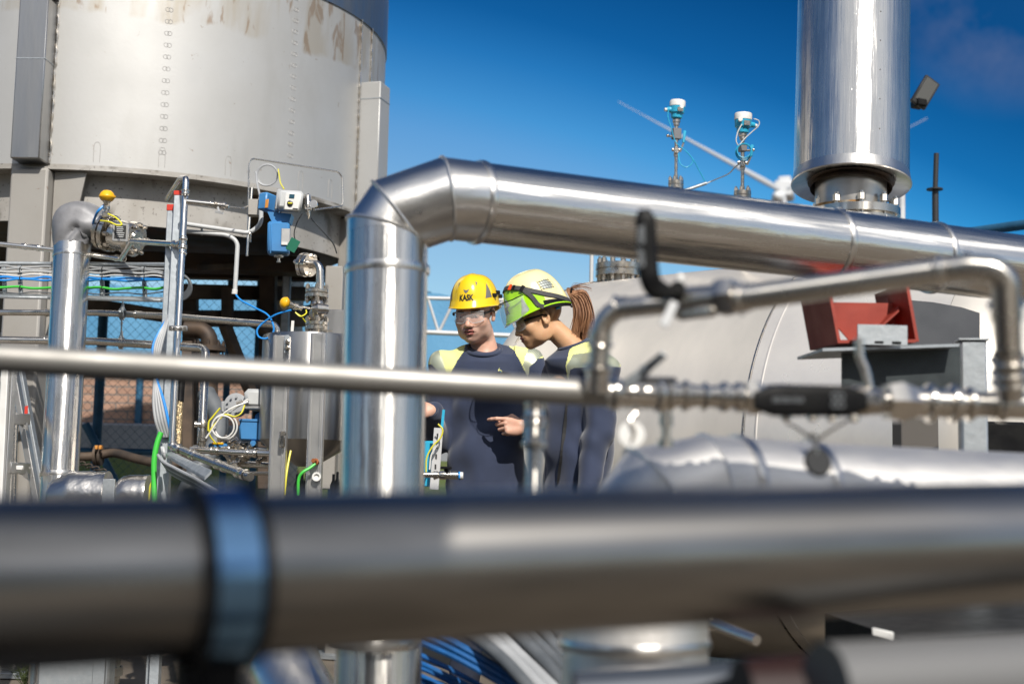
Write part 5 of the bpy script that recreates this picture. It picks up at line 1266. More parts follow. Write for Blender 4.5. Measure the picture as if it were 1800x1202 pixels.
for k, (r_, dx) in enumerate(((19, 0), (22, 3), (20.5, 5))): g.torus(P(392 + dx, 750, YL - .1 + k * .01), (.1 * k, 1, .05), S(r_, YL), .0038, 40, 8)
tag(g.build('cable_coil', m['white']), 'white cable coil tied in loops left of the light blue actuator', 'cable coil')
cable([(430, 712, YL - .08), (424, 726, YL - .1), (412, 732, YL - .1), (396, 729, YL - .1), (378, 745, YL - .1), (368, 762, YL - .1), (380, 780, YL - .08)], .0035, 'cyel', 'yellow-green wire following the white cable coil')
cable([(387, 717, YL - .1), (381, 724, YL - .1), (372, 735, YL - .1), (367, 742, YL - .1), (366, 757, YL - .1)], .004, 'cyel', 'yellow wire hanging to the left of the white coil')
cable([(436, 706, YL - .08), (410, 716, YL - .1), (392, 728, YL - .1), (376, 750, YL - .1), (362, 770, YL - .1)], .0042, 'white', 'white cable slanting from the silver lid box down to the coil')
t = tag(MB().box(P(384, 785, YL), .08, .06, .028, (1, .1, 0), bev=.006).build('limit_box', m['blue']), 'small blue box under the white cable coil', 'box')
tag(MB().box(P(383, 779.5, YL - .02), .05, .03, .010, (1, .1, 0), bev=.003).build('yellow_cap', m['yel']), 'flat yellow cap on the small blue box', 'cap')
g = MB()
for k in range(26):
    q = P(random.uniform(395, 475), random.uniform(768, 830), YL + random.uniform(-.05, .15))
    g.lathe(q, (random.uniform(-1, 1), random.uniform(-1, 0), random.uniform(-.6, .6)), [(0, .007), (0, .014), (.012, .014), (.012, .009), (.035, .009), (.035, .013), (.045, .013)], 10)
tag(g.build('small_fittings', m['cast']), 'cluster of small steel fittings and unions under the light blue actuator', 'fittings', None, 'stuff')
run([(335, 790, 6.05), (420, 795, 6.0), (480, 797, 5.95)], .0135, 0, 'bright level pipe below the light blue actuator', 'pol', [((370, 792, 6.03), (385, 793, 6.02)), ((432, 796, 5.98), (452, 797, 5.97))])
run([(300, 782, 5.8), (330, 795, 5.75), (372, 812, 5.6), (440, 838, 5.3)], .016, 0, 'grey pipe slanting down to the right below the post', 'tube', [((302, 783, 5.8), (318, 790, 5.77)), ((335, 797, 5.74), (345, 801, 5.7)), ((378, 814, 5.58), (398, 822, 5.5)), ((415, 829, 5.42), (432, 835, 5.33))])
run([(340, 786, 6.2), (470, 790, 6.15)], .010, 0, 'thin level pipe just above the bright one under the actuator', 'tube', [((345, 786.5, 6.2), (362, 787, 6.2)), ((395, 788, 6.18), (430, 789, 6.17))])
run([(405, 814, 6.3), (480, 818, 6.25)], .014, 0, 'lowest level pipe behind the slanting one, left of the cabinet', 'pol')
run([(430, 832, 6.3), (480, 832, 6.3)], .009, 0, 'short thin level pipe low beside the left cabinet post', 'tube')
vv = thing('drain_valve', 'small upright brass-like steel valve on the down pipe left of the coil', 'valve', P(356, 790, 6.1))
MB().lathe(P(357, 738, 6.12), (0, 0, -1), [(0, .016), (.012, .022), (.03, .022), (.034, .016), (.05, .018), (.07, .018), (.074, .022), (.09, .022), (.094, .014), (.13, .012)], 12).build('body', m['cast'], vv)
MB().lathe(P(352, 746, 6.1), (-1, -.2, 0), [(0, .009), (.012, .009), (.014, .014), (.024, .014)], 10).build('cap', m['brite'], vv)
# braided hose
bh = thing('braided_hose', 'gold coloured braided hose hanging right of the galvanised post', 'hose', P(314, 800, 5.95))
MB().sweep([P(316, 703, 5.98), P(314, 750, 5.97), P(312, 792, 5.95)], .0145, 16).build('braid', m['brass'], bh)
MB().cyl(P(319, 660, 6.0), P(316, 706, 5.98), .017, n=16).build('sleeve', m['black'], bh)
MB().lathe(P(312, 790, 5.95), (0, 0, -1), [(0, .016), (.01, .018), (.03, .018), (.032, .012)], 8).build('ferrule', m['brite'], bh)
# cable tray corner lower left with dark cables
tr = thing('cable_tray', 'grey steel cable tray slanting down to the right below the post', 'cable tray', P(320, 830, 5.6))
MB().prism([P(290, 797, 5.8), P(300, 793, 5.8), P(372, 826, 5.2), P(360, 838, 5.2)], (0, 0, -.012)).build('tray_bed', m['galv'], tr)
for k in range(7):
    cable([(278 + k, 800 + k * 1.5, 5.75), (288 + k * 2, 812 + k * 3, 5.65), (310 + k * 2, 824 + k * 3.2, 5.5), (345 + k * 2, 842 + k * 3, 5.2), (380, 862 + k * 3, 5.0)], .0068, 'dgrey' if k % 3 else 'cgrey',
          ORD[k] + (' cable from the top under the slanting tray, dark' if k % 3 else ' cable from the top under the slanting tray, paler'), 'cables strapped under the slanting tray')
g = MB()
for k in range(4): g.torus(P(285 + k, 793 + k, 5.75), (1, .3, .2), S(7 + k, 5.7), .005, 20, 8)
tag(g.build('cable_coil', m['lgrey']), 'small pale cable loop at the start of the slanting tray', 'cable coil')
# clad horizontal pieces bottom left with a galvanised post
t = thing('insulated_vessel', 'dented aluminium clad humps low at the left, just above the foreground pipe', 'vessel', P(170, 870, 6.1)); t.location.z = 0
for (x0, x1, y, Y, r) in ((88, 190, 872, 6.0, .105), (200, 262, 874, 6.3, .10)):
    a, b = P(x0, y, Y), P(x1, y, Y); g = MB(); N = 14; pts = [a.lerp(b, k / N) for k in range(N + 1)]
    rad = [r * (min(1, .55 + .45 * math.sin(min(1, (k / N) * 2.2) * math.pi / 2)) + random.uniform(-.02, .02)) for k in range(N + 1)]
    g.sweep(pts, rad, 40).build('cladding', M('dented_aluminium', (.62, .60, .58), .3, 1., (.5, .48, .46), 4, 5, None, False, .9, .08, bscale=6, bdist=.02), t, angle=80)
q = P(192, 850, 5.9); MB().box((q.x, q.y, q.z / 2 + .02), .05, .02, q.z, bev=.002).build('strap_post', m['galv'], t)
MB().box((P(150, 900, 6.1).x, 6.1, .3), .3, .1, .6, bev=.01).build('stand', m['galv'], t)
# brown hose with couplings behind
hs_ = thing('brown_hose', 'dark brown hose with a double coupling, low in front of the fence', 'hose', P(200, 800, 8.2))
MB().sweep(smooth_path([P(120, 802, 8.2), P(160, 802, 8.2), P(200, 796, 8.2), (P(240, 806, 8.1)), P(285, 815, 8.0), P(330, 815, 8.0)]), .026, 14).build('tube', m['rust'], hs_)
for x in (169, 177): MB().lathe(P(x, 800, 8.2), (1, 0, 0), [(-.008, .03), (-.008, .058), (.008, .058), (.008, .03)], 16).build('coupling', m['rust'], hs_)
for x in (170, 177): MB().box(P(x, 786, 8.13), .014, .03, .022, bev=.002).build('orange_band', m['orange'], hs_)
g = MB()
for k in range(9):
    c = P(137 + k * 6.2, 812 + k * 2.2, 8.0); ax = (0, 1, .2) if k % 2 else (.2, .3, 1)
    pts = [c + V(.020 * math.cos(a), .004, .011 * math.sin(a)) if k % 2 else c + V(.020 * math.cos(a), .011 * math.sin(a), 0) for a in np.linspace(0, 2 * math.pi, 17)]
    g.sweep(pts, .0035, 6, False)
tag(g.build('chain', m['darksteel']), 'short dark link chain low beside the left clad pipe', 'chain')
# ladder at the far left edge
ld_ = thing('step_ladder', 'folding aluminium step ladder at the left edge, brand letters up its side rail', 'ladder', P(40, 860, 6.2)); ld_.location.z = 0
def rail(x0, y0, x1, y1, Y, w, dep, mat='alu', face=(0, -1, 0), nm='side_rail'):
    a, b = P(x1, y1, Y), P(x0, y0, Y); d_ = b - a; a = a - d_ * (a.z / d_.z)
    MB().beam(a, b, w, dep, face, bev=.003).build(nm, m[mat], ld_); return a, b
rail(10, 648, 0, 860, 6.15, .030, .03, 'white'); ra_, rb_ = rail(21, 648, 8, 860, 6.2, .030, .06)
rail(22, 640, 62, 860, 6.5, .028, .05); rail(36, 640, 76, 860, 6.6, .016, .05, 'galv')
for y in (736, 822): MB().beam(P(16, y, 6.2), P(50, y + 1, 6.45), .02, .05, (0, 0, 1), bev=.003).build('step', m['alu'], ld_)
for y in (736, 822): MB().prism([P(26, y + 5, 6.35), P(48, y + 6, 6.4), P(50, y + 22, 6.4)], (0, .004, 0)).build('brace_plate', m['alu'], ld_)
for x, y in ((37, 737), (40, 749), (53, 822), (56, 837)): MB().lathe(P(x, y, 6.38), (0, -1, 0), [(0, .006), (.006, .005)], 10).build('rivet', m['alu'], ld_)
MB().box(P(35, 822, 6.2), .03, .02, .02, bev=.003).build('latch', m['white'], ld_)
du = (rb_ - ra_).normalized(); lc2 = P(14, 712, 6.2) + V(0, -.032, 0)
text_on('EURO', .044, lc2 - du * .042, du, (-1, 0, 0), m['letterblack'], ld_, sx=.8, bold=.0004)
text_on('ICON', .044, lc2 + du * .058, du, (-1, 0, 0), m['letterblack'], ld_, sx=.8, bold=.0004)
MB().box(lc2 + du * .008 + V(0, -.001, 0), .004, .001, .024, du, (0, 1, 0), V(-1, 0, .25)).build('red_stroke', m['redtape'], ld_)
MB().box(P(46, 722, 6.47), .015, .002, .045, (1, 0, .3)).build('warning_sticker', m['redtape'], ld_)
MB().sweep([P(22, 640, 7.2), P(22, 870, 7.2)], .03, 12)
tag(MB().cyl(P(25, 640, 7.3), P(17, 900, 7.3), .035, n=20).build('steel_pipe', m['tube']), 'upright steel pipe behind the step ladder at the left edge', 'pipe')
# slotted bracket, small valve between the big pipe and the man
sb_ = thing('slotted_rail', 'short white slotted rail with blue cables at the left side of the man', 'rail', P(766, 850, 5.35))
MB().beam(P(763, 860, 5.35), P(771, 752, 5.35), .034, .006, (0, -1, 0), bev=.001).build('rail', m['wtube'], sb_)
g = MB()
for k in range(5):
    c = P(764.4 + k * 1.2, 838 - k * 18, 5.35) + V(0, -.004, 0); g.box(c, .006, .002, .018)
g.build('slot', m['signdark'], sb_)
MB().beam(P(756, 855, 5.42), P(757, 775, 5.42), .06, .02, (0, -1, 0), bev=.003).build('blue_panel', m['cyan'], sb_)
MB().beam(P(780, 720, 5.38), P(775, 770, 5.38), .010, .004, (0, -1, 0)).build('blue_strip', m['cyan'], sb_)
cable([(770, 745, 5.3), (778, 755, 5.3), (774, 770, 5.3), (760, 785, 5.3), (750, 805, 5.3), (749, 830, 5.3)], .003, 'cyel', 'thin yellow wire over the white slotted rail beside the man')
cable([(773, 760, 5.31), (768, 782, 5.31), (758, 800, 5.31), (755, 825, 5.31)], .003, 'white', 'thin white wire over the slotted rail beside the man')
dv_ = thing('ball_valve', 'small steel ball valve with black handle and blue ring in front of the man', 'valve', P(790, 835, 5.2))
x_ = V(1, .05, -.0)
MB().lathe(P(742, 834, 5.2), x_, [(0, .010), (.04, .010), (.042, .015), (.056, .015), (.058, .011), (.066, .017), (.085, .017), (.088, .013), (.10, .013)], 14).lathe(P(790, 835, 5.2), x_, [(0, .012), (.002, .015), (.03, .015), (.032, .012), (.042, .012)], 14).build('body', m['brite'], dv_)
MB().lathe(P(806, 836, 5.2), x_, [(0, .0155), (.006, .0155)], 20).build('blue_ring', m['cblue'], dv_)
MB().lathe(P(808.5, 836, 5.2), x_, [(0, .014), (.010, .014), (.012, .011)], 20).build('end_cap', m['white'], dv_)
MB().box(P(784, 822, 5.18), .042, .016, .010, x_, bev=.003).lathe(P(784, 830, 5.2), (0, 0, 1), [(0, .008), (.02, .008)], 10).build('handle', m['black'], dv_)
# cable bundles bottom centre
labs = {'cblue': 'bright blue cables running down to the right at the bottom centre', 'dgrey': 'dark grey hoses in the bundle at the bottom centre', 'lgrey': 'pale grey tube among the dark hoses at the bottom centre'}
for k in range(5):
    cable([(700, 1135 + k * 12, 3.9), (760, 1160 + k * 11 + k % 2 * 3, 3.85 - k % 2 * .04), (830, 1196 + k * 12, 3.8), (930, 1252 + k * 13, 3.75)], .0068, 'cnavy', ORD[k] + ' thin blue cable counted from the top, beside the riser foot at the bottom edge', 'blue cables in the bundle')
for k in range(3):
    cable([(730, 1100 + k * 12, 3.7), (800, 1130 + k * 12, 3.65), (880, 1175 + k * 12, 3.6), (960, 1225 + k * 12, 3.5)], .009, 'cnavy', ORD[k] + ' thicker darker blue cable counted from the top, beside the pale tubes at the bottom', 'blue cables in the bundle')
for k in range(9):
    cable([(720 + k * 27, 1040 + (k % 3) * 6, 3.9), (800 + k * 27, 1098 - (k % 2) * 6, 3.7), (875 + k * 24, 1150 + (k % 3) * 5, 3.55), (950 + k * 22, 1230, 3.4)], .0155, 'cgrey' if k in (1, 2) else 'dgrey', ORD[k] + (' hose from the left in the bottom bundle, a pale grey one' if k in (1, 2) else ' hose from the left in the bottom bundle, a dark grey one'), 'hoses in the bundle', 'hose', 14, 'hose')
# lower left: pipe stub with collar, clad bend
lq = P(165, 1150, 6.9)
t = thing('steel_pipe', 'wide steel pipe with a collar at the bottom edge below the foreground pipe, left', 'pipe', (lq.x, lq.y, 0))
MB().cyl((lq.x, lq.y, 0), (lq.x, lq.y, .55), .125, n=40).build('tube', m['lag'], t); MB().lathe(P(165, 1178, 6.9), (0, 0, 1), [(-.02, .125), (-.02, .135), (.02, .135), (.02, .125)], 40, 0, True).build('collar', m['lag2'], t)
t = thing('insulated_pipe', 'aluminium clad pipe slanting into the bottom edge left of the big pipe', 'pipe', P(520, 1170, 3.7))
mitre([P(420, 1110, 4.3), P(500, 1180, 3.9), P(560, 1290, 3.6)], .10, t, m['lag2'], 40, .005)
# clad drum behind the lagged bend, dark cabinet under the vessel
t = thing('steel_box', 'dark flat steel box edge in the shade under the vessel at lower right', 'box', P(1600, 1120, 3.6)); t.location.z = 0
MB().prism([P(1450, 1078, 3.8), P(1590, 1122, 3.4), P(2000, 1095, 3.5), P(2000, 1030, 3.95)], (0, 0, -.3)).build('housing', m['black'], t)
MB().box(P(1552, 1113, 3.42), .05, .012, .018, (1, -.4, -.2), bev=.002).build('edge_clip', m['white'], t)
run([(1225, 1085, 3.4), (1330, 1125, 3.2)], .012, 0, 'short bright pipe end low behind the lagged bend at bottom right', 'pol', [((1240, 1091, 3.37), (1256, 1097, 3.34))])
# weeds at the lower left corner
def weed(c, label, n=26, h=.16):
    g = MB()
    for k in range(n):
        a = random.uniform(0, 6.28); L = random.uniform(.4, 1) * h; w = L * .12; d1 = V(math.cos(a), math.sin(a), 0) * random.uniform(.3, 1)
        for j in range(4):
            b = c + d1 * (L * .3 * j) + V(0, 0, L * (.3 + .22 * j)); s_ = V(-math.sin(a), math.cos(a), random.uniform(-.3, .3)) * w
            g.add([b - s_, b + d1 * L * .15 + V(0, 0, L * .04), b + s_, b + d1 * L * .2 + V(0, 0, .12 * L)], [(0, 1, 2, 3)])
        g.sweep([c, c + d1 * L * .5 + V(0, 0, L * .5), c + d1 * L * .9 + V(0, 0, L)], .0012, 4, False)
    return tag(g.build('weed', m['grass'], origin=c), label, 'weed')
wq = P(45, 1190, 6.8); weed(V(wq.x, wq.y, .02), 'small green weed between paving slabs in the bottom left corner'); weed(V(wq.x + .14, wq.y + .25, .02), 'smaller weed a little behind the corner one, on the paving', 18, .11)
# ================================================================ PEOPLE
def smin(a, b, k): h = np.clip(.5 + .5 * (b - a) / k, 0, 1); return b + (a - b) * h - k * h * (1 - h)
def smax(a, b, k): return -smin(-a, -b, k)
class Fld:
    """signed distance field on a rectilinear grid; every primitive only touches its own block"""
    def __init__(s, xs, ys, zs):
        s.ax = [np.asarray(a, np.float32) for a in (xs, ys, zs)]; s.d = np.full([len(a) for a in s.ax], .5, np.float32)
    def block(s, lo, hi):
        sl = tuple(slice(max(0, np.searchsorted(a, l) - 1), np.searchsorted(a, h) + 1) for a, l, h in zip(s.ax, lo, hi))
        g = np.meshgrid(*[a[q] for a, q in zip(s.ax, sl)], indexing='ij'); return sl, g
    def put(s, lo, hi, fn, k=.02, op='u'):
        lo = np.array(lo) - k * 2 - .03; hi = np.array(hi) + k * 2 + .03
        sl, g = s.block(lo, hi)
        if min(g[0].shape) == 0: return s
        d = fn(*g); cur = s.d[sl]
        s.d[sl] = smin(cur, d, k) if op == 'u' else smax(cur, -d, k); return s
    def ell(s, c, r, k=.02, M3=None, op='u'):
        c = np.array(c, float); r = np.array(r, float); rm = float(max(r)); Mi = np.eye(3) if M3 is None else np.array(M3).T
        def fn(x, y, z):
            p = [x - c[0], y - c[1], z - c[2]]; q = [Mi[i][0] * p[0] + Mi[i][1] * p[1] + Mi[i][2] * p[2] for i in range(3)]
            k0 = np.sqrt((q[0] / r[0]) ** 2 + (q[1] / r[1]) ** 2 + (q[2] / r[2]) ** 2)
            k1 = np.sqrt((q[0] / r[0] ** 2) ** 2 + (q[1] / r[1] ** 2) ** 2 + (q[2] / r[2] ** 2) ** 2) + 1e-6
            return k0 * (k0 - 1) / k1
        return s.put(c - rm, c + rm, fn, k, op)
    def cap(s, a, b, ra, rb, k=.02, op='u', flat=None):
        a = np.array(a, float); b = np.array(b, float); ab = b - a; L2 = float(ab @ ab) + 1e-9; rm = max(ra, rb)
        def fn(x, y, z):
            px, py, pz = x - a[0], y - a[1], z - a[2]
            h = np.clip((px * ab[0] + py * ab[1] + pz * ab[2]) / L2, 0, 1)
            return np.sqrt((px - ab[0] * h) ** 2 + (py - ab[1] * h) ** 2 + (pz - ab[2] * h) ** 2) - (ra + (rb - ra) * h)
        return s.put(np.minimum(a, b) - rm, np.maximum(a, b) + rm, fn, k, op)
    def mesh(s):
        """naive surface nets"""
        d = s.d; ins = d < 0; nx, ny, nz = d.shape
        c = np.zeros((nx - 1, ny - 1, nz - 1), np.int8)
        for i in (0, 1):
            for j in (0, 1):
                for k in (0, 1): c += ins[i:nx - 1 + i, j:ny - 1 + j, k:nz - 1 + k]
        cells = np.argwhere((c > 0) & (c < 8)); idx = -np.ones(c.shape, np.int64); idx[tuple(cells.T)] = np.arange(len(cells))
        acc = np.zeros((len(cells), 3)); cnt = np.zeros(len(cells))
        corners = [(i, j, k) for i in (0, 1) for j in (0, 1) for k in (0, 1)]
        val = {q: d[cells[:, 0] + q[0], cells[:, 1] + q[1], cells[:, 2] + q[2]] for q in corners}
        for q in corners:
            for ax in range(3):
                if q[ax] == 0:
                    q2 = list(q); q2[ax] = 1; q2 = tuple(q2); v0, v1 = val[q], val[q2]; mk = (v0 < 0) != (v1 < 0)
                    t = np.where(mk, v0 / np.where(mk, v0 - v1, 1), 0); p = np.tile(np.array(q, float), (len(cells), 1)); p[:, ax] = t
                    acc[mk] += p[mk]; cnt[mk] += 1
        loc = acc / cnt[:, None]; V_ = np.empty((len(cells), 3))
        for ax in range(3):
            a = s.ax[ax]; i0 = cells[:, ax]; V_[:, ax] = a[i0] + (a[i0 + 1] - a[i0]) * loc[:, ax]
        F = []
        for ax in range(3):
            sl0 = [slice(None)] * 3; sl1 = [slice(None)] * 3; sl0[ax] = slice(0, -1); sl1[ax] = slice(1, None)
            a_, b_ = ins[tuple(sl0)], ins[tuple(sl1)]; ed = np.argwhere(a_ != b_)
            o1, o2 = (ax + 1) % 3, (ax + 2) % 3
            ed = ed[(ed[:, o1] > 0) & (ed[:, o2] > 0) & (ed[:, o1] < d.shape[o1] - 1) & (ed[:, o2] < d.shape[o2] - 1)]
            def cell(e, u, v): q = e.copy(); q[:, o1] -= u; q[:, o2] -= v; return idx[tuple(q.T)]
            f = np.stack([cell(ed, 1, 1), cell(ed, 0, 1), cell(ed, 0, 0), cell(ed, 1, 0)], 1)
            fl = ins[tuple(ed.T)]; f[~fl] = f[~fl][:, ::-1]; F.append(f)
        F = np.concatenate(F); return V_, F[(F >= 0).all(1)]
def fld_obj(fld, name, mats, parent, matfn=None, org=None):
    V_, F = fld.mesh(); me = bpy.data.meshes.new(name); o0 = np.array(org)
    me.from_pydata((V_ - o0).tolist(), [], F.tolist())
    for q in (mats if isinstance(mats, list) else [mats]): me.materials.append(q)
    if matfn is not None:
        cen = V_[F].mean(1); me.polygons.foreach_set('material_index', matfn(cen).astype(np.int32))
    me.polygons.foreach_set('use_smooth', [True] * len(F)); me.update()
    o = bpy.data.objects.new(name, me); COL.objects.link(o); o.parent = parent; return o
def axis_grid(segs):
    out = []
    for a, b, st in segs: out += list(np.arange(a, b - st * .3, st))
    out.append(segs[-1][1]); return out
def rotm(yaw, pitch, roll):
    """head frame: local -y is the face, x the person's left as seen from the front-right. yaw turns about z, pitch nods down"""
    return Matrix.Rotation(R(yaw), 3, 'Z') @ Matrix.Rotation(R(pitch), 3, 'X') @ Matrix.Rotation(R(roll), 3, 'Y')
def skin_mat(name, c, c2, sss=.12):
    mm = M(name, c, .48, 0, c2, 30, 4, None, False, .25, .08, lo=.35, hi=.7, spec=.4, bscale=220, bdist=.0008)
    b = mm.node_tree.nodes['Principled BSDF']; b.inputs['Subsurface Weight'].default_value = sss; b.inputs['Subsurface Radius'].default_value = (1, .35, .2)
    b.inputs['Subsurface Scale'].default_value = .006; return mm
m['skin_a'] = skin_mat('fair_skin', (.70, .42, .31), (.64, .35, .25)); m['skin_b'] = skin_mat('tanned_skin', (.66, .39, .22), (.60, .33, .18))
m['lip'] = M('lip', (.38, .13, .11), .4); m['eye'] = M('eye_white', (.32, .29, .27), .2); m['iris'] = M('iris', (.03, .02, .015), .15)
m['brow'] = M('eyebrow', (.10, .055, .03), .7); m['mouthdark'] = M('mouth_inside', (.05, .012, .01), .6); m['stubble'] = skin_mat('shaved_skin', (.57, .36, .28), (.50, .30, .23), .08)
m['navy'] = M('navy_sweatshirt', (.022, .032, .068), .85, 0, (.030, .042, .085), 9, 6, None, False, .5, .05, bscale=240, sheen=.3, bdist=.001)
m['hivis'] = M('hi_vis_panel', (.86, .86, .33), .75, 0, (.80, .81, .28), 10, 4, None, False, .4, bscale=200, bdist=.001)
m['navy2'] = M('navy_trousers', (.018, .024, .045), .85, 0, (.025, .032, .055), 9, 6, None, False, .4)
m['boot'] = M('black_boot', (.02, .018, .016), .5)
def reflective():
    mm = M('reflective_band', (.55, .56, .50), .35, .5); t = mm.node_tree; N = t.nodes; Lk = t.links.new
    tcn = N.new('ShaderNodeTexCoord'); mp = N.new('ShaderNodeMapping'); mp.inputs['Rotation'].default_value = (0, R(40), R(35)); Lk(tcn.outputs['Object'], mp.inputs['Vector'])
    w = N.new('ShaderNodeTexWave'); w.inputs['Scale'].default_value = 55; w.bands_direction = 'Z'; Lk(mp.outputs[0], w.inputs['Vector'])
    r_ = N.new('ShaderNodeValToRGB'); r_.color_ramp.elements[0].position = .35; r_.color_ramp.elements[1].position = .55
    r_.color_ramp.elements[0].color = (.30, .33, .16, 1); r_.color_ramp.elements[1].color = (.66, .68, .58, 1)
    Lk(w.outputs['Fac'], r_.inputs['Fac']); Lk(r_.outputs[0], N['Principled BSDF'].inputs['Base Color']); return mm
m['refl'] = reflective()
def T3(Rm, c):
    """returns fn mapping head-local points to world"""
    return lambda p: np.array(c) + np.array(Rm @ Vector(p))
def head_sdf(F, Rm, c, sc=1.0, female=False, mouth_open=.0):
    w = T3(Rm, c); A = np.array(Rm); s_ = sc
    def E(p, r, k=.02, op='u'): F.ell(w(Vector(p) * s_), np.array(r) * s_, k * s_, A, op)
    def C(a, b, ra, rb, k=.01, op='u'): F.cap(w(Vector(a) * s_), w(Vector(b) * s_), ra * s_, rb * s_, k * s_, op)
    jw = .050 if female else .057
    E((0, .018, .035), (.076, .098, .088), .01); E((0, -.030, -.020), (.064, .066, .085), .03)
    E((0, -.040, -.068), (jw, .050, .045), .03); E((0, -.076, -.098), (.022 if not female else .016, .018, .018), .03)
    for sx in (-1, 1):
        E((sx * .044, -.062, -.028), (.022, .022, .026), .02)
        E((sx * .048, -.012, -.075), (.014, .034, .028), .03)
        C((sx * .012, -.090, .022), (sx * .044, -.074, .020), .009, .007, .012)
    C((0, -.088, .012), (0, -.108, -.030), .0085, .0115, .010); E((0, -.113, -.036), (.0115, .011, .0095), .007)
    for sx in (-1, 1): E((sx * .013, -.102, -.040), (.0085, .0105, .0075), .006)
    for sx in (-1, 1):
        E((sx * .033, -.103, .001), (.018, .014, .011), .010, 's')
        E((sx * .032, -.0795, 0), (.0145, .0145, .0135), .003)
        C((sx * .019, -.0965, .0075), (sx * .045, -.086, .0055), .003, .0028, .003)
    E((0, -.086, -.066), (.032, .016, .020), .014)
    C((-.020, -.094, -.0600), (0, -.1045, -.0590), .0040, .0052, .004); C((.020, -.094, -.0600), (0, -.1045, -.0590), .0040, .0052, .004)
    C((-.018, -.092, -.0700 - mouth_open), (0, -.1010, -.0715 - mouth_open), .0045, .0062, .004); C((.018, -.092, -.0700 - mouth_open), (0, -.1010, -.0715 - mouth_open), .0045, .0062, .004)
    C((-.024, -.094, -.0650 - mouth_open / 2), (.024, -.094, -.0650 - mouth_open / 2), .0020, .0020 , .003, 's'); C((-.016, -.105, -.0650 - mouth_open / 2), (.016, -.105, -.0650 - mouth_open / 2), .0022 + mouth_open / 2, .0022 + mouth_open / 2, .003, 's')
    C((0, -.100, -.083), (0, -.100, -.083), .006, .006, .01, 's') if not female else None
    for sx in (-1, 1):   # ears
        E((sx * .079, .012, -.010), (.007, .019, .031), .006); E((sx * .083, .008, -.006), (.006, .010, .018), .005, 's')
        C((sx * .079, .002, -.034), (sx * .079, .004, -.028), .007, .007, .005)
def head_mat(Rm, c, sc, female, base=0):
    Ri = np.array(Rm).T
    def fn(P_):
        q = ((P_ - np.array(c)) @ Ri.T) / sc; x, y, z = np.abs(q[:, 0]), q[:, 1], q[:, 2]; out = np.zeros(len(P_), int)
        near = (x < .09) & (y > -.13) & (y < .12) & (np.abs(z) < .14)
        if not female: out[near & (z < -.045) & (y < .01) & (z > -.12) & (x < .07)] = 6
        lip = near & (x < .023 - np.abs(z + .066) * .6) & (np.abs(z + .0655) < .0125) & (y < -.088); out[lip] = 1
        out[near & (np.abs(z + .065) < .0022) & (x < .022) & (y < -.085)] = 5
        ex = np.sqrt(((x - .032) / .0115) ** 2 + ((z + .0030) / .0022) ** 2) < 1; out[near & ex & (y < -.080)] = 2
        ir = np.sqrt((x - .032) ** 2 + (z + .0035) ** 2) < .0048; out[near & ir & (y < -.080)] = 3
        br = near & (y < -.07) & (x > .014) & (x < .050) & (np.abs(z - (.0175 + .003 * np.sin((x - .014) * 80))) < .0042); out[br] = 4
        return out
    return fn
def hand_sdf(F, wr, d, back, thumb, pose, s_=1.0):
    """wr wrist point, d finger direction, back = back-of-hand normal, thumb = direction the thumb side faces; pose: per finger curl in degrees"""
    d = Vector(d).normalized(); back = Vector(back); back = (back - d * back.dot(d)).normalized(); th = Vector(thumb); th = (th - d * th.dot(d) - back * th.dot(back)).normalized(); wr = Vector(wr)
    Pt = lambda a, b, c_: wr + (d * a + th * b + back * c_) * s_
    A = np.array([[d[i], th[i], back[i]] for i in range(3)])
    F.ell(Pt(.045, -.002, 0), np.array((.050, .040, .0155)) * s_, .012, A)
    F.cap(Pt(.010, -.012, 0), Pt(.078, -.027, 0), .015 * s_, .0115 * s_, .014); F.cap(Pt(.010, .010, 0), Pt(.080, .026, 0), .016 * s_, .012 * s_, .014)
    Ls = [(.043, .026, .022), (.047, .029, .023), (.043, .027, .022), (.034, .021, .019)]
    for i, (off, base) in enumerate(((.029, .084), (.010, .089), (-.010, .085), (-.028, .076))):
        p = Pt(base, off, .002); an = 0.; r_ = (.0092, .0094, .0089, .0080)[i] * s_
        for j, L in enumerate(Ls[i]):
            an += R(pose[i][j]); spread = (1.5 - i) * .03
            dv = (d * math.cos(an) - back * math.sin(an) + th * spread).normalized(); q = p + dv * L * s_
            F.cap(p, q, r_ * (1 - .05 * j), r_ * (.95 - .08 * j), .0025); p = q
    ta = pose[4]; p = Pt(.018, .022, -.006)
    for L, dv, r_ in ((.042, (d * .62 + th * .62 - back * ta[0]), .0145), (.033, (d * .9 + th * ta[1] - back * ta[0] * .8), .0108), (.025, (d * 1. + th * (ta[1] - .2) - back * ta[0] * .5), .0095)):
        dv = dv.normalized(); q = p + dv * L * s_; F.cap(p, q, r_ * s_, r_ * .9 * s_, .006); p = q
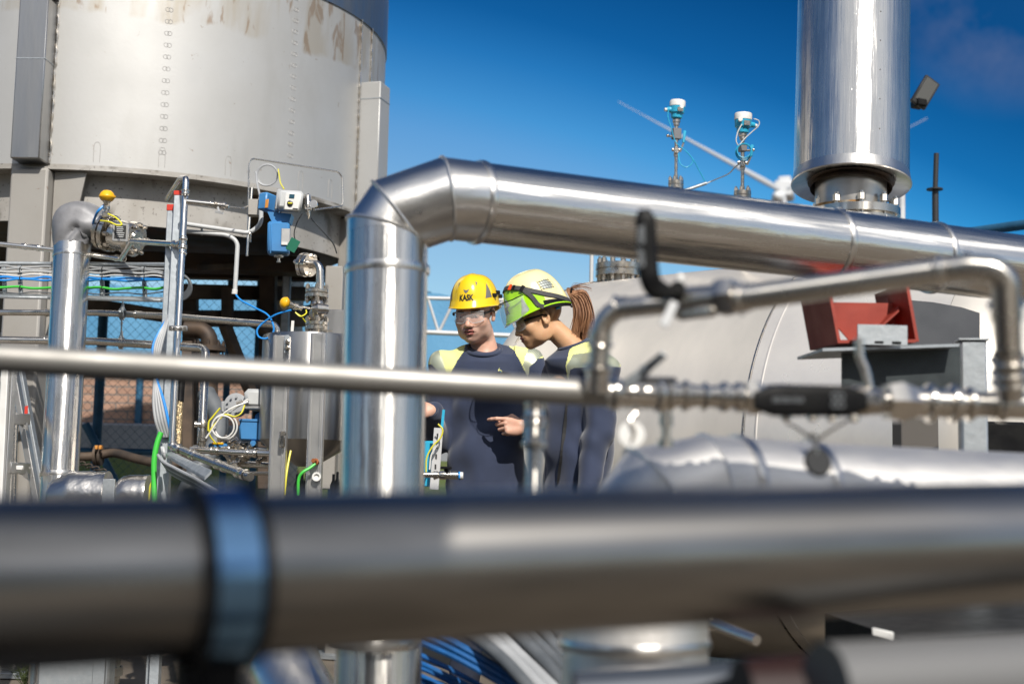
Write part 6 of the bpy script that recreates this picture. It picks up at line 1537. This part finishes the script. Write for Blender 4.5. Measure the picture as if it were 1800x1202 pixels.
# ---- helmet
def helmet(parent, Rm, c, sc, shellmats, split, org, logo, hz=.138):
    """shell param: azimuth a (0 = front), elevation e; local frame of the head. returns surface function"""
    A = Matrix(Rm)
    def surf(a, e, off=0.):
        ca, sa, ce, se = math.cos(a), math.sin(a), math.cos(e), math.sin(e)
        rx, ry, rz = .107 + off, (.128 if ca > 0 else .140) + off, hz + off
        x = sa * rx * abs(ce) ** .74 * (1 if ce >= 0 else -1); y = -ca * ry * abs(ce) ** .74; z = se * rz
        fr = max(0, ca)
        # raised centre ridge and side hollows
        rid = math.exp(-(sa / .42) ** 2) * math.sin(min(1, e / 1.0) * math.pi / 2) * .0035
        hol = -.004 * math.exp(-((abs(sa) - .62) / .16) ** 2) * math.sin(min(1, max(0, e) / .9) * math.pi)
        k_ = 1 + (rid + hol) / .12; x *= k_; y *= k_; z *= k_
        # rim flare and peak
        fl = max(0, .16 - e) / .16
        x *= 1 + .035 * fl; y *= 1 + .02 * fl; y -= fr ** 2 * .012 * fl; z -= fr ** 2 * .010 * fl
        if ca < 0: z -= (-ca) ** 2 * .028 * (1 - min(1, e / 1.2))
        return Vector((x, y + .010, z + .028)) * sc
    W_ = lambda v: Vector(c) + A @ v
    na, ne = 96, 30; vs = []; es = [-.02 + (math.pi / 2 + .02) * (i / ne) ** .9 for i in range(ne + 1)]
    mi = []
    for off in (0., -.004):
        for e in es:
            for k in range(na): vs.append(W_(surf(2 * math.pi * k / na, e, off)))
    fs = []; n1 = (ne + 1) * na; g = MB()
    for q in (0, n1):
        for i in range(ne):
            for k in range(na):
                k2 = (k + 1) % na; fs.append((q + i * na + k, q + i * na + k2, q + (i + 1) * na + k2, q + (i + 1) * na + k))
                v = surf(2 * math.pi * (k + .5) / na, (es[i] + es[i + 1]) / 2); mi.append(split(v / sc))
    for k in range(na): k2 = (k + 1) % na; fs.append((k, n1 + k, n1 + k2, k2)); mi.append(split(surf(2 * math.pi * k / na, 0) / sc))
    g.add(vs, fs); g.m = mi
    sh_ = g.build('helmet', shellmats, parent, recalc=False, angle=70)
    W2 = lambda a, e, off=.001: W_(surf(a, e, off))
    g = MB()  # rim roll
    g.sweep([W2(2 * math.pi * k / 72, -.02, .0005) for k in range(73)], .0032 * sc, 8, False).build('rim', shellmats[0], sh_)
    def patch(poly, mat, name, off=.0012, sub=6):
        """polygon in (a, e), fanned from its centroid and laid on the shell"""
        ca_, ce_ = sum(p[0] for p in poly) / len(poly), sum(p[1] for p in poly) / len(poly); g = MB(); vs = []; fs = []
        pts = []
        for i in range(len(poly)):
            p, q = poly[i], poly[(i + 1) % len(poly)]
            for k in range(sub): pts.append((p[0] + (q[0] - p[0]) * k / sub, p[1] + (q[1] - p[1]) * k / sub))
        n = len(pts); vs = [W2(a, e, off) for a, e in pts] + [W2((a + ca_) / 2, (e + ce_) / 2, off) for a, e in pts] + [W2(ca_, ce_, off)]
        for i in range(n): j = (i + 1) % n; fs += [(i, j, n + j, n + i), (n + i, n + j, 2 * n)]
        return g.add(vs, fs).build(name, mat, sh_, recalc=False)
    if logo:
        vs, fs = text_mesh(logo, .030, .0012)
        MB().add([W2(v[0] / .125, .225 + v[1] / .118, .0015) for v in vs], fs).build('lettering', m['letterblack'], sh_, smooth=False, recalc=False)
    return sh_, W2, patch, W_
def inpoly(px, py, poly):
    ins = np.zeros(len(px), bool); n = len(poly)
    for i in range(n):
        x0, y0 = poly[i]; x1, y1 = poly[(i + 1) % n]
        c = ((y0 > py) != (y1 > py)) & (px < (x1 - x0) * (py - y0) / (y1 - y0 + 1e-9) + x0); ins ^= c
    return ins
def to_px(P_):
    q = P_ - np.array(CAM); w = q @ np.array(FW); return CX + FPX * (q @ np.array(CR)) / w, CY - FPX * (q @ np.array(CU)) / w
def folds(F, amp, seed):
    rs = np.random.RandomState(seed); X, Y_, Z = np.meshgrid(*F.ax, indexing='ij'); t = np.zeros_like(F.d)
    for _ in range(7):
        kx, ky, kz = rs.normal(0, 22, 3) * (1, 1, 1.4); t += np.sin(X * kx + Y_ * ky + Z * kz + rs.uniform(0, 6)).astype(np.float32) * amp / 3.2
    F.d += np.where(np.abs(F.d) < .05, t, 0)
def surf_y(F, x, z):
    i = np.searchsorted(F.ax[0], x); k = np.searchsorted(F.ax[2], z); col = F.d[i, :, k]; j = np.argmax(col < 0); return F.ax[1][j]
def person(label, sp):
    Rm, hc, sc, fem = sp['rot'], sp['head'], sp['sc'], sp['female']; J = sp['J']; feet = sp['feet']
    root = thing('person', label, 'person', feet); org = np.array(feet)
    skin = m['skin_b' if fem else 'skin_a']
    # -------- body: one continuous surface from scalp to feet, with both hands
    F = Fld(axis_grid(sp['xs']), axis_grid(sp['ys']), axis_grid([(-.01, 1.05, .014), (1.05, 1.42, .004), (1.42, 1.95, .003)]))
    nb = J['neck']; L = lambda p: list(Vector(p))
    F.cap(nb, Vector(hc) + Rm @ (Vector((0, .034, -.035)) * sc), sp['neckr'], sp['neckr'] * .9, .012)
    head_sdf(F, Rm, hc, sc, fem, 0 if fem else .004)
    F.cap(Vector(nb) - V(0, 0, .06), Vector(nb) - V(0, 0, .12), .06, .08, .03)
    F.cap(Vector(J['sl']) - V(0, 0, .02), Vector(J['sr']) - V(0, 0, .02), .040, .040, .03); F.ell(J['chest'], (.14, .095, .19), .05, sp['trot']); F.ell(J['hip'], (.145, .10, .13), .06, sp['trot'])
    for s_ in 'lr':
        F.cap(J['s' + s_], J['e' + s_], .044, .036, .02); F.cap(J['e' + s_], J['w' + s_], .036, .0265, .015)
        hp = J['hand' + s_]; hand_sdf(F, J['w' + s_], *hp, s_=sp['hs'])
        h, k, a = J['h' + s_], J['k' + s_], J['a' + s_]
        F.cap(h, k, .078, .052, .04); F.cap(k, a, .050, .036, .03); F.ell(Vector(a) + V(0, -.05, -.045), (.042, .11, .032), .02)
    hm = head_mat(Rm, hc, sc, fem)
    fld_obj(F, 'body', [skin, m['lip'], m['eye'], m['iris'], m['brow'], m['mouthdark'], m['stubble']], root, hm, org)
    # -------- clothes
    G = Fld(axis_grid([(sp['xs'][0][0] - .02, sp['xs'][-1][1] + .02, .0045)]), axis_grid([(sp['ys'][0][0] - .02, sp['ys'][-1][1] + .02, .0045)]), axis_grid([(.80, 1.62, .0045)]))
    for (c_, r_) in sp['torso']: G.ell(c_, r_, .06, sp['trot'])
    G.cap(J['sl'], J['sr'], .066, .066, .05)
    G.cap(nb, Vector(nb) - V(0, 0, .05), sp['neckr'] + .004, .10, .05)
    for s_ in 'lr':
        G.cap(Vector(nb) + V(0, 0, sp['trap']), Vector(J['s' + s_]) + V(0, 0, .008), .036, .058, .03)
        G.cap(J['s' + s_], J['e' + s_], .068, .058, .03); w_ = Vector(J['w' + s_]); e_ = Vector(J['e' + s_]); q = e_.lerp(w_, sp['cuff'])
        G.cap(e_, q, .057, .041, .02)
    folds(G, .0105, sp['seed'])
    X, Y_, Z = np.meshgrid(*G.ax, indexing='ij')
    for s_ in 'lr':      # bunched cloth at the elbows and under the arms
        for q_, am, fr in ((Vector(J['e' + s_]), .0035, 60.), (Vector(J['s' + s_]) - V(0, 0, .10), .004, 50.)):
            dd2 = (X - q_.x) ** 2 + (Y_ - q_.y) ** 2 + (Z - q_.z) ** 2; w2 = np.exp(-dd2 / .010)
            G.d += (np.abs(G.d) < .04) * w2 * am * np.sin((Z - q_.z) * fr + (X - q_.x) * fr * (.8 if s_ == 'l' else -.8) + np.sin(Y_ * 30) * .8)
    hem = J['hip'][2] - .06; G.d = np.maximum(G.d, hem - Z)
    # neck opening: cut above a tilted plane through the collar
    pn = Vector(sp['collar_n']).normalized(); pc = Vector(sp['collar'])
    near = (X - pc.x) ** 2 + (Y_ - pc.y) ** 2 + (Z - pc.z) ** 2 < .13 ** 2
    pl = (X - pc.x) * pn.x + (Y_ - pc.y) * pn.y + (Z - pc.z) * pn.z
    G.d = np.where(near, np.maximum(G.d, pl), G.d)
    def cm(cen):
        u, v = to_px(cen); o = np.zeros(len(cen), int)
        for poly in sp['hivis']: o[inpoly(u, v, poly)] = 1
        for poly in sp['refl']: o[inpoly(u, v, poly)] = 2
        return o
    shirt = fld_obj(G, 'sweatshirt', [m['navy'], m['hivis'], m['refl']], root, cm, org)
    # collar rib
    e1_ = pn.cross(V(0, 1, 0)).normalized(); e2_ = pn.cross(e1_)
    pts = [pc + e1_ * math.cos(t) * (sp['neckr'] + .013) * sp.get('cx', 1) + e2_ * math.sin(t) * (sp['neckr'] + .010) for t in np.linspace(0, 2 * math.pi, 41)]
    MB().sweep(pts, .0085, 8, False).build('collar', m['navy'], root)
    for s_ in 'lr':
        w_ = Vector(J['w' + s_]); e_ = Vector(J['e' + s_]); q = e_.lerp(w_, sp['cuff']); d_ = (w_ - e_).normalized()
        MB().lathe(q - d_ * .004, d_, [(-.02, .041), (0, .0405), (.012, .039), (.035, .0335), (.04, .031), (.036, .028)], 28, 0, True).build('cuff', m['navy'], root)
    H = Fld(G.ax[0], G.ax[1], axis_grid([(.06, hem + .06, .010)]))
    H.ell(J['hip'], (.165, .12, .14), .05, sp['trot'])
    for s_ in 'lr': H.cap(J['h' + s_], J['k' + s_], .092, .068, .04); H.cap(J['k' + s_], Vector(J['a' + s_]) + V(0, 0, .03), .068, .062, .03)
    folds(H, .005, sp['seed'] + 5); fld_obj(H, 'trousers', m['navy2'], root, None, org)
    for s_ in 'lr':
        a = Vector(J['a' + s_]); g = MB()
        B = Fld(axis_grid([(a.x - .10, a.x + .10, .008)]), axis_grid([(a.y - .26, a.y + .16, .008)]), axis_grid([(-.012, .22, .008)]))
        B.ell(a + V(0, -.06, -.045), (.052, .145, .045), .02); B.cap(a + V(0, .01, -.03), a + V(0, .01, .08), .058, .06, .03)
        B.d = np.maximum(B.d, .004 - np.meshgrid(*B.ax, indexing='ij')[2]); fld_obj(B, 'boot', m['boot'], root, None, org)
    return root, G, org
def glasses(root, Rm, hc, sc, name='safety_glasses'):
    W_ = lambda p: Vector(hc) + Rm @ (Vector(p) * sc); g = MB()
    y_ = lambda x: -.113 + (x / .070) ** 2 * .034
    vs = []; nx, nz = 24, 6
    for i in range(nx + 1):
        x = -.066 + .132 * i / nx
        lo = -.028 + .016 * math.exp(-(x / .013) ** 2) + .010 * (abs(x) / .066) ** 6; hi = .018
        for k in range(nz + 1): z = lo + (hi - lo) * k / nz; vs.append(W_((x, y_(x) + .004 * ((z + .005) / .023) ** 2, z)))
    fs = [(i * (nz + 1) + k, (i + 1) * (nz + 1) + k, (i + 1) * (nz + 1) + k + 1, i * (nz + 1) + k + 1) for i in range(nx) for k in range(nz)]
    o = g.add(vs, fs).build(name, m['glass'], root, recalc=False)
    ed = [W_((x, y_(x) + .001, -.028 + .016 * math.exp(-(x / .013) ** 2) + .010 * (abs(x) / .066) ** 6)) for x in np.linspace(-.066, .066, 25)]
    MB().sweep(ed, .0011, 5).build('lens_edge', m['edge'], o)
    MB().sweep([W_((x, y_(x), .018)) for x in np.linspace(-.066, .066, 25)], .0014, 5).build('lens_edge', m['edge'], o)
    for sx in (-1, 1): MB().sweep([W_((sx * .066, -.082, .008)), W_((sx * .078, -.050, .008)), W_((sx * .083, .0, .006)), W_((sx * .084, .02, -.004))], [.0055, .0045, .003, .002], 8).build('temple_arm', m['black'], o)
    return o
m['edge'] = M('lens_edge', (.62, .66, .68), .1, 0, alpha=.75, spec=.8)
m['hy'] = M('helmet_yellow', (.90, .60, .005), .22, 0, coat=.6, spec=.5, bump=.03); m['hl'] = M('helmet_lime', (.42, .80, .01), .24, 0, coat=.6, bump=.03)
m['hp'] = M('helmet_pale', (.92, .82, .42), .26, 0, coat=.6, bump=.03); m['vent'] = M('vent_grey', (.16, .155, .14), .5)
m['silver'] = M('silver_sticker', (.60, .63, .60), .35, .5, (.48, .52, .46), 60, 2); m['strap'] = M('grey_strap', (.045, .045, .045), .6, bump=.3, bscale=300)
m['buckle'] = M('orange_buckle', (.80, .09, .01), .35)
# -------------------------------------------------------------- the man
YM = 5.9
rotM = rotm(-15, 16, -2); hcM = P(834, 550, YM)
ft = P(862, 1400, YM + .05); ft.z = 0
JM = dict(neck=P(853, 618, YM + .045), sl=P(930, 645, YM + .03), sr=P(785, 651, YM + .03), chest=P(856, 710, YM + .02), hip=P(860, 880, YM + .03),
          el=P(966, 772, YM + .03), wl=P(921, 750, YM - .19), er=P(768, 776, YM + .0), wr=P(757, 722, YM - .22),
          hl=P(893, 905, YM + .03), kl=V(0, 0, 0), al=V(0, 0, 0), hr=P(825, 905, YM + .03), kr=V(0, 0, 0), ar=V(0, 0, 0))
for s_, dx in (('l', .10), ('r', -.10)):
    JM['k' + s_] = V(ft.x + dx, ft.y - .01, .50); JM['a' + s_] = V(ft.x + dx * 1.2, ft.y + .03, .09)
JM['handl'] = (V(-1, -.45, .02), V(.3, -1, .15), V(0, .1, 1), [(22, 34, 20), (62, 95, 50), (70, 98, 55), (74, 98, 55), (.55, -.25)])
JM['handr'] = (V(-.8, -.45, .15), V(.2, -.9, .4), V(0, .3, 1), [(35, 45, 25), (42, 50, 30), (48, 55, 30), (52, 55, 30), (.5, .1)])
ID = Matrix.Identity(3)
spM = dict(rot=rotM, head=hcM, sc=.99, female=False, J=JM, feet=V(ft.x, ft.y, 0), xs=[(P(725, 700, 5.7).x, P(995, 700, 5.9).x, .0032)], ys=[(5.50, 6.12, .0036)], neckr=.055, hs=.92, trap=.036,
    trot=Matrix.Rotation(R(4), 3, 'Z'), torso=[(P(856, 715, YM + .02), (.172, .122, .20)), (P(855, 800, YM + .01), (.165, .135, .20)), (P(858, 870, YM + .02), (.170, .130, .16))],
    cuff=.90, seed=3, collar=P(850, 614, YM + .012), collar_n=(0.0, -.55, 1), cx=1.08,
    hivis=[[(880, 580), (934, 590), (975, 625), (946, 630), (931, 644), (928, 664), (915, 637), (905, 617), (884, 600)], [(822, 580), (775, 600), (740, 640), (760, 641), (777, 658), (787, 662), (792, 656), (804, 633), (816, 617), (819, 600)]],
    refl=[[(927, 616), (936, 600), (960, 622), (946, 630), (931, 645), (928, 666), (919, 642)], [(770, 610), (779, 637), (787, 662), (777, 660), (760, 642), (745, 630)]])
man, GM, orgM = person('man in yellow hard hat and clear glasses looking down and pointing, navy sweatshirt with pale shoulders', spM)
man['label'] = 'man in yellow hard hat and navy sweatshirt with yellow shoulders, looking down, one finger pointing'
gl_ = glasses(man, rotM, hcM, .99)
sh_, W2, patch, W_ = helmet(man, rotM @ Matrix.Rotation(R(-9), 3, 'X'), Vector(hcM) + V(0, 0, .004), .955, [m['hy'], m['hy']], lambda v: 0, orgM, 'KASK')
patch([(-.13, .50), (0, .47), (.13, .50), (.07, .41), (0, .37), (-.07, .41)], m['vent'], 'vent')
for sx in (1, -1):
    patch([(sx * .80, .20), (sx * 1.12, .24), (sx * 1.06, .52), (sx * .98, .74)], m['vent'], 'vent')
    patch([(sx * .42, .82), (sx * .52, .76), (sx * .44, .62)], m['vent'], 'vent')
g = MB()
for a in np.linspace(1.25, 2.6, 5): g.box(W2(a, .33 + .05 * math.sin(a * 9), .004), .022, .012, .016, bev=.003)
g.build('lamp_clip', m['black'], sh_)
# short dark hair showing under the helmet
def hair_cap(root, Rm, hc, sc, mat, org, ylim, zlo):
    Hh = Fld(*[axis_grid([(hc[i] - .13, hc[i] + .13, .004)]) for i in range(3)])
    A = np.array(Rm); w = T3(Rm, hc)
    Hh.ell(w((0, .022 * sc, .035 * sc)), np.array((.0800, .0995, .090)) * sc, .01, A)
    X, Y_, Z = np.meshgrid(*Hh.ax, indexing='ij'); p = np.stack([X - hc[0], Y_ - hc[1], Z - hc[2]], -1) @ A
    yl, zl = p[..., 1] / sc, p[..., 2] / sc
    Hh.d = np.maximum(Hh.d, (-(yl - ylim - np.maximum(0, zl) * -.5)) * sc); Hh.d = np.maximum(Hh.d, ((zlo - np.clip(yl, 0, .1) * .6) - zl) * sc)
    Hh.d = np.maximum(Hh.d, (zl - .06) * sc)
    return fld_obj(Hh, 'hair', mat, root, None, org)
def hair_mat(name, c, c2, st): return M(name, c, .42, 0, c2, 60, 5, st, False, .8, .1, lo=.35, hi=.65, bdist=.002)
m['hair_a'] = hair_mat('dark_hair', (.045, .030, .022), (.09, .06, .04), (1, 1, .3)); m['hair_b'] = hair_mat('brown_hair', (.14, .06, .03), (.38, .20, .11), (1, 1, .12))
hair_cap(man, rotM, hcM, .99, m['hair_a'], orgM, -.012, -.028)
# chest emblem: green drop with a blue dot, and a faint line of white letters
ec = P(879, 655, YM); ey = surf_y(GM, ec.x, ec.z) - .004
g = MB(); cpt = V(ec.x, ey, ec.z - .004)
pts = [cpt + V(math.cos(t) * .0085, 0, math.sin(t) * .0085 ) for t in np.linspace(-.3, 3.4 + 1.6, 24)]
g.sweep(pts + [], [.0008 + .0016 * math.sin(math.pi * i / 23) for i in range(24)], 6)
g.sweep([cpt + V(-.0085, 0, .001), cpt + V(-.006, 0, .010), cpt + V(-.001, 0, .019)], [.002, .0018, .0005], 6)
em = g.build('emblem', m['hivis'], man)
MB().ball(cpt + V(.0025, -.001, .001), .0036, 10).build('emblem_dot', m['cyan'], em)
# -------------------------------------------------------------- the woman
YW = 5.46
rotW = rotm(-76, 22, 0); scW = .875
hcW = P(960, 558.5, YW - .085) - rotW @ (Vector((.080, .012, -.012)) * scW)
ftw = P(1022, 1400, YW + .03); ftw.z = 0
tW = Matrix.Rotation(R(-58), 3, 'Z'); xw = tW @ V(1, 0, 0); fwW = tW @ V(0, -1, 0)
nbW = P(1009, 612, YW + .0)
def off(p, a, b, c=0): return Vector(p) + xw * a + fwW * b + V(0, 0, c)
shc = P(1020, 655, YW)
JW = dict(neck=nbW, sl=off(shc, .135, 0, -.005), sr=off(shc, -.135, 0, -.005), chest=P(1016, 720, YW), hip=P(1020, 880, YW + .02),
    el=P(1050, 775, YW - .16), wl=P(1032, 868, YW - .22), er=off(P(1010, 775, YW), -.15, -.02), wr=off(P(1012, 900, YW), -.13, .02),
    hl=off((ftw.x, ftw.y, .90), .08, 0), hr=off((ftw.x, ftw.y, .90), -.08, 0), kl=off((ftw.x, ftw.y, .50), .09, .01), kr=off((ftw.x, ftw.y, .50), -.09, .01), al=off((ftw.x, ftw.y, .09), .10, -.03), ar=off((ftw.x, ftw.y, .09), -.10, -.03),
    handl=(V(-.35, -.1, -1), V(.5, -.9, 0), fwW, [(20, 25, 15), (25, 30, 18), (30, 32, 18), (34, 34, 18), (.4, .4)]), handr=(V(-.4, 0, -1), V(-.3, .9, 0), fwW, [(20, 25, 15), (25, 30, 18), (30, 32, 18), (34, 34, 18), (.4, .4)]))
spW = dict(rot=rotW, head=hcW, sc=scW, female=True, J=JW, feet=V(ftw.x, ftw.y, 0), xs=[(P(868, 600, 5.7).x, P(1100, 600, 5.7).x, .0032)], ys=[(5.06, 5.80, .0036)], neckr=.044, hs=.85, trap=.010,
    trot=tW, torso=[(P(1018, 725, YW), (.148, .122, .18)), (P(1018, 800, YW), (.143, .126, .19)), (P(1020, 880, YW + .01), (.150, .130, .16))],
    cuff=.92, seed=11, collar=P(1008, 605, YW - .005), collar_n=(-.38, -.25, 1), cx=1.0,
    hivis=[[(1020, 585), (1060, 590), (1095, 640), (1090, 645), (1037, 643), (1003, 648), (999, 670), (994, 644), (1001, 615), (1012, 604)]],
    refl=[[(1007, 623), (1037, 619), (1090, 622), (1090, 645), (1037, 644), (1003, 648), (999, 670), (996, 644)]])
woman, GW, orgW = person('woman with brown ponytail and lime-and-cream helmet bending her head, navy sweatshirt', spW)
glasses(woman, rotW, hcW, scW)
rotH = rotW @ Matrix.Rotation(R(2), 3, 'X')
hcH = Vector(hcW) + rotH @ V(0, .0, .008)
def splW(v):
    a = math.atan2(abs(v.x), -(v.y - .006)); e = math.asin(max(-1, min(1, (v.z - .028) / .160)))
    return 1 if (a > 1.78 and e > .02) or e > np.interp(a, [0, .55, 1.0, 1.45, 1.9, 2.5, 3.2], [.86, .84, .70, .46, .2, 0, -.1]) else 0
sh2, W2w, patchw, W_w = helmet(woman, rotH, hcH, .93, [m['hl'], m['hp']], splW, orgW, 'KASK', .160)
patchw([(1.75, .62), (2.05, .72), (2.25, .55), (2.1, .38), (1.8, .42)], m['silver'], 'vent')
g = MB()
for k in range(6): g.sweep([W2w(1.72 + .10 * k, .40, .002), W2w(1.72 + .10 * k, .70, .002)], .0009, 4)
for k in range(4): g.sweep([W2w(a, .42 + .08 * k, .002) for a in np.linspace(1.72, 2.25, 6)], .0009, 4)
g.build('vent_grid', m['vent'], sh2)
patchw([(.82, .03), (1.12, .06), (.98, .44)], m['silver'], 'reflective_sticker'); patchw([(.22, .30), (.42, .34), (.30, .50), (.16, .54)], m['silver'], 'reflective_sticker')
def strap(path, w, mat, name, off=.004):
    pts = smooth_path([Vector((a, e, 0)) for a, e in path], 6); g = MB(); vs = []; n = len(pts)
    for i, p in enumerate(pts):
        q = pts[min(i + 1, n - 1)]; r_ = pts[max(i - 1, 0)]; A_ = W2w(p.x, p.y, off); T = (W2w(q.x, q.y, off) - W2w(r_.x, r_.y, off)).normalized()
        nn = (A_ - W2w(p.x, p.y, off - .01)).normalized(); s_ = T.cross(nn).normalized() * w / 2
        vs += [A_ - s_, A_ + s_, A_ + s_ - nn * .003, A_ - s_ - nn * .003]
    fs = []
    for i in range(n - 1):
        for k in range(4): fs.append((i * 4 + k, i * 4 + (k + 1) % 4, i * 4 + 4 + (k + 1) % 4, i * 4 + 4 + k))
    return g.add(vs, fs).build(name, mat, sh2)
strap([(-.5, .78), (.1, .86), (.55, .84), (1.0, .70), (1.45, .46), (1.9, .22), (2.5, .06), (3.1, .02)], .018, m['strap'], 'goggle_strap')
strap([(1.12, .62), (1.32, .34), (1.42, .08), (1.55, -.02)], .016, m['strap'], 'chin_strap', .006)
strap([(.50, .845), (.62, .82)], .024, m['buckle'], 'buckle', .008); strap([(.70, .80), (.80, .77)], .020, m['black'], 'buckle', .008); strap([(1.06, .67), (1.16, .60)], .026, m['black'], 'buckle', .008)
strap([(1.6, .03), (2.1, -.02), (2.6, -.02), (3.14, -.02)], .030, m['black'], 'headband', .001)
# clear visor hanging over the front of the helmet
g = MB(); vs = []; na, nz = 22, 8
for i in range(na + 1):
    a = -1.25 + 2.35 * i / na; drop = .095 - .03 * (abs(a + .05) / 1.2) ** 2
    for k in range(nz + 1):
        f = k / nz; p = W2w(a, .42, .020 + .014 * math.sin(f * 2)); vs.append(p + (rotH @ V(0, -.012 * f, -1)).normalized() * (drop * f))
g.add(vs, [(i * (nz + 1) + k, (i + 1) * (nz + 1) + k, (i + 1) * (nz + 1) + k + 1, i * (nz + 1) + k + 1) for i in range(na) for k in range(nz)])
vz = g.build('visor', m['glass'], sh2, recalc=False)
MB().sweep([vs[i * (nz + 1)] for i in range(na + 1)], .0022, 6).build('visor_rim', m['black'], vz)
MB().sweep([vs[i * (nz + 1) + nz] for i in range(na + 1)], .0016, 6).build('lower_edge', m['edge'], vz)
hair_cap(woman, rotW, hcW, scW, m['hair_b'], orgW, .008, -.040)
# ponytail of many strands
g = MB(); rs = np.random.RandomState(4); root_p = P(1000, 511, YW + .0)
for k in range(330):
    u, v = rs.normal(0, 1, 2); u = max(-2, min(2, u)); v = max(-2, min(2, v)); L = rs.uniform(.62, 1.12)
    st_ = root_p + V(u * .004, v * .006, v * .006 - .002 * u)
    mid1 = P(1018 + u * 6, 522 - u * 5 + abs(v) * 2, YW + v * .010); mid2 = P(1026 + u * 9, 552 + u * 0, YW + v * .020); mid3 = P(1024 + u * 9 + v * 2, 552 + 28 * L, YW + v * .018); end = P(1020 + u * 9 + rs.normal(0, 5) + (6 if u > 0 else -3), 552 + 52 * L, YW + v * .014)
    pts = smooth_path([st_, mid1, mid2, mid3, end], 4); n = len(pts)
    g.sweep(pts, [.0021 * (1 - .75 * (i / (n - 1)) ** 2) for i in range(n)], 4, False)
for k in range(26):   # flyaway wisps
    e_ = P(1005 + rs.uniform(8, 38), 506 - rs.uniform(-6, 10), YW + rs.uniform(-.02, .02)); g.sweep(smooth_path([root_p, root_p.lerp(e_, .5) + V(0, 0, .012), e_], 4), .0006, 4, False)
g.build('ponytail', m['hair_b'], woman, recalc=False)
MB().torus(P(1004, 512, YW), (.9, 0, -.2), .012, .004, 18, 6).build('hair_tie', m['black'], woman)
MB().box(P(981, 541, YW - .07), .018, .010, .009, (.9, 0, .3), bev=.002).build('earplug_clip', m['cblue'], woman)
# thin black band down her front
s0, s1 = P(1001, 690, YW - .2), P(983, 850, YW - .2)
yy0 = surf_y(GW, s0.x, s0.z); yy1 = surf_y(GW, s1.x, s1.z); g = MB(); N = 16; pts = []
for i in range(N + 1):
    p = s0.lerp(s1, i / N); y = surf_y(GW, p.x, p.z); pts.append(V(p.x, y - .002, p.z))
for i in range(1, N): pts[i].y = (pts[i - 1].y + pts[i].y + pts[i + 1].y) / 3
for a, b in zip(pts[:-1], pts[1:]): g.beam(a, b + (b - a) * .1, .013, .004, (0, -1, 0))
g.build('black_band', m['rubber'], woman)
